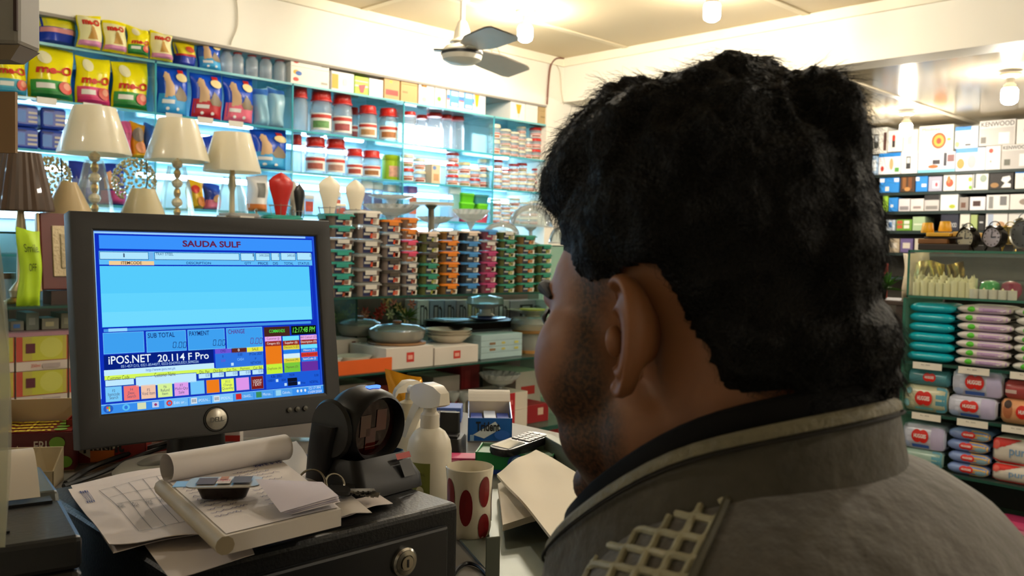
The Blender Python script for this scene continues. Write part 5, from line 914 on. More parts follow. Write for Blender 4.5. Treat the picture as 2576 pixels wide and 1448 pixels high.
for a, b_, tx in ((992, 1076, '1'), (1080, 1166, '3490.0000'), (1170, 1223, '0'), (1226, 1316, '3490.00'), (1320, 1408, '0')):
    scell(a, 250, b_, 298, (176, 230, 255), (20, 60, 130), 4, 'field'); wd = 9 * len(tx) * .72; stext(tx, b_ - 6 - wd, 256 + (a - 992) * .02, b_ - 6, 272 + (a - 992) * .02, (70, 100, 140), 7, 0)
srect(220, 288, 487, 316, (244, 206, 150), 'column_header', lv=4); stext('ITEMCODE', 292, 291, 414, 311, (58, 40, 40), 7)
for tx, a, b_, y in (('DESCRIPTION', 676, 820, 298), ('QTY', 1016, 1056, 303), ('PRICE', 1095, 1154, 304), ('DIS', 1182, 1212, 305), ('TOTAL', 1246, 1302, 306), ('STATUS', 1328, 1394, 307)): stext(tx, a, y, b_, y + 17, (24, 60, 130), 7)
srect(165, 317, 1412, 642, (86, 204, 252), 'item_list', lv=3); srect(172, 480, 1405, 566, (98, 212, 254), 'item_list_band', lv=4); srect(178, 590, 1408, 640, (112, 218, 255), 'item_list_band', lv=4)
srect(1400, 318, 1420, 640, (90, 170, 240), 'scroll_bar', lv=4); srect(188, 690, 1405, 666, (70, 150, 230), 'scroll_bar', lv=4); srect(216, 687, 328, 702, (150, 215, 255), 'scroll_thumb', lv=5)
for a, y0_, b_, y1_, tx, c, ta, dg in ((183, 712, 430, 826, None, None, None, None), (438, 706, 678, 818, 'SUB TOTAL', (22, 46, 110), (448, 716, 608, 738), (595, 767, 676, 803)), (682, 698, 905, 808, 'PAYMENT', (22, 46, 110), (692, 707, 810, 729), (831, 756, 904, 792)), (909, 690, 1126, 800, 'CHANGE', (92, 30, 130), (920, 698, 1018, 720), (1050, 747, 1121, 783))):
    scell(a, y0_, b_, y1_, (62, 160, 240), (110, 196, 250), 3, 'total_box')
    if tx:
        stext(tx, *ta, c, 7)
        xa, ya, xb, yb = dg; W_ = (xb - xa)
        segs = [(0, .06, .0), (1, .5, 0)]
        def seg7(cx, wd):
            P = lambda u, v: (cx + wd * u + (1 - v) * wd * .18 - .0, ya + (yb - ya) * v)
            for (u0, v0, u1, v1) in ((.1, 0, .9, .09), (.1, .91, .9, 1), (0, .06, .16, .47), (.84, .06, 1, .47), (0, .53, .16, .94), (.84, .53, 1, .94)):
                q = [uv(*P(u0, v0)), uv(*P(u1, v0)), uv(*P(u1, v1)), uv(*P(u0, v1))]; MB().add([sfront(*w, .0007) for w in q], [(0, 3, 2, 1)]).obj('digit_segment', emit(c, 1.0), scr)
        seg7(xa, W_ * .24); seg7(xa + W_ * .42, W_ * .24); seg7(xa + W_ * .74, W_ * .24); srect(xa + W_ * .33, yb - 5, xa + W_ * .38, yb, c, 'digit_segment', lv=7)
srect(188, 845, 838, 893, (8, 32, 128), 'banner', lv=3); stext('iPOS.NET', 215, 850, 468, 884, (236, 248, 255), 7); stext('20.114 F Pro', 506, 842, 808, 868, (236, 248, 255), 7); stext('051-4571215, 0321-8544077, 0333-5543933,0321,5090256', 290, 902, 748, 893, (170, 205, 245), 7, 0)
srect(190, 932, 840, 924, (196, 236, 255), 'link_strip', lv=3); stext('http://www.ipos.net.pk', 438, 924, 612, 934, (40, 90, 190), 7, 0)
srect(193, 966, 1128, 930, (212, 246, 90), 'yellow_strip', lv=3); stext('Customer Code', 210, 968, 340, 985, (90, 80, 40), 7, 0); stext('Customer Name', 487, 949, 612, 966, (90, 80, 40), 7, 0)
scell(195, 990, 370, 1018, (190, 232, 255), (40, 90, 170), 4, 'field'); scell(375, 972, 738, 1006, (190, 232, 255), (40, 90, 170), 4, 'field')
for tx, a, b_ in (('Dis. Per', 745, 820), ('Old Bal.', 824, 900), ('Cur. Trn.', 904, 980), ('Payment', 984, 1056), ('Cur. Bal.', 1060, 1130)):
    k_ = (a - 745) / 320; stext(tx, a + 8, 937 - 22 * k_, b_ - 8, 951 - 22 * k_, (90, 80, 40), 7, 0); scell(a, 955 - 22 * k_, b_, 982 - 22 * k_, (190, 232, 255), (40, 90, 170), 4, 'field'); stext('0.00', b_ - 32, 958 - 22 * k_, b_ - 6, 972 - 22 * k_, (70, 110, 160), 8, 0)
srect(844, 812, 940, 836, (112, 84, 214), 'tab', lv=3); stext('CMD', 875, 817, 908, 830, (40, 30, 110), 7, 0); srect(942, 806, 1028, 832, (96, 40, 34), 'tab', lv=3); stext('0', 977, 811, 988, 825, (240, 240, 240), 7); srect(1030, 802, 1126, 827, (234, 236, 70), 'tab', lv=3); stext('SALE', 1060, 806, 1098, 820, (100, 80, 40), 7, 0)
srect(844, 838, 1130, 908, (46, 116, 226), 'info_box', lv=3)
for tx, a, y, b_, c in (('0', 886, 848, 894, (20, 40, 120)), ('0.00', 977, 838, 1004, (20, 40, 120)), ('09 Dec 2020', 1043, 833, 1118, (20, 40, 120)), ('0.00', 880, 873, 905, (120, 50, 190)), ('CASH', 974, 866, 1012, (130, 195, 255)), ('P', 1078, 862, 1086, (20, 40, 120)), ('NETWORK', 1052, 886, 1115, (20, 40, 120))): stext(tx, a, y, b_, y + 13, c, 7, 0)
srect(938, 893, 954, 909, (190, 225, 250), 'check_box', lv=5)
srect(1130, 686, 1283, 736, (72, 38, 30), 'command_header', lv=3); stext('COMMANDS', 1160, 700, 1252, 716, (70, 220, 70), 7); srect(1288, 680, 1436, 726, (12, 22, 14), 'clock_box', lv=3); stext('12:17:48 PM', 1297, 688, 1428, 714, (110, 240, 80), 7, 0, .2)
pk, rb_, og, lm, cy, ye, bu, wh, gn, rd, pu = (232, 170, 232), (150, 44, 34), (236, 124, 26), (196, 240, 60), (110, 225, 255), (224, 214, 60), (36, 128, 232), (210, 238, 250), (120, 200, 60), (214, 52, 30), (104, 48, 160)
for col, cells in ((1135, ((742, 766, pk, 'Customer (J)'), (768, 796, rb_, 'Category (C)'), (798, 846, og, ''), (849, 899, og, ''), (902, 955, lm, 'Duplicate (A)'))), (1239, ((740, 763, cy, ''), (765, 791, rb_, 'Supplier (S)'), (793, 815, ye, 'Discount % (D)'), (817, 840, bu, ''), (843, 866, wh, ''), (868, 891, ye, 'Discount (M)'), (894, 946, gn, 'Payment (O)'))), (1342, ((735, 758, pk, 'Bill Cancel (Z)'), (760, 786, rb_, 'Description (O)'), (788, 808, cy, ''), (810, 833, bu, 'History (H)'), (835, 859, rd, 'Cost Report (E)'), (861, 884, bu, 'ItemCode (I)'), (887, 938, pu, '')))):
    for ya, yb, c, tx in cells:
        s_ = (ya - 740) * .055; srect(col + s_, ya, col + 97 + s_, yb, c, 'command_button', lv=4)
        if tx: lx = 6.2 * len(tx); m_ = (ya + yb) / 2; stext(tx, col + 48 + s_ - lx / 2, m_ - 6, col + 48 + s_ + lx / 2, m_ + 6, (250, 235, 225) if c in (rb_, bu) else (90, 50, 60), 7, 0)
srect(1140, 958, 1462, 1022, (30, 92, 216), 'status_box', lv=3); srect(1268, 985, 1325, 1003, (14, 20, 40), 'dark_field', lv=5); srect(1270, 1008, 1326, 1026, (14, 20, 40), 'dark_field', lv=5)
for tx, a, y, b_ in (('KBI: 0001', 1172, 967, 1236), ('1001', 1154, 993, 1188), ('004', 1233, 989, 1258), ('MOR', 1278, 960, 1310), ('0.00', 1424, 962, 1448), ('Print', 1348, 1006, 1372), ('NORMAL', 1397, 1000, 1448)): stext(tx, a, y, b_, y + 12, (14, 36, 120), 7, 0)
for a, y in ((1200, 991), (1250, 1014), (1328, 1006)): srect(a, y, a + 15, y + 15, (190, 225, 250), 'check_box', lv=5)
for i, (a, ya, b_, yb, c, txs) in enumerate(((195, 1030, 300, 1115, (122, 202, 250), ('F2', 'Itemcode', 'Search')), (303, 1024, 402, 1107, (240, 118, 116), ('F4', 'Desc.', 'Search')), (405, 1018, 500, 1098, (240, 196, 168), ('F5', 'Void Item')), (503, 1011, 598, 1090, (214, 242, 150), ('F6', 'Refund', 'Item')), (601, 1004, 693, 1082, (222, 158, 234), ('F7', 'Multi-Qty', 'Sale')), (696, 998, 786, 1074, (112, 196, 250), ()), (790, 992, 874, 1067, (238, 126, 28), ()), (877, 986, 960, 1060, (226, 250, 92), ('F11', 'Change', 'Quantity')), (964, 980, 1048, 1052, (222, 150, 234), ()), (1052, 973, 1131, 1046, (124, 30, 30), ('LOGOUT', '/ EXIT')))):
    scell(a, ya, b_, yb, c, (60, 110, 190), 4, 'key_button'); n_ = len(txs)
    for j, tx in enumerate(txs): m_ = (ya + yb) / 2 + (j - (n_ - 1) / 2) * 20; lx = len(tx) * 8.6; cx = (a + b_) / 2; stext(tx, cx - lx / 2, m_ - 7 - .07 * (0), cx + lx / 2, m_ + 7, (240, 225, 220) if i == 9 else (70, 80, 110), 8, 0)
ua, va = uv(168, 1193); tv = uv(168, 1136)[1]
prt(scr, sfront, 'r', 0, 0, 1, tv, emit((58, 142, 236), 1.0), 'task_bar', off=.0009); prt(scr, sfront, 'r', 0, tv * .88, 1, tv, emit((120, 190, 250), 1.0), 'task_bar_shine', off=.0010)
tk = lambda u0, u1, v0, v1, c, n='task_button', k='r', arg=None, lv=.0011: prt(scr, sfront, k, u0, tv * v0, u1, tv * v1, emit(c, 1.0), n, arg, off=lv, bold=0)
tk(.012, .05, .08, .95, (40, 90, 190), 'start_orb', 'e'); 
for a, b_, c in ((.024, .031, (230, 90, 40)), (.032, .038, (120, 200, 60))): tk(a, b_, .5, .75, c, 'start_flag', lv=.0012); tk(a, b_, .25, .5, (250, 210, 60) if a > .03 else (80, 160, 240), 'start_flag', lv=.0012)
tk(.085, .115, .15, .85, (90, 190, 245), 'browser_icon', 'e'); tk(.093, .107, .3, .7, (50, 120, 220), 'browser_icon', 'e', lv=.0012); tk(.145, .18, .15, .85, (214, 222, 180), 'folder_icon'); tk(.205, .232, .2, .8, (190, 205, 235), 'media_icon'); tk(.213, .225, .35, .65, (150, 60, 120), 'media_icon', 'e', lv=.0012)
for i, (a, b_, c, tx) in enumerate(((.255, .355, (110, 185, 245), 'Edit or...'), (.36, .455, (100, 175, 240), 'iPOS.N...'), (.46, .555, (130, 200, 250), 'IPOS.N...'), (.56, .65, (80, 160, 235), '136432...'), (.655, .745, (80, 160, 235), 'Micros...'), (.75, .84, (80, 160, 235), 'Calcula...'))):
    tk(a, b_, .06, .94, c); tk(a + .04, b_ - .006, .35, .65, (215, 235, 255), 'screen_lettering', 't', tx, .0013)
    ic = [(220, 60, 50), (215, 225, 235), (215, 225, 235), (205, 40, 40), (60, 140, 90), (150, 210, 240)][i]; tk(a + .008, a + .034, .2, .85, ic, 'program_icon', 'e' if i == 0 else 'r', lv=.0012)
    if i == 0: tk(a + .014, a + .028, .36, .68, (80, 140, 230), 'program_icon', 'e', lv=.0013)
    if i in (1, 2):
        for q in range(4): tk(a + .012 + q * .005, a + .014 + q * .005, .35, .7, (30, 40, 60), 'program_icon', lv=.0013)
tk(.925, .985, .55, .85, (225, 240, 255), 'screen_lettering', 't', '12:17 PM', .0012); tk(.92, .99, .12, .42, (225, 240, 255), 'screen_lettering', 't', '12/09/2020', .0012)
for a in (.862, .88, .9): tk(a, a + .010, .35, .7, (225, 235, 245), 'tray_icon', 'e', lv=.0012)
# badge, buttons, stand
b = MB().lathe([(.0175, 0), (.0185, .001), (.0185, .0005)], 24, T3((-.012, -.0086, z0 - .0225), (PI / 2, 0, 0)), cap1=False); b.obj('badge_ring', mat('1a1816', .3), mon, True).matrix_local = Tm
b = MB().lathe([(.0158, 0), (.0155, .0025), (.011, .0042), (0, .005)], 24, T3((-.012, -.0086, z0 - .0225), (PI / 2, 0, 0))); bd = b.obj('badge', mat('b3ada0', .3, .7), mon, True); bd.matrix_local = Tm
v, f, s_ = textgeo('DELL', .02); MB().add([(-.022 + .0200 * a, -.0143, z0 - .0265 + .007 * c) for a, c in v], f).obj('lettering', mat('5c5850', .4), bd)
for i in range(3): MB().lathe([(.0042, 0), (.004, .003), (0, .0036)], 12, T3((.104 + .0135 * i, -.0086, z0 - .021), (PI / 2, 0, 0))).obj('button', mat('55524a', .35, .5), mon, True).matrix_local = Tm
b = MB().loft([rrect(.085, .05, .012, .012), rrect(.078, .046, .012, .10), rrect(.075, .04, .012, .16)]); b.obj('neck', mat('1d1c1b', .45), mon, True, loc=(0, .012, 0))
b = MB().lathe([(.128, .001), (.13, .006), (.12, .014), (.07, .019), (0, .02)], 36, T3(sc=(.92, .80, 1))); b.obj('base', mat('97958c', .35, .4), mon, True, loc=(-.005, .01, 0))
b = MB().lathe([(.055, .018), (.05, .0215), (0, .022)], 28, T3(sc=(1.5, .8, 1))); b.obj('base_inlay', mat('5a5852', .4), mon, True, loc=(-.005, .02, 0))
# ---- cash drawer
DX0, DX1, DY0, DY1 = .287, .578, .650, .955
dr = thing('cash_drawer', 'black metal cash drawer with a round chrome lock', 'cash drawer', ((DX0 + DX1) / 2, (DY0 + DY1) / 2, CT + .0005), 0); wx, wy = (DX1 - DX0) / 2, (DY1 - DY0) / 2; DH = DT - CT - .0005
BM = mat('0e0f10', .38, var=.15, scale=90, bump=.15, bscale=350, spec=.35)
MB().box(-wx, -wy, 0, wx, wy, DH).obj('body', BM, dr, bevel=.006, bseg=3)
MB().box(-wx + .018, -wy - .006, .010, wx - .018, -wy + .002, DH - .018).obj('drawer_front', mat('131415', .33, var=.1), dr, bevel=.003)
pl = PY(1015, 1413, DY0 - .006); lx, lz = pl.x - (DX0 + DX1) / 2, pl.z - CT
LK = T3((lx, -wy - .006, lz), (PI / 2, 0, 0))
k_ = MB().lathe([(.0135, 0), (.0135, .003), (.0115, .0045), (.0115, .004)], 28, LK, cap1=False).obj('lock', mat('b8b4aa', .2, .9), dr, True)
MB().lathe([(.0115, .003), (.0112, .005), (.0075, .0058), (.0075, .0045), (0, .0045)], 28, LK).obj('lock_face', mat('8c8678', .25, .9), k_, True); MB().lathe([(.0065, .0045), (.0065, .0068), (0, .007)], 20, LK).obj('lock_cylinder', mat('9a9280', .25, .9), k_, True); MB().box(-.001, -.0036, .007, .001, .0036, .0074, LK).obj('keyhole', mat('0c0c0c', .5), k_)
MB().box(-.10, -wy - .0066, .03, .02, -wy - .0058, .0315).obj('slot', mat('050505', .5), dr)
# ---- papers
PAP = mat('d8cdc8', .7, var=.05, scale=12)
def sheet(label, pts, z, m=PAP, name='paper_sheet', lift=.004, seed=0, gp='loose ledger sheets', th=.0006, zf=None, cat='paper'):
    q = [PZ(px, py, z) for px, py in pts]; rs = random.Random(seed); ph = [rs.uniform(0, 6) for _ in range(4)]; org = sum(q, Vector()) / 4
    def fn(u, v, o=0):
        p = (q[0] * (1 - u) + q[1] * u) * (1 - v) + (q[3] * (1 - u) + q[2] * u) * v
        h = lift * (.5 + .5 * math.sin(3 * u + ph[0]) * math.cos(2.4 * v + ph[1])) + .0015 * math.sin(9 * u + 7 * v + ph[2]) * (lift > .002) + (zf(u, v) if zf else 0)
        return (p.x - org.x, p.y - org.y, max(h, .0002) + o)
    b = MB(); b.grid(lambda u, v: fn(u, v, th), 16, 16, flip=True); b.grid(lambda u, v: fn(u, v), 16, 16)
    e = lambda s: [fn(*s(i / 16)) for i in range(17)] 
    for s in (lambda t_: (t_, 0), lambda t_: (1, t_), lambda t_: (1 - t_, 1), lambda t_: (0, 1 - t_)):
        L0 = [fn(*s(i / 16)) for i in range(17)]; L1 = [fn(*s(i / 16), th) for i in range(17)]; b.add(L0 + L1, [(i, i + 17, i + 18, i + 1) for i in range(16)])
    o = tag(b.obj(name, m, None, True, loc=(org.x, org.y, z)), label, cat, gp); return o, (lambda u, v, oo=0: fn(u, v, th + oo))
def line(par, fr, pts, wd, m, name='ruled_line', o=.0006):
    b = MB(); n0 = []
    for i in range(len(pts) - 1):
        (u0, v0), (u1, v1) = pts[i], pts[i + 1]; L = math.hypot(u1 - u0, v1 - v0) + 1e-9; nx, ny = -(v1 - v0) / L * wd, (u1 - u0) / L * wd
        k = max(1, int(L * 10))
        for j in range(k):
            a, c = j / k, (j + 1) / k; P = lambda t_, s: fr(u0 + (u1 - u0) * t_ + s * nx, v0 + (v1 - v0) * t_ + s * ny, o)
            b.add([P(a, 1), P(a, -1), P(c, -1), P(c, 1)], [(0, 1, 2, 3)])
    return b.obj(name, m, par)
INK, GRID = mat('2c2f6e', .6), mat('4a4640', .6)
sheet('grey sheet sticking out behind the notepad roll', ((600, 1165), (745, 1118), (800, 1200), (640, 1235)), DT + .0008, mat('9f9a92', .7), seed=3, lift=.006)
sheet('lowest ledger sheet hanging over the drawer front', ((330, 1330), (600, 1300), (640, 1400), (430, 1460)), DT + .001, seed=4, lift=.002)
s1, f1 = sheet('wide ledger sheet fanned out left of the notepad', ((178, 1225), (600, 1150), (700, 1300), (285, 1392)), DT + .0032, seed=5, lift=.005)
s2, f2 = sheet('printed form with a ruled table left of the notepad', ((172, 1238), (560, 1165), (640, 1345), (275, 1372)), DT + .0085, seed=6, lift=.006)
for i in range(9): line(s2, f2, [(.16 + .09 * i, .10), (.24 + .09 * i, .85)], .0016, GRID)
for v_ in (.10, .28, .42, .85): line(s2, f2, [(.16 + v_ * .1, v_), (.92, v_)], .0016, GRID)
for i in range(7): prt(s2, f2, 't', .2 + .09 * i, .44, .24 + .09 * i, .5, mat('6a645c', .6), arg=['PAYMENT', 'QTY', 'RATE', 'NO', 'DATE', 'NAME', 'S.NO'][i], off=.0008, bold=0)
prt(s2, f2, 't', .05, .06, .1, .3, INK, arg='2020', off=.0008, bold=0)
for i in range(3): line(s2, f2, [(.55 + .01 * j + .09 * i, .62 + .03 * math.sin(j * 2.1 + i)) for j in range(8)], .003, INK, 'handwriting')
sheet('loose sheet under the bunch of keys', ((700, 1195), (840, 1185), (988, 1270), (800, 1318)), DT + .0012, seed=8, lift=.004); sheet('second loose sheet below the keys', ((690, 1215), (800, 1200), (935, 1290), (760, 1325)), DT + .0065, mat('c6beb6', .7), seed=9, lift=.003)
# notepad
NZ = DT + .018; NT = .014
q = [PZ(*p, NZ) for p in ((408, 1243), (700, 1185), (858, 1322), (566, 1395))]; org = sum(q, Vector()) / 4
npd = thing('notepad', 'thick notepad with a rolled-back cover and blue handwriting', 'notepad', (org.x, org.y, NZ), 0)
lq = [p - org for p in q]
MB().loft([[(p.x, p.y, 0) for p in lq][::-1], [(p.x, p.y, NT) for p in lq][::-1]]).obj('page_block', mat('c9c0b4', .7, var=.1, scale=4), npd)
sp = MB().tube([(lq[0].x, lq[0].y, NT * .5), (lq[3].x, lq[3].y, NT * .5)], NT * .52, 10); sp.obj('spine', mat('a89a80', .6), npd, True)
nf = lambda u, v, o=0: tuple((lq[0] * (1 - u) + lq[1] * u) * (1 - v) + (lq[3] * (1 - u) + lq[2] * u) * v + Vector((0, 0, NT + .0006 + o + .002 * math.sin(2.5 * u) * math.sin(3 * v))))
pg = MB().grid(lambda u, v: nf(.02 + .97 * u, .03 + .95 * v), 12, 12, flip=True).obj('top_page', mat('d3cbc8', .7), npd, True)
rs = random.Random(3)
for r in range(11):
    for (a, b_) in ((.06, .42), (.5, .9)):
        if r < 1 and a < .3: continue
        v_ = .18 + .058 * r; n_ = 26; line(pg, lambda u, v, o=0: nf(u, v, o), [(a + (b_ - a) * j / n_ * (.6 + .4 * ((r * 7) % 5) / 5), v_ + rs.uniform(-.014, .014)) for j in range(n_)], .0022, INK, 'handwriting')
prt(pg, nf, 'r', .72, .06, .97, .085, INK, 'heavy_underline', off=.0008, nu=4); prt(pg, nf, 't', .72, .09, .97, .14, INK, arg='SALE 9-12', off=.0008)
# rolled cover
a0, a1 = lq[0] + Vector((0, 0, NT + .0145)), lq[1] + Vector((0, 0, NT + .0145)); ax = (a1 - a0).normalized(); side = Vector((-ax.y, ax.x, 0)); b = MB()
sd = -side if side.dot(lq[3] - lq[0]) < 0 else side
b.grid(lambda u, v: tuple(a0 + (a1 - a0) * (u * 1.02 - .01) + sd * (.011 + (.0125 + .0010 * v) * math.cos(-2.2 + v * 6.6)) + Vector((0, 0, (.0125 + .001 * v) * math.sin(-2.2 + v * 6.6) - .002))), 10, 26); b.obj('rolled_cover', mat('cfc8c4', .6, var=.06, scale=8), npd, True)
# curled pages near the front edge
for i in range(4):
    q_ = [((.44 + .05 * i, .66 + .05 * i), .013 - .002 * i), ((1.0, .74 + .05 * i), .004), ((1.0, .96 + .01 * i), .0035), ((.46 + .03 * i, .985), .002)]
    V_ = [Vector(nf(u, v, h_ + .0012 * (4 - i))) for (u, v), h_ in q_]
    MB().grid(lambda u, v: tuple((V_[0] * (1 - u) + V_[1] * u) * (1 - v) + (V_[3] * (1 - u) + V_[2] * u) * v + Vector((0, 0, .003 * math.sin(PI * u) * math.sin(PI * v)))), 8, 6, flip=True).obj('folded_page', mat(['b4acb6', 'c0b8be', 'aca4b0', 'c8c0c2'][i], .7), npd, True)
# jelly portion cup
p, k_ = kz(565, 1248, NZ + NT + .003); t = thing('jelly_cup', 'small chocolate spread cup with a printed foil lid on the notepad', 'spread cup', (p.x, p.y, NZ + NT + .0035), -.62)
MB().loft([rrect(.036, .020, .006, 0), rrect(.045, .026, .007, .011)]).obj('cup', mat('1e120c', .25), t, True)
ld = MB().loft([rrect(.060, .033, .008, .011), rrect(.060, .033, .008, .0122)]).obj('foil_lid', mat('b9b4a8', .3, .5), t, True)
lf = lambda u, v, o=0: (-.024 + .048 * u, -.013 + .026 * v, .0123 + o)
for a in ((.04, .1, .36, .9, '3c1c14'), (.38, .1, .62, .9, 'd8d0c4'), (.64, .1, .96, .9, '2c1814'), (.42, .5, .56, .85, 'a8641e')): prt(ld, lf, 'r', *a[:4], a[4])
prt(ld, lf, 't', .40, .15, .62, .45, 'c02a20', arg='Dipitt', bold=.01); MB().box(-.040, -.012, .0112, -.028, .006, .0118).obj('foil_tab', mat('9ab8cc', .3, .4), ld)
# keys
p, k_ = kz(822, 1250, DT + .012); ky = thing('key_bunch', 'bunch of keys with black heads on two steel rings', 'keys', (p.x, p.y, DT + .0125), 0); STL = mat('9a958a', .22, .95)
for c_, r_, rt in (((-.010, .010, .013), .0125, (1.1, .2, -.5)), ((.012, .004, .010), .0095, (.9, -.3, .2))): MB().tube([(r_ * math.cos(a), r_ * math.sin(a), 0) for a in [i * PI / 12 for i in range(25)]], .0011, 6).obj('ring', STL, ky, True, loc=c_, rot=rt)
for i, (x, y, a, hc, zz) in enumerate(((-.012, -.006, 2.6, '141414', .004), (.006, -.010, -.3, '161616', .007), (.018, .000, -.9, '121212', .004), (-.004, .008, .6, '1a1a18', .003))):
    kk = MB().loft([rrect(.022, .016, .006, -.002), rrect(.022, .016, .006, .002)]).obj('key_head', mat(hc, .4), ky, True, loc=(x, y, zz), rot=(.15 * i, .1, a)); b = MB(); b.box(.009, -.0035, -.0008, .036, .0025, .0008)
    for q_ in range(4): b.box(.014 + q_ * .005, -.0052, -.0008, .017 + q_ * .005, -.0035, .0008)
    b.obj('key_blade', mat('8c7c50' if i == 0 else '8a867c', .3, .9), kk)
# ---- barcode scanner
p, k_ = kz(918, 1222, DT); sc_ = thing('barcode_scanner', 'black round presentation barcode scanner on the cash drawer', 'scanner', (p.x, p.y, DT + .0006), .12)
SB = mat('0f0f10', .40, var=.06, spec=.35); hd = PD(912, 1068, (p - CAM).dot(FWD)); hz = hd.z - DT; R = .046
b = MB().loft([rrect(.094, .088, .012, 0), rrect(.092, .084, .012, .012), [(x * .82, y * .75 + .006, z) for x, y, z in rrect(.09, .08, .012, .035)], [(x * .60, y * .55 + .010, z) for x, y, z in rrect(.09, .08, .012, hz - .045)], [(x * .55, y * .45 + .012, z) for x, y, z in rrect(.09, .08, .012, hz - .028)]]); b.obj('foot', SB, sc_, True)
hx = .0; TH = T3((hx, .006, hz + .001), (PI / 2 + .10, 0, 0), (.86, .86, .74))
MB().lathe([(0, -.044), (.022, -.040), (.038, -.028), (.0455, -.010), (R + .0005, .008), (.0455, .026), (.042, .036), (.039, .039), (.036, .034), (.034, .022)], 36, TH, cap1=False).obj('head', SB, sc_, True)
MB().lathe([(.0345, .024), (0, .024)], 36, TH).obj('window', mat('2a0806', .06, var=.5, scale=25, coat=1), sc_, True)
for a, c_ in ((.6, '4a1a0c'), (2.9, '3a1c0c'), (4.4, '3a0c08')): MB().cbox((.014 * math.cos(a), .014 * math.sin(a), .0248), (.016, .026, .0006), TH).obj('inner_mirror', mat(c_, .1, coat=1), sc_)
MB().cbox((.004, .012 - .018, hz + .0398), (.016, .007, .003)).obj('status_light', emit((70, 110, 255), 3.0), sc_, bevel=.001)
b = MB().lathe([(.033, -.004), (.036, 0), (.033, .004)], 28, T3((-.0385, .008, hz), (0, PI / 2, 0), (.85, .85, .8))); b.obj('side_disc', mat('101010', .35), sc_, True)
MB().loft([[(x - .030, y + .026, z) for x, y, z in rrect(.034, .036, .008, .004)], [(x - .036, y + .022, z) for x, y, z in rrect(.022, .036, .008, .04)], [(x - .042, y + .014, z) for x, y, z in rrect(.012, .036, .006, hz + .004)]]).obj('side_arm', SB, sc_, True)
prt(sc_, lambda u, v, o=0: (.012 + .02 * u, -.0360 - .003 - o + .012 * v - .004, .014 + .022 * v), 'r', 0, .75, 1, 1, 'a02a1c', 'logo_strip', off=.001); prt(sc_, lambda u, v, o=0: (.012 + .02 * u, -.0360 - .003 - o + .012 * v - .004, .014 + .022 * v), 'r', .1, 0, .9, .7, '3a3a3a', 'marking', off=.001)
# ---- bottles and mug
def place(px, py, z=CT): p, k = kz(px, py, z); return p, k
p, k_ = place(1078, 1262); t = thing('spray_bottle', 'white trigger spray bottle with an olive green label', 'spray bottle', (p.x, p.y, CT + .0005), -.8); d_ = (p - CAM).dot(FWD); R = 56 * d_ / F_PX; zs = PD(1078, 1105, d_).z - CT; zn = PD(1078, 1040, d_).z - CT; ztop = PD(1085, 970, d_).z - CT
W_ = mat('d6cfbd', .35, var=.04)
MB().lathe([(R * .96, 0), (R, .004), (R, zs - .012), (R * .93, zs), (R * .7, zs + .012), (R * .42, zs + .018), (R * .4, zs + .022)], 28).obj('bottle', W_, t, True)
MB().lathe([(R * .42, zs + .018), (R * .44, zs + .020), (R * .42, zn), (R * .3, zn + .004), (R * .28, zn + .018)], 24).obj('collar', mat('d2cabb', .3), t, True)
PLS = mat('ddd6c6', .25); h0 = zn + .012; TT = T3((0, 0, h0), (0, 0, 2.3), (1.55, 1.3, 1.35))
b = MB().loft([[(x, y * w_, z + dz) for x, y, z in ((sx, -1, 0), (sx, 1, 0), (sx, .8, hh_), (sx, -.8, hh_))] for sx, w_, hh_, dz in ((-.022, .007, .012, .004), (-.012, .009, .022, .0), (.004, .009, .026, -.002), (.018, .006, .020, .0), (.026, .006, .012, .004))], T=TT); b.obj('trigger_head', PLS, t, True, bevel=0)
MB().loft([[(x, y * .005, z) for x, y, z in ((cx - th, -1, cz), (cx + th, -1, cz + .001), (cx + th, 1, cz + .001), (cx - th, 1, cz))] for cx, cz, th in ((.012, .004, .006), (.022, -.010, .005), (.030, -.026, .004), (.036, -.040, .003))], T=TT).obj('trigger', PLS, t, True); MB().lathe([(.005, 0), (.005, .008), (.003, .010)], 10, TT @ T3((.024, 0, .012), (0, PI / 2, 0))).obj('nozzle', PLS, t, True)
def cyl_label(par, R, a0, a1, z0_, z1_, m, name='label', o=.0006, n=14):
    fr = lambda u, v, oo=0: ((R + o + oo) * math.cos(a0 + (a1 - a0) * u), (R + o + oo) * math.sin(a0 + (a1 - a0) * u), z0_ + (z1_ - z0_) * v)
    return MB().grid(lambda u, v: fr(u, v), n, 1).obj(name, m, par, True), fr
lb, fr = cyl_label(t, R, -1.78 - 1.1 + .06, -1.78 + .36, zs * .12, zs * .70, mat('6f7430', .5)); prt(lb, fr, 't', .32, .66, .85, .74, '3c4018', arg='100% NATURAL', bold=0); prt(lb, fr, 't', .32, .38, .55, .50, 'a8a878', arg='extract', bold=0); prt(lb, fr, 'e', .58, .12, .82, .38, 'c9c3a4')
p, k_ = place(1026, 1218); t = thing('pump_bottle', 'white pump lotion bottle behind the spray bottle', 'pump bottle', (p.x, p.y, CT + .0005), .6); d_ = (p - CAM).dot(FWD); R = .031; zs = PD(1030, 1080, d_).z - CT; zt3 = PD(1030, 958, d_).z - CT
MB().lathe([(R * .96, 0), (R, .004), (R, zs), (R * .8, zs + .012), (R * .45, zs + .018)], 28).obj('bottle', W_, t, True); MB().lathe([(R * .46, zs + .014), (R * .5, zs + .016), (R * .48, zs + .042), (R * .2, zs + .046), (R * .16, zt3 - .012)], 20).obj('collar', mat('c9bda0', .35), t, True)
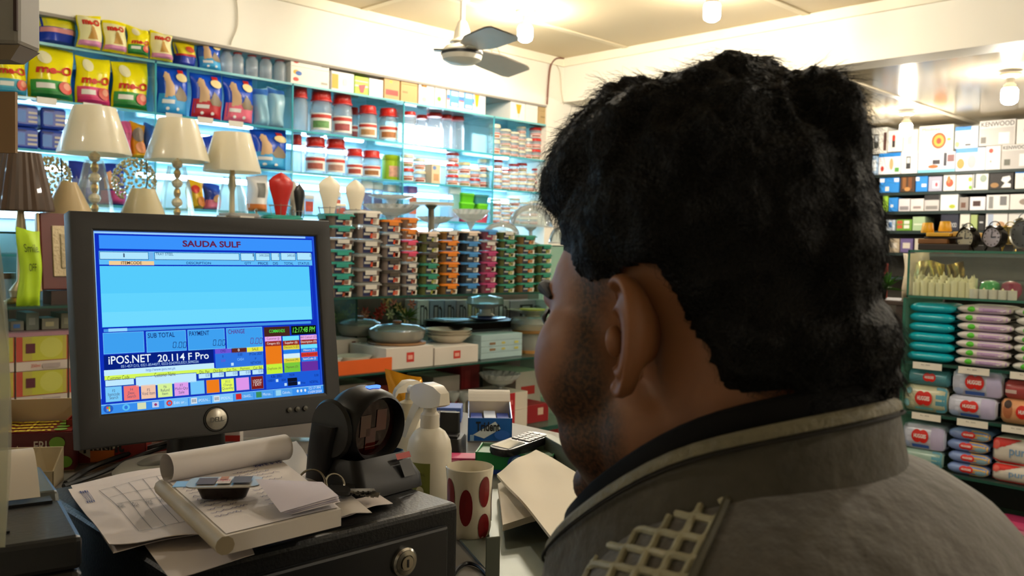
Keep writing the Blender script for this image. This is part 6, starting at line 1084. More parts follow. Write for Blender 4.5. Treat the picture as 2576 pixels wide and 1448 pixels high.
MB().loft([[(x, -w_, z0_), (x, w_, z0_), (x, w_ * .8, z1_), (x, -w_ * .8, z1_)] for x, w_, z0_, z1_ in ((-.022, .006, zt3 - .014, zt3 - .004), (-.008, .010, zt3 - .014, zt3 + .002), (.008, .010, zt3 - .014, zt3 + .002), (.026, .005, zt3 - .015, zt3 - .008), (.03, .004, zt3 - .022, zt3 - .014))], T=T3(rot=(0, 0, 2.6))).obj('pump_head', PLS, t, True)
p, k_ = place(1000, 1040); 
p, k_ = place(1192, 1352); t = thing('mug', 'white mug with big dark red ovals', 'mug', (p.x, p.y + .01, CT + .0005), 0); d_ = (Vector(t.location) - CAM).dot(FWD); R = 58 * d_ / F_PX; H = PD(1195, 1172, d_).z - CT; prof = [(R * .80, 0), (R * .90, .004), (R * .97, H * .15), (R * .95, H * .5), (R * .98, H * .8), (R * 1.04, H), (R * 1.0, H + .001), (R * .92, H * .8), (R * .88, H * .2), (0, H * .08)]
MB().lathe(prof, 40).obj('body', mat('d8cfb8', .18, coat=.5), t, True)
MB().tube([(R * .92 + .026 * math.sin(a), 0, H * .5 - .028 * math.cos(a)) for a in [i * PI / 10 for i in range(11)]], .005, 8, T=T3(rot=(0, 0, 1.1))).obj('handle', mat('d8cfb8', .18, coat=.5), t, True)
def mr(z):
    for i in range(5):
        if prof[i][1] <= z <= prof[i + 1][1]: return prof[i][0] + (prof[i + 1][0] - prof[i][0]) * (z - prof[i][1]) / max(prof[i + 1][1] - prof[i][1], 1e-6)
    return R
def spot(a, zc_, da, dz):
    b = MB(); n_ = 20; rings = []
    for s in (.0, .5, 1.0): rings.append([((mr(zc_ + s * dz * math.sin(q)) + .0007) * math.cos(a + s * da * math.cos(q)), (mr(zc_ + s * dz * math.sin(q)) + .0007) * math.sin(a + s * da * math.cos(q)), zc_ + s * dz * math.sin(q)) for q in [2 * PI * i / n_ for i in range(n_)]])
    b.loft(rings, False, False); b.obj('oval', mat('7a1618', .3), t, True)
va_ = math.atan2(-t.location.y, -t.location.x)
for a, zz, da, dz in ((-.14, .49, .30, .26), (.74, .70, .30, .22), (.74, .20, .32, .19), (-.98, .62, .3, .26), (-.94, .14, .3, .1), (1.7, .45, .3, .25), (2.6, .6, .3, .25), (-2.0, .4, .3, .25), (3.1, .3, .3, .22)): spot(va_ + a, H * zz, da, H * dz)
# ---- boxes at the back of the counter
def dbox(label, px, py, w, d, h, c, rz, prints, wall=None, name='gum_box', lid=None, inner=None, cut=.55):
    p, k = place(px, py); fy = Vector((math.sin(rz), -math.cos(rz), 0)); t = thing(name, label, 'box', (p.x - fy.x * d / 2, p.y - fy.y * d / 2, CT + .0006), rz)
    m = mat(c, .3, var=.05); wi = mat(wall or 'cfc0a4', .6); th = .002
    f = MB().box(-w / 2, -d / 2, 0, w / 2, -d / 2 + th, h * cut).obj('front_panel', m, t); MB().box(-w / 2, d / 2 - th, 0, w / 2, d / 2, h).obj('back_panel', wi, t); MB().box(-w / 2, -d / 2, 0, w / 2, d / 2, th).obj('base', wi, t)
    for s in (-1, 1): MB().add([(s * (w / 2), -d / 2, 0), (s * (w / 2), d / 2, 0), (s * (w / 2), d / 2, h), (s * (w / 2), -d / 2, h * cut), (s * (w / 2 - th), -d / 2, 0), (s * (w / 2 - th), d / 2, 0), (s * (w / 2 - th), d / 2, h), (s * (w / 2 - th), -d / 2, h * cut)], [(0, 1, 2, 3), (7, 6, 5, 4), (0, 3, 7, 4), (3, 2, 6, 7), (1, 5, 6, 2)]).obj('side_panel', m, t)
    fr = flat_front(w, h * cut, -d / 2)
    for q in prints: do_print(f, fr, q)
    return t, fr
tri = lambda: [('p', .12, .15, .95, .9, 'd8e4e8', ((0, .2), (.6, .95), (.75, .55), (.3, .0))), ('t', .18, .45, .72, .85, '14161c', 'Trident', .03), ('e', .6, .1, .95, .5, '2a6ac8'), ('r', .05, .05, .14, .3, '9ac0e0')]
rzc = -.78
t, _ = dbox('blue gum display box with white lettering on the counter', 1232, 1112, .082, .085, .062, '1660b4', rzc + .05, tri(), cut=.72)
for i in range(3): MB().box(-.036 + .025 * i, -.036, .004, -.014 + .025 * i, .036, .040 + .004 * (i % 2)).obj('gum_pack', mat('3a56b8' if i % 2 == 0 else 'b8c4dc', .3), t)
MB().grid(lambda u, v: (-.041 + .082 * u, .043 + .028 * v, .062 + .018 * math.sin(v * 1.4)), 4, 4).obj('open_flap', mat('c9c4ba', .6), t)
t, _ = dbox('green gum box lying below the phone', 1292, 1196, .125, .055, .038, '1e8a48', rzc - .16, [('r', .0, .0, .5, .22, '2444a0'), ('e', .42, .12, .66, .98, '2a56b0'), ('e', .46, .2, .64, .9, '7ab0e0'), ('t', .5, .3, .88, .75, 'e8ece8', 'Extra', .03), ('r', .93, .0, 1.0, 1.0, 'cfcabc')], wall='8fae90', cut=.9)
MB().box(-.06, -.025, .002, .06, .025, .033).obj('gum_tray', mat('88a890', .5), t)
p, k_ = place(1168, 1172); carton('flat pink packet beside the black cradle', (p.x, p.y + .02, CT + .0006), .065, .04, .014, 'd03a72', [('r', .1, .2, .6, .8, 'e890b0')], rzc, name='packet')
# phone lying on the green box
p, k_ = place(1308, 1100, CT + .055); ph = thing('mobile_phone', 'black keypad phone lying on the green gum box', 'phone', (p.x + .0, p.y, CT + .0385), rzc - .75)
Tp = T3(rot=(.10, .0, 0)); MB().loft([rrect(.046, .105, .014, 0), rrect(.048, .108, .014, .006), rrect(.046, .105, .014, .012)], T=Tp).obj('body', mat('15171a', .25), ph, True)
MB().box(-.018, -.045, .012, .018, -.006, .0128, Tp).obj('display', mat('3c4650', .08, coat=1), ph)
for r in range(5):
    for c_ in range(3): MB().cbox((-.0135 + .0135 * c_, .006 + .009 * r, .0128), (.0118, .0072, .0016), Tp).obj('key', mat('6c6c66', .35), ph, bevel=.0004)
# black cradle
p, k_ = place(1145, 1150); t = thing('terminal_cradle', 'black plastic cradle with an upright back behind the mug', 'cradle', (p.x + .0, p.y + .02, CT + .0006), rzc - .1)
MB().loft([rrect(.058, .066, .008, 0), rrect(.056, .064, .008, .030), rrect(.052, .058, .008, .034)]).obj('base', mat('141516', .4), t, True); MB().loft([[(x, y + .016, z) for x, y, z in rrect(.036, .016, .003, .030)], [(x, y + .018, z) for x, y, z in rrect(.034, .012, .003, .072)]]).obj('upright', mat('101112', .4), t, True); MB().box(-.02, -.024, .034, .02, .004, .038).obj('socket', mat('08090a', .5), t)
p, k_ = place(1108, 1060); carton('blue and white flat gum carton behind the cradle', (p.x + .01, p.y + .02, CT + .0006), .10, .06, .03, '4a6ab8', [('r', .05, .3, .9, .8, 'dce0e8')], rzc, name='packet')
p, k_ = place(1015, 1085); t = thing('yellow_pouch', 'shiny yellow pouch glimpsed behind the pump bottle', 'pouch', (p.x, p.y, CT + .0006), rzc); f_, bk_ = bagfront(.07, .115, .03, 3); m = MB(); m.grid(lambda u, v: f_(u, v), 10, 10); m.grid(lambda u, v: bk_(u, v), 10, 10, flip=True); m.obj('pouch', mat('d8961c', .15, .2), t, True)
# ---- open metal tray with tissue sheet at the right
a_ = PZ(1258, 1348, CT + .055); bdir = Vector((-.43, -.90, 0)).normalized(); nrm = Vector((bdir.y, -bdir.x, 0)) * -1
w1 = PZ(1372, 1098, CT + .055); MT = mat('6e7468', .4, .35, var=.08)
tr = thing('metal_tray', 'grey green open metal tray at the man\'s side', 'tray', (w1.x, w1.y, CT + .0005), math.atan2(bdir.y, bdir.x)); ca, sa = math.cos(-tr.rotation_euler.z), math.sin(-tr.rotation_euler.z)
loc2 = lambda P: ((P.x - w1.x) * ca - (P.y - w1.y) * sa, (P.x - w1.x) * sa + (P.y - w1.y) * ca)
ax_, ay_ = loc2(a_); Lm = .46; th = .016
MB().box(-.02, 0 if ay_ < 0 else -th, 0, Lm, th if ay_ < 0 else 0, .055).obj('far_wall', MT, tr, bevel=.001); MB().box(ax_, min(ay_, ay_ + (-th if ay_ < 0 else th)), 0, Lm, max(ay_, ay_ + (-th if ay_ < 0 else th)), .055).obj('near_wall', MT, tr, bevel=.001); MB().box(.10, min(ay_, 0), 0, Lm, max(ay_, 0), .003).obj('floor_plate', MT, tr)
o, f_ = sheet('large cream tissue sheet folded in the metal tray', ((1250, 1205), (1348, 1150), (1570, 1262), (1392, 1380)), CT + .034, mat('e0d6c2', .75, var=.04, bump=.3, bscale=20), 'tissue_sheet', .012, 12, None, .004)
o2, _ = sheet('second cream tissue sheet under the large one', ((1252, 1235), (1320, 1185), (1530, 1300), (1264, 1352)), CT + .010, mat('dcd2be', .75, var=.04), 'tissue_sheet', .012, 14, None, .008)
# ---- receipt printer at the left
pr_ = thing('receipt_printer', 'black receipt printer with a paper strip curling out', 'printer', (.1745, .812, CT + .0006), -.19); PM = mat('1b1c1d', .35, var=.08, bump=.08, bscale=200)
PH = 1.238 - CT; MB().box(-.085, -.125, 0, .085, .10, PH * .80).obj('body', PM, pr_, bevel=.008, bseg=3)
MB().loft([[(-.085, -.01, PH * .80), (.085, -.01, PH * .80), (.085, .10, PH * .80), (-.085, .10, PH * .80)], [(-.083, .0, PH), (.083, .0, PH), (.080, .098, PH), (-.080, .098, PH)]]).obj('top_cover', mat('565a58', .3, .3, var=.1, scale=60), pr_, bevel=.003)
MB().box(-.084, -.122, PH * .80, .084, -.012, PH * .97).obj('front_cover', PM, pr_, bevel=.004); MB().box(-.06, -.022, PH * .96, .076, -.006, PH * .985).obj('paper_slot', mat('0a0a0a', .4), pr_)
MB().box(-.03, -.09, PH * .97, .04, -.085, PH * .98).obj('ridge', mat('0e0e0e', .4), pr_)
b = MB(); fpp = lambda u, v, o=0: (-.055 + .123 * u, -.014 + .085 * v, PH * .985 + .030 * math.sin(min(1, v) * 2.6) + o + .002)
rc = b.grid(lambda u, v: fpp(u, v), 6, 12).obj('receipt_strip', mat('c9bfb0', .6), pr_, True)
for i in range(9): prt(rc, lambda u, v, o=0: fpp(u, v, o), 'r', .15, .05 + .06 * i, .55 + .3 * ((i * 37) % 5) / 5, .058 + .06 * i, mat('8a8278', .6), 'printed_line', off=.0008, nu=4)
# ---- gum boxes at the left
t, _ = dbox('open dark red fruit gum box with yellow lettering', 74, 1190, .125, .10, .098, '5c1420', rzc + .30, [('t', .55, .55, .86, .8, 'd8d0c8', 'FRUIT', .01), ('t', .35, .12, .9, .5, 'd8c83a', 'Fusion', .03), ('e', .82, .1, .98, .4, '6a9a2c'), ('e', .72, .58, .9, .9, '7aa83a')], wall='d8c098', cut=.62)
for i in range(4): pk_ = MB().box(-.058, -.045 + .023 * i, .003, .058, -.024 + .023 * i, .062).obj('gum_pack', mat('7a1e1c', .3), t); prt(pk_, lambda u, v, o=0, i=i: (-.056 + .112 * u, -.045 + .023 * i + .021 * v, .0622 + o), 't', .1, .1, .75, .9, 'd8c22c', arg='Fusion', bold=.04); prt(pk_, lambda u, v, o=0, i=i: (-.056 + .112 * u, -.045 + .023 * i + .021 * v, .0622 + o), 'e', .78, .1, .95, .9, '6a9a2c')
t, _ = dbox('orange and red gum box with black lettering beside the monitor base', 268, 1166, .12, .055, .075, '8a1c16', rzc + .22, [('p', .1, .12, .8, .85, 'cfc4b0', ((0, .3), (.7, 1), (1, .5), (.3, 0))), ('t', .08, .24, .72, .62, '1a1414', 'Trident', .03), ('r', .3, .05, .6, .3, 'd8701e'), ('e', .78, .5, .96, .98, '5a8a2a'), ('e', .82, .6, .92, .88, 'c8d08a')], cut=.96)
MB().box(-.058, -.025, .003, .058, .025, .068).obj('gum_tray', mat('a8301e', .35), t)
p, k_ = place(450, 1190); carton('pale pink gum carton half hidden by the monitor neck', (p.x + .06, p.y + .16, CT + .0006), .12, .05, .055, 'a8504a', [('r', .0, .55, 1, .7, 'd8c0b0'), ('r', .0, .2, 1, .35, 'd8c0b0')], rzc + .1, name='gum_carton')
p, k_ = place(190, 1100); carton('long red and white gum carton behind the open fruit gum box', (p.x - .06, p.y + .02, CT + .0006), .2, .06, .06, 'b03a28', [('r', 0, .8, 1, 1, 'c9b8a8'), ('r', 0, .1, 1, .16, 'c9b8a8')], rzc + .25, name='gum_carton')
p, k_ = place(40, 1215); t, _ = dbox('small cream carton with torn open flaps at the left edge', 40, 1232, .10, .05, .05, 'b8a888', rzc + .2, [], wall='d8c8a8', cut=.5)
for i in range(3): MB().add([(-.045 + .03 * i, -.022, .025), (-.02 + .03 * i, -.022, .025), (-.03 + .03 * i, -.018, .062)], [(0, 1, 2), (2, 1, 0)]).obj('torn_flap', mat('d8c8a8', .6), t)
# sign card and acrylic stand behind the monitor
p, k_ = place(690, 1140); t = thing('card_stand', 'white card in a clear holder behind the monitor', 'sign', (p.x + .09, p.y + .07, CT + .0006), rzc + .12)
MB().box(-.10, 0, .004, .10, .002, .062).obj('card', mat('bdb6b2', .6), t); MB().box(-.105, -.02, 0, .105, .015, .004).obj('foot', glass('e0e4e0', .6, .05), t)
p, k_ = place(545, 1130); carton('small white and red carton behind the monitor neck', (p.x + .03, p.y + .03, CT + .0006), .06, .03, .062, 'd8d0c8', [('r', 0, 0, 1, .3, 'b83028'), ('t', .3, .45, .8, .8, '2c2c2c', 'er', .03)], rzc + .1, name='gum_carton')
# cables
def zc_pts(L, z=CT + .006): return [PZ(x, y, z + dz) for x, y, dz in L]
cable('monitor_cable', 'black cable running left from the monitor base, upper one', zc_pts(((165, 1215, 0), (230, 1175, .0), (330, 1138, .010), (400, 1118, .02), (440, 1106, .03))), .0042, mat('121212', .4)); cable('monitor_cable', 'black cable running left from the monitor base, lower one', zc_pts(((160, 1222, 0), (250, 1190, 0), (340, 1150, .008), (400, 1128, .015), (430, 1118, .02))), .0036, mat('141414', .4))
cable('monitor_cable', 'black cable lying to the right of the monitor neck', zc_pts(((535, 1118, .012), (600, 1115, .008), (660, 1130, .0), (760, 1165, .0), (830, 1180, 0))), .0036, mat('121212', .4))
cable('counter_cable', 'thin black cable looping on the counter beside the cash drawer', zc_pts(((1130, 1470, 0), (1150, 1432, 0), (1175, 1416, 0), (1205, 1424, 0), (1230, 1452, 0), (1240, 1480, 0)), CT + .003), .0022, mat('101010', .4))
# ---- at the left edge, near the lens
q = PD(47, 112, .80); t = thing('wall_unit', 'grey metal box hanging into the upper left corner', 'cabinet', (q.x, q.y, q.z), -.785)
MB().box(-.30, 0, 0, 0, .038, .30).obj('body', mat('8f8a82', .45), t, bevel=.004); MB().box(-.004, -.0015, .012, -.001, .001, .30).obj('seam', mat('3a2420', .6), t); MB().loft([[(-.30, .002, 0), (0, .002, 0), (0, .036, 0), (-.30, .036, 0)], [(-.30, .008, -.012), (-.012, .008, -.012), (-.012, .030, -.012), (-.30, .030, -.012)]]).obj('sloped_underside', mat('8a7a62', .5), t)
MB().box(-.06, .012, .30, -.02, .026, ZC - q.z).obj('hanger', mat('77736c', .5), t); MB().box(-.28, .012, .30, -.24, .026, ZC - q.z).obj('hanger', mat('77736c', .5), t)
q0, q1 = PD(30, 232, 1.15), PD(30, 385, 1.15); qc = PD(38, 300, 1.15)
t = thing('display_board', 'brown card board edge at the left of the picture', 'board', (qc.x, qc.y, CT + .0006), -.785); MB().box(-.20, 0, q1.z - CT, -.0, .006, q0.z - CT).obj('card', mat('8a6a42', .6), t); MB().box(-.115, .001, 0, -.10, .005, q1.z - CT).obj('post', mat('5a5048', .5), t); MB().lathe([(.05, 0), (.05, .006), (0, .008)], 20, T3((-.108, .003, 0))).obj('foot', mat('3a3632', .5), t, True)
q = PD(-84, 700, .60); t = thing('film_bag', 'clear film bag hanging close to the lens at the left edge', 'plastic bag', (q.x, q.y, 1.0), -.785)
MB().grid(lambda u, v: ((u - .5) * .05 * (1 - .25 * v) + .006 * math.sin(9 * v), -.010 * math.sin(PI * u) + .004 * math.sin(14 * v + 3 * u), v * .53 + .24), 8, 30).obj('front_film', glass('d8d6c4', .62, .12, gloss=.7), t, True); MB().grid(lambda u, v: ((u - .5) * .05 * (1 - .25 * v) + .006 * math.sin(9 * v), .010 * math.sin(PI * u), v * .53 + .24), 8, 30).obj('back_film', glass('d8d6c4', .62, .12, gloss=.7), t, True)
MB().tube([(0, 0, .77), (.0, 0, ZC - 1.0)], .0015, 5).obj('string', mat('c8c0ae', .5), t); MB().lathe([(0, .39), (.012, .41), (.016, .44), (.012, .47), (0, .49)], 12, T3((.004, 0, 0))).obj('dark_filling', mat('3c3a34', .4), t, True)
# ---------------------------------------------------------------- the man seen from behind
SZ = .93
EAR = PD(1612, 838, .492)
HAZ = math.radians(4); PITCH_H = math.radians(-8)
HR = (Matrix.Rotation(HAZ, 3, 'Z') @ Matrix.Rotation(PITCH_H, 3, 'X'))
HO = EAR - HR @ (Vector((-.079, -.006, -.012)) * SZ)
def hw(p): return HO + HR @ (Vector(p) * SZ)          # head frame to world
def hl(P): return (HR.transposed() @ (Vector(P) - HO)) / SZ
BUP = .036
def bw(p): return Vector((HO.x + p[0], HO.y + p[1], HO.z + BUP + p[2]))   # body frame: upright, facing +Y
man = thing('person', 'man with thick black hair and grey suede jacket facing the monitor', 'person', (HO.x, HO.y - .02, 0), 0)
ML = Vector(man.location)
def icos(sub=3):
    bm = bmesh.new(); bmesh.ops.create_icosphere(bm, subdivisions=sub, radius=1); v = [x.co.copy() for x in bm.verts]; f = [tuple(q.index for q in p.verts) for p in bm.faces]; bm.free(); return v, f
IV, IF = icos(3)
class Clay:
    """a pile of overlapping volumes melted into one continuous skin"""
    def __init__(s): s.b = MB()
    def ell(s, c, r, fr=None, rot=None):
        R_ = Euler(rot).to_matrix() if rot else None
        for_ = []
        for v in IV:
            q = Vector((v.x * r[0], v.y * r[1], v.z * r[2]))
            if R_ is not None: q = R_ @ q
            for_.append((fr or (lambda p: Vector(p)))(Vector(c) + q))
        s.b.add(for_, IF); return s
    def limb(s, pts, rad, fr=None, n=14):
        fr = fr or (lambda p: Vector(p))
        P = [Vector(p) for p in pts]; path = []; rr = []
        for i in range(len(P) - 1):
            for k in range(6): t_ = k / 6; path.append(P[i].lerp(P[i + 1], t_)); rr.append(rad[i] + (rad[i + 1] - rad[i]) * t_)
        path.append(P[-1]); rr.append(rad[-1])
        m = MB().tube(path, rr, n); s.b.add([fr(v) for v in m.v], m.f)
        for p, r in ((P[0], rad[0]), (P[-1], rad[-1])): s.ell(p, (r, r, r), fr)
        return s
    def melt(s, name, vox, smooth=3, off=Vector((0, 0, 0))):
        me = bpy.data.meshes.new('clay'); me.from_pydata(s.b.v, [], s.b.f); ob = bpy.data.objects.new('clay', me); COL.objects.link(ob)
        m = ob.modifiers.new('r', 'REMESH'); m.mode = 'VOXEL'; m.voxel_size = vox; sm = ob.modifiers.new('s', 'SMOOTH'); sm.factor = .5; sm.iterations = smooth
        dg = bpy.context.evaluated_depsgraph_get(); ev = ob.evaluated_get(dg); out = bpy.data.meshes.new_from_object(ev); out.name = name
        bpy.data.objects.remove(ob); bpy.data.meshes.remove(me); return out
def setco(me, co): me.vertices.foreach_set('co', co.astype(np.float32).ravel()); me.update()
def getco(me): a = np.empty(len(me.vertices) * 3, np.float32); me.vertices.foreach_get('co', a); return a.reshape(-1, 3).astype(float)
def nproj(co):
    q = co - np.array(CAM); d = q @ np.array(FWD); return np.stack([1288 + F_PX * (q @ np.array(RGT)) / d, 724 - F_PX * (q @ np.array(UPV)) / d], 1)
HRn = np.array(HR); HOn = np.array(HO)
def near_side(co):
    """pixel place of every point, the far half of the head mirrored onto the near half"""
    l = (co - HOn) @ HRn; l[:, 0] = -np.abs(l[:, 0]); return nproj(l @ HRn.T + HOn)
def poly_sd(P, poly):
    """signed distance (pixels) to a polygon, negative inside"""
    poly = np.array(poly, float); x, y = P[:, 0], P[:, 1]; ins = np.zeros(len(P), bool); dm = np.full(len(P), 1e9)
    for i in range(len(poly)):
        a, b = poly[i], poly[(i + 1) % len(poly)]; e = b - a; w_ = P - a; t_ = np.clip((w_ @ e) / (e @ e), 0, 1); dm = np.minimum(dm, np.hypot(*(w_ - t_[:, None] * e).T))
        c = (a[1] > y) != (b[1] > y); xi = (b[0] - a[0]) * (y - a[1]) / (b[1] - a[1] + 1e-12) + a[0]; ins ^= c & (x < xi)
    return np.where(ins, -dm, dm)
def mesh_obj(name, me, m, parent, smooth=True):
    if m: me.materials.clear(); me.materials.append(m)
    for p in me.polygons: p.use_smooth = smooth
    o = bpy.data.objects.new(name, me); COL.objects.link(o); o.parent = parent; o.location = -ML if parent is man else (0, 0, 0); return o
# --- body
NB = -.16                                                   # neck base height in the body frame
def body_clay(g=0.0, head=True, arms=True, legs=True):
    c = Clay()
    if head:
        for cc, r in (((0, -.012, .035), (.080, .100, .088)), ((0, .045, -.005), (.069, .062, .085)), ((-.046, .058, -.030), (.034, .040, .046)), ((.046, .058, -.030), (.034, .040, .046)), ((0, .084, .016), (.052, .024, .018)), ((0, .042, -.085), (.064, .056, .052)), ((0, .086, -.118), (.028, .024, .020)), ((-.054, .012, -.078), (.022, .036, .036)), ((.054, .012, -.078), (.022, .036, .036)), ((0, .098, -.070), (.026, .016, .014)), ((-.040, .052, -.075), (.030, .036, .034)), ((.040, .052, -.075), (.030, .036, .034))): c.ell(cc, r, hw)
        c.limb([(0, .098, .012), (0, .112, -.014), (0, .122, -.036)], [.008, .010, .014], hw); c.ell((-.013, .110, -.041), (.009, .010, .008), hw); c.ell((.013, .110, -.041), (.009, .010, .008), hw)
        c.limb([(0, -.028, -.03), (0, -.045, -.12), (0, -.060, -.24)], [.064, .064, .075], bw)
    for s in (-1, 1): c.limb([(s * .04, -.065, -.185), (s * .10, -.075, -.215), (s * .165, -.075, -.260)], [.045 + g, .050 + g, .055 + g], bw)
    c.ell((0, -.085, -.40), (.165 + g, .115 + g, .21 + g), bw); c.ell((0, -.03, -.64), (.16 + g, .125 + g, .22 + g), bw); c.ell((0, -.085, -.28), (.14 + g, .07 + g, .10 + g), bw)
    if arms:
        for s in (-1, 1): c.limb([(s * .18, -.075, -.275), (s * .235, -.05, -.52), (s * .15, .21, -.50)], [.060 + g, .048 + g, .033 + g], bw)
    return c
c = body_clay()
c.ell((0, -.04, -.86), (.165, .12, .13), bw); zf_ = -HO.z - BUP
for s in (-1, 1):
    c.limb([(s * .09, -.04, -.90), (s * .095, -.03, -1.16), (s * .10, -.05, zf_ + .06)], [.085, .058, .038], bw); c.limb([(s * .10, -.06, zf_ + .04), (s * .11, .12, zf_ + .028)], [.036, .028], bw)
    c.ell((s * .135, .265, -.505), (.040, .046, .016), bw)
    for k, (fx, L_) in enumerate(((-.030, .055), (-.011, .066), (.010, .062), (.029, .048))): c.limb([(s * .135 + fx, .30, -.503), (s * .133 + fx * 1.25, .30 + L_ * .55, -.500), (s * .131 + fx * 1.3, .30 + L_, -.512)], [.0095, .0085, .0075], bw, 8)
    c.limb([(s * .135 - s * .034, .245, -.506), (s * .135 - s * .056, .275, -.506), (s * .135 - s * .060, .298, -.508)], [.011, .010, .008], bw, 8)
bme = c.melt('body', .0042, 4); co = getco(bme); l = (co - HOn) @ HRn / SZ
for s in (-1, 1):                                               # eye sockets
    d2 = ((l - np.array([s * .033, .100, -.002])) ** 2 / np.array([.020, .030, .012]) ** 2).sum(1); l[:, 1] -= .010 * np.exp(-d2)
d2 = ((l - np.array([0, .120, -.072])) ** 2 / np.array([.024, .03, .0025]) ** 2).sum(1); l[:, 1] -= .003 * np.exp(-d2)
hm = (co[:, 2] > HO.z - .17); co2 = (l * SZ) @ HRn.T + HOn; co[hm] = co2[hm]; setco(bme, co)
BEARD = [(1452, 676), (1552, 690), (1522, 760), (1502, 860), (1525, 950), (1560, 1060), (1572, 1180), (1500, 1290), (1380, 1230), (1372, 1060), (1392, 955), (1432, 880), (1448, 780)]
px = near_side(co); sd = poly_sd(px, BEARD); beard = np.clip(.5 - sd / 46, 0, 1) * hm * (co[:, 1] > HO.y - .075)
at = bme.attributes.new('beard', 'FLOAT', 'POINT'); at.data.foreach_set('value', beard.astype(np.float32))
skin = mat('8a5a3a', .5, var=.10, scale=22, bump=.06, bscale=160, sss=.12); skin = skin.copy(); skin.name = 'skin'; nt = skin.node_tree; bs = nt.nodes['Principled BSDF']; lk = bs.inputs['Base Color'].links[0].from_socket
an = nt.nodes.new('ShaderNodeAttribute'); an.attribute_name = 'beard'; nz = nt.nodes.new('ShaderNodeTexNoise'); nz.inputs['Scale'].default_value = 420; nz.inputs['Detail'].default_value = 2
mr_ = nt.nodes.new('ShaderNodeMapRange'); mr_.inputs[1].default_value = .30; mr_.inputs[2].default_value = .62; mr_.inputs[3].default_value = .55; mr_.inputs[4].default_value = 1.0
mu = nt.nodes.new('ShaderNodeMath'); mu.operation = 'MULTIPLY'; mx = nt.nodes.new('ShaderNodeMix'); mx.data_type = 'RGBA'; mx.inputs[7].default_value = lin('2e2119') + (1,)
tc = nt.nodes.new('ShaderNodeTexCoord'); nt.links.new(tc.outputs['Object'], nz.inputs['Vector']); nt.links.new(nz.outputs['Fac'], mr_.inputs[0]); nt.links.new(mr_.outputs[0], mu.inputs[0]); nt.links.new(an.outputs['Fac'], mu.inputs[1]); nt.links.new(mu.outputs[0], mx.inputs[0]); nt.links.new(lk, mx.inputs[6]); nt.links.new(mx.outputs[2], bs.inputs['Base Color'])
# ears, melted into the same skin mesh object
def ear(s):
    b = MB(); n = 40; E0 = Vector((s * .0765, .010, -.012)); fl = math.radians(30)
    up = Vector((0, -.12, 1)).normalized(); bk = Vector((s * math.sin(fl), -math.cos(fl), 0)); bk = (bk - up * bk.dot(up)).normalized(); nm = bk.cross(up) * (1 if bk.cross(up).x * s > 0 else -1)
    def outl(q):
        a = 2 * PI * q; x, y = math.cos(a), math.sin(a); h = .0365 if y > 0 else .0355; w_ = .0205 * (1 + .14 * y) * (1.0 if x > 0 else .80)
        return x * w_ * (1 - .12 * max(0, -y) ** 2), y * h
    prof = [(.55, -.020), (.80, -.010), (.97, -.004), (1.02, .001), (1.0, .0055), (.93, .0075), (.86, .0055), (.80, .0015), (.70, .0005), (.60, .0040), (.52, .0045), (.44, -.002), (.34, -.009), (.18, -.012), (.0, -.012)]
    rings = []
    for r_, hh in prof:
        R_ = []
        for i in range(n):
            x, y = outl(i / n); a = 2 * PI * i / n; low = max(0, -math.sin(a)) ** 3; fw_ = max(0, -math.cos(a)) ** 2
            h2 = hh if r_ > .95 or r_ < .1 else hh * (1 - .75 * low * (r_ > .4)) + .003 * low * (r_ > .4)
            if fw_ > .3 and .5 < r_: h2 = h2 * (1 - fw_) - .006 * fw_
            cx = -.0035 if r_ < .6 else 0
            p = E0 + bk * (x * r_ + cx + .014) + up * (y * r_ + (.0 if r_ > .6 else -.003)) + nm * (h2 + .005); R_.append(tuple(hw(p)))
        rings.append(R_)
    if s > 0: rings = [r_[::-1] for r_ in rings]
    b.loft(rings, True, False); t_ = E0 + bk * .0005 + up * -.004 + nm * .004
    for v_ in (MB().add([hw(t_ + Vector((v.x * .006, v.y * .006, v.z * .010))) for v in IV], IF),): b.add(v_.v, v_.f)
    return b
eb = MB()
for s in (-1, 1): e_ = ear(s); eb.add(e_.v, e_.f)
bm = bmesh.new(); bm.from_mesh(bme); em = bpy.data.meshes.new('e'); em.from_pydata(eb.v, [], eb.f); bm.from_mesh(em); bmesh.ops.recalc_face_normals(bm, faces=bm.faces); bm.to_mesh(bme); bm.free(); bpy.data.meshes.remove(em)
body = mesh_obj('body', bme, skin, man)
for s in (-1, 1):
    e_ = MB().add([tuple(hw(Vector((s * .033, .083, -.002)) + v * .0125)) for v in IV], IF).obj('eye', mat('d8d0c8', .15), man, True, loc=-ML); p = hw((s * .033, .0955, -.002)); MB().lathe([(.0055, 0), (.003, .0008), (0, .001)], 14, Matrix.Translation(p) @ HR.to_4x4() @ Matrix.Rotation(-PI / 2, 4, 'X')).obj('iris', mat('2a1a12', .1), e_, True)
    MB().tube([tuple(hw((s * x, y, z))) for x, y, z in ((.014, .104, .020), (.030, .102, .026), (.046, .092, .024), (.056, .078, .016))], [.003, .0045, .004, .0015], 8).obj('eyebrow', mat('17110d', .7), man, True, loc=-ML)
    MB().tube([tuple(hw((s * x, y, z))) for x, y, z in ((.020, .098, .003), (.033, .1005, .008), (.046, .094, .003), (.051, .089, -.002))], [.0012, .0018, .0016, .0008], 6).obj('eyelashes', mat('120d0a', .7), man, True, loc=-ML)
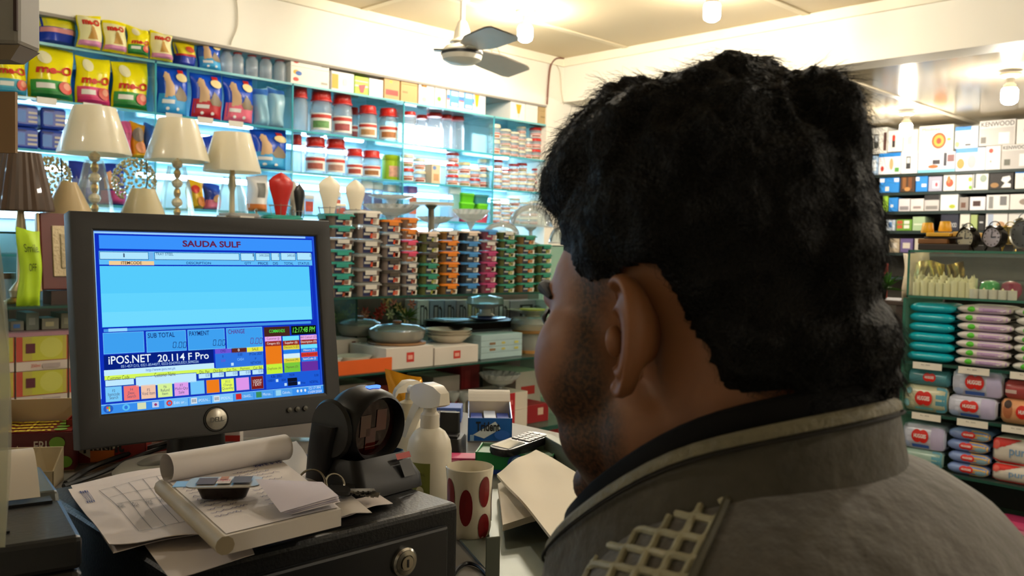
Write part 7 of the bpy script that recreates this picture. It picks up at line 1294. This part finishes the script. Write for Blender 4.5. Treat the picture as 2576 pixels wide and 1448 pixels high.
# --- hair
hc = Clay(); axr, axf = Vector((RGT.x, RGT.y, 0)).normalized(), Vector((FWD.x, FWD.y, 0)).normalized()
for (x, y, rx, ry, d, rd) in ((1800, 570, 375, 395, .562, .108), (1700, 560, 240, 230, .53, .07), (1880, 780, 170, 210, .515, .06), (1832, 300, 150, 160, .560, .060), (1905, 330, 130, 150, .55, .06), (2010, 370, 140, 180, .555, .075), (1690, 340, 120, 140, .56, .06), (1590, 400, 165, 190, .575, .075), (1485, 450, 112, 150, .590, .060), (1440, 430, 62, 90, .60, .04), (2005, 640, 172, 330, .535, .080), (2055, 840, 162, 140, .525, .075), (1970, 860, 180, 135, .52, .07), (2118, 925, 128, 56, .53, .05)):
    C0 = PD(x, y, d); k = d / F_PX; hc.ell((0, 0, 0), (1, 1, 1), lambda p, C0=C0, k=k, rx=rx, ry=ry, rd=rd: C0 + axr * (p.x * rx * k) + axf * (p.y * rd) + Vector((0, 0, p.z * ry * k)))
hme = hc.melt('hair', .0035, 2); co = getco(hme)
from mathutils import noise as _ns
SKIN = [(1300, 612), (1392, 606), (1432, 640), (1452, 690), (1490, 712), (1560, 706), (1590, 668), (1640, 668), (1672, 715), (1716, 790), (1756, 862), (1782, 930), (1806, 972), (1850, 992), (1900, 1003), (1900, 1400), (1200, 1400), (1200, 612)]
nrm_ = np.empty(len(hme.vertices) * 3, np.float32); hme.vertices.foreach_get('normal', nrm_); nrm_ = nrm_.reshape(-1, 3)
disp = np.array([.0060 * _ns.noise(Vector((p[0] * 34, p[1] * 34, p[2] * 22))) + .0035 * _ns.noise(Vector((p[0] * 95, p[1] * 95, p[2] * 40))) + .0016 * _ns.noise(Vector((p[0] * 260, p[1] * 260, p[2] * 90))) for p in co]); topf = np.clip((co[:, 2] - HO.z) / .06, .45, 1.3); co += nrm_ * (disp * topf)[:, None]
px = near_side(co); sd = poly_sd(px, SKIN); inn = np.clip(.5 - sd / 14, 0, 1); keep = inn < .5
bt = BVHTree.FromPolygons([Vector(v.co) for v in bme.vertices][:len(beard)], [tuple(q.vertices) for q in bme.polygons if max(q.vertices) < len(beard)])
for i in np.nonzero(inn > 0)[0]:
    P_ = Vector(co[i]); h_, n2_, _i, _d = bt.find_nearest(P_); co[i] = co[i] * (1 - inn[i]) + np.array(h_ - n2_ * .010) * inn[i]
for i in np.nonzero(keep & (co[:, 2] > HO.z - .14))[0]:
    P_ = Vector(co[i]); h_, n2_, _i, _d = bt.find_nearest(P_); g_ = .009 * min(1.0, max(.15, sd[i] / 60))
    if (P_ - h_).dot(n2_) < g_ and _d < .03: co[i] = h_ + n2_ * (g_ + .004 * _ns.noise(P_ * 70))
    elif (P_ - h_).dot(n2_) < 0: inn[i] = 1
sd2 = poly_sd(near_side(co), SKIN); bad = keep & (sd2 < -2); inn[bad] = 1; keep &= ~bad; keep &= inn < .5
setco(hme, co)
bm = bmesh.new(); bm.from_mesh(hme); bm.verts.ensure_lookup_table(); kill = [bm.verts[i] for i in np.nonzero(inn > .97)[0]]; bmesh.ops.delete(bm, geom=kill, context='VERTS'); bm.to_mesh(hme); bm.free(); keep = keep[inn <= .97]
HAIR = mat('080706', .55, var=.5, scale=60, bump=.9, bscale=420, spec=.2)
hair = mesh_obj('hair', hme, HAIR, man); hair['label'] = 'thick wavy black hair'
# strands on the hair mass
hme.calc_loop_triangles(); rs = np.random.RandomState(4)
def strands(name, me, sel, count, lmin, lmax, rad, flow, lift, parent, m, seg=6, curl=1.1, avoid=None):
    tri = np.empty(len(me.loop_triangles) * 3, np.int32); me.loop_triangles.foreach_get('vertices', tri); tri = tri.reshape(-1, 3); cc = getco(me); tri = tri[sel[tri].all(1)]
    a, b_, c_ = cc[tri[:, 0]], cc[tri[:, 1]], cc[tri[:, 2]]; N = np.cross(b_ - a, c_ - a); ar = np.linalg.norm(N, axis=1); N /= ar[:, None] + 1e-12
    idx = rs.choice(len(tri), count, p=ar / ar.sum()); u = rs.rand(count, 2); fl = u.sum(1) > 1; u[fl] = 1 - u[fl]; P = a[idx] + (b_ - a)[idx] * u[:, :1] + (c_ - a)[idx] * u[:, 1:]; n = N[idx]
    T = flow(P) ; T -= n * (T * n).sum(1)[:, None]; T /= np.linalg.norm(T, axis=1)[:, None] + 1e-9; S_ = np.cross(n, T); L = rs.uniform(lmin, lmax, count); ph = rs.uniform(0, 6.28, count); cu = rs.uniform(.3, 1, count) * curl; lf = lift * rs.uniform(.3, 1.4, count)
    if avoid is not None:
        tip = P + T * L[:, None]; ok = poly_sd(near_side(tip), avoid) > 4; P, n, T, S_, L, ph, cu, lf = P[ok], n[ok], T[ok], S_[ok], L[ok], ph[ok], cu[ok], lf[ok]; count = int(ok.sum())
    V = []; rings = []
    for k in range(seg + 1):
        t_ = k / seg; q = P + n * (lf * L * (t_ - .55 * t_ * t_))[:, None] - n * .0015 + T * (L * t_)[:, None] + S_ * (cu * L * .35 * np.sin(ph + 7 * t_))[:, None]
        r_ = rad * (1 - .75 * t_)
        for j in range(3): w_ = 2 * PI * j / 3; V.append(q + S_ * (r_ * math.cos(w_)) + n * (r_ * math.sin(w_)))
    V = np.stack(V, 1).reshape(-1, 3); per = (seg + 1) * 3; F0 = np.array([(k * 3 + j, k * 3 + (j + 1) % 3, (k + 1) * 3 + (j + 1) % 3, (k + 1) * 3 + j) for k in range(seg) for j in range(3)]); F = (F0[None] + (np.arange(count) * per)[:, None, None]).reshape(-1, 4)
    m2 = bpy.data.meshes.new(name); m2.vertices.add(len(V)); m2.vertices.foreach_set('co', V.astype(np.float32).ravel()); m2.loops.add(len(F) * 4); m2.loops.foreach_set('vertex_index', F.astype(np.int32).ravel()); m2.polygons.add(len(F)); m2.polygons.foreach_set('loop_start', np.arange(0, len(F) * 4, 4, dtype=np.int32)); m2.update(calc_edges=True)
    m2.materials.append(m); o = bpy.data.objects.new(name, m2); COL.objects.link(o); o.parent = parent; o['kind'] = 'stuff'; return o
crown = np.array(hw((0, -.04, .13)))
def flow(P):
    d = P - crown; d[:, 2] -= .05; return d / (np.linalg.norm(d, axis=1)[:, None] + 1e-9) + rs.normal(0, .30, P.shape) * np.clip((P[:, 2] - HO.z + .02) / .06, .25, 1)[:, None]
strands('hair_strands', hme, keep, 24000, .008, .020, .00020, flow, .14, hair, mat('0b0a09', .5, var=.3, scale=30, spec=.25), avoid=SKIN)
# stubble
bme.calc_loop_triangles(); nb = len(bme.vertices); bsel = np.zeros(nb, bool); bsel[:len(beard)] = beard > .35
st = strands('beard_stubble', bme, bsel, 5000, .002, .0055, .00016, lambda P: np.tile(np.array([0.0, .2, -1.0]), (len(P), 1)) + rs.normal(0, .3, P.shape), .5, man, mat('1c1410', .6, var=.3), 2, .3); st.location = -ML
# --- clothes
jc = body_clay(.016, head=False)
jc.ell((0, -.04, -.80), (.18, .14, .10), bw); jc.ell((0, -.085, -.222), (.168, .122, .118), bw); jc.limb([(0, -.05, -.19), (0, -.06, -.26)], [.076, .10], bw)
for s in (-1, 1): jc.limb([(s * .05, -.075, -.165), (s * .11, -.065, -.205)], [.05, .06], bw)
jme = jc.melt('jacket', .0065, 8); co = getco(jme); jk = mesh_obj('jacket', jme, mat('56514a', .65, var=.5, scale=26, bump=.9, bscale=60, sheen=.4, spec=.2), man); jk['label'] = 'grey suede jacket'
tcl = Clay(); tcl.ell((0, -.04, -.86), (.178, .134, .13), bw)
for s in (-1, 1): tcl.limb([(s * .09, -.04, -.92), (s * .095, -.03, -1.16), (s * .10, -.05, zf_ + .07)], [.098, .075, .062], bw)
mesh_obj('trousers', tcl.melt('trousers', .008, 4), mat('23252c', .8), man)
for s in (-1, 1):
    sh_ = Clay().limb([(s * .10, -.085, zf_ + .042), (s * .112, .14, zf_ + .036)], [.046, .040], bw).melt('shoe', .006, 3); cc = getco(sh_); cc[:, 2] = np.maximum(cc[:, 2], .001); setco(sh_, cc); mesh_obj('shoe', sh_, mat('1a1614', .4), man)
# collars: rings round the neck, lower in front than behind
def cring(rx, ry, dz, n=56, cy=-.012, z0=-.099):
    out = []
    for i in range(n):
        a = 2 * PI * i / n + PI / 2; x, y = rx * math.cos(a), ry * math.sin(a); yy = (y * .86 if y > 0 else y) + cy; out.append(tuple(bw((x - .006, yy, z0 + .0155 - .27 * (yy + .05) - .53 * .5 * (yy + .05 + math.sqrt((yy + .05) ** 2 + .0010)) + dz))))
    return out
MB().loft([cring(.064, .080, -.05), cring(.074, .090, .0), cring(.078, .094, .004), cring(.083, .098, .001), cring(.085, .100, -.012), cring(.086, .101, -.05)], False, False).obj('black_collar', mat('0a0909', .85, spec=.2), man, 2, loc=-ML, label='black inner collar')
JC = mat('47433a', .65, var=.5, scale=28, bump=.9, bscale=60, sheen=.3, spec=.2)
MB().loft([cring(.086, .101, -.04), cring(.087, .102, -.016), cring(.090, .105, -.012), cring(.094, .109, -.014), cring(.097, .112, -.030), cring(.101, .115, -.046), cring(.106, .118, -.058), cring(.112, .121, -.074)], False, False).obj('jacket_collar', JC, man, 2, loc=-ML, label='stand-up suede collar')
n_ = 56
hem = MB().loft([cring(.0885, .1035, -.0105), cring(.092, .107, -.0095), cring(.0953, .1103, -.0125), cring(.0962, .1112, -.0165)], False, False).obj('collar_hem', mat('6e6852', .6, var=.35, scale=120, bump=.6, bscale=220), man, 2, loc=-ML, label='stitched paler collar edge')
MB().tube(cring(.0970, .1120, -.0185) + cring(.0970, .1120, -.0185)[:1], .0009, 5).obj('hem_seam', mat('17140f', .8), man, True, loc=-ML)
# braided cord lattice on the shoulder, laid on the jacket surface
tree = BVHTree.FromPolygons([Vector(p) for p in co], [tuple(p.vertices) for p in jme.polygons])
def on_jacket(px_, py_, up_=.0):
    r = ray(px_, py_).normalized(); h, nn, i, d = tree.ray_cast(CAM, r, 3.0)
    return (h + nn * up_) if h is not None else None
def cordline(pts, r):
    P = [on_jacket(x, y, r * .55) for x, y in pts]; P = [p for p in P if p is not None]
    return P
A0, A1 = Vector((1845, 1228)), Vector((1395, 1420))         # upper border from collar point down to the front
pt = thing  # (alias kept short)
patch = bpy.data.objects.new('shoulder_patch', None); COL.objects.link(patch); patch.parent = man; patch.location = -ML
CORD = mat('a39d82', .5, var=.35, scale=60, bump=.3, bscale=300)
da, db = Vector((.906, -.423)), Vector((.423, .906))
for i in range(15):
    run = []
    def flush(run):
        P = cordline(run, .0020)
        if len(P) > 3: MB().tube(P, .0021, 7).obj('cord', CORD, patch, True)
    for k in range(150):
        t_ = 8 + k * 4.5; q_ = Vector((1842, 1232)) - da * t_ + db * (10 + i * 31 + 13 * math.sin(t_ * .068 + i * PI))
        if q_.x < 1846 - (q_.y - 1228) * .46 and q_.y > 1238 + (1842 - q_.x) * .415 and q_.y < 1620: run.append((q_.x, q_.y))
        elif run: flush(run); run = []
    if run: flush(run)
P = cordline([(1844 - 5 * k, 1232 + 11 * k) for k in range(34)], .0024)
if len(P) > 3: MB().tube(P, .0022, 7).obj('border_cord', mat('4c4838', .6, var=.3, scale=80), patch, True)
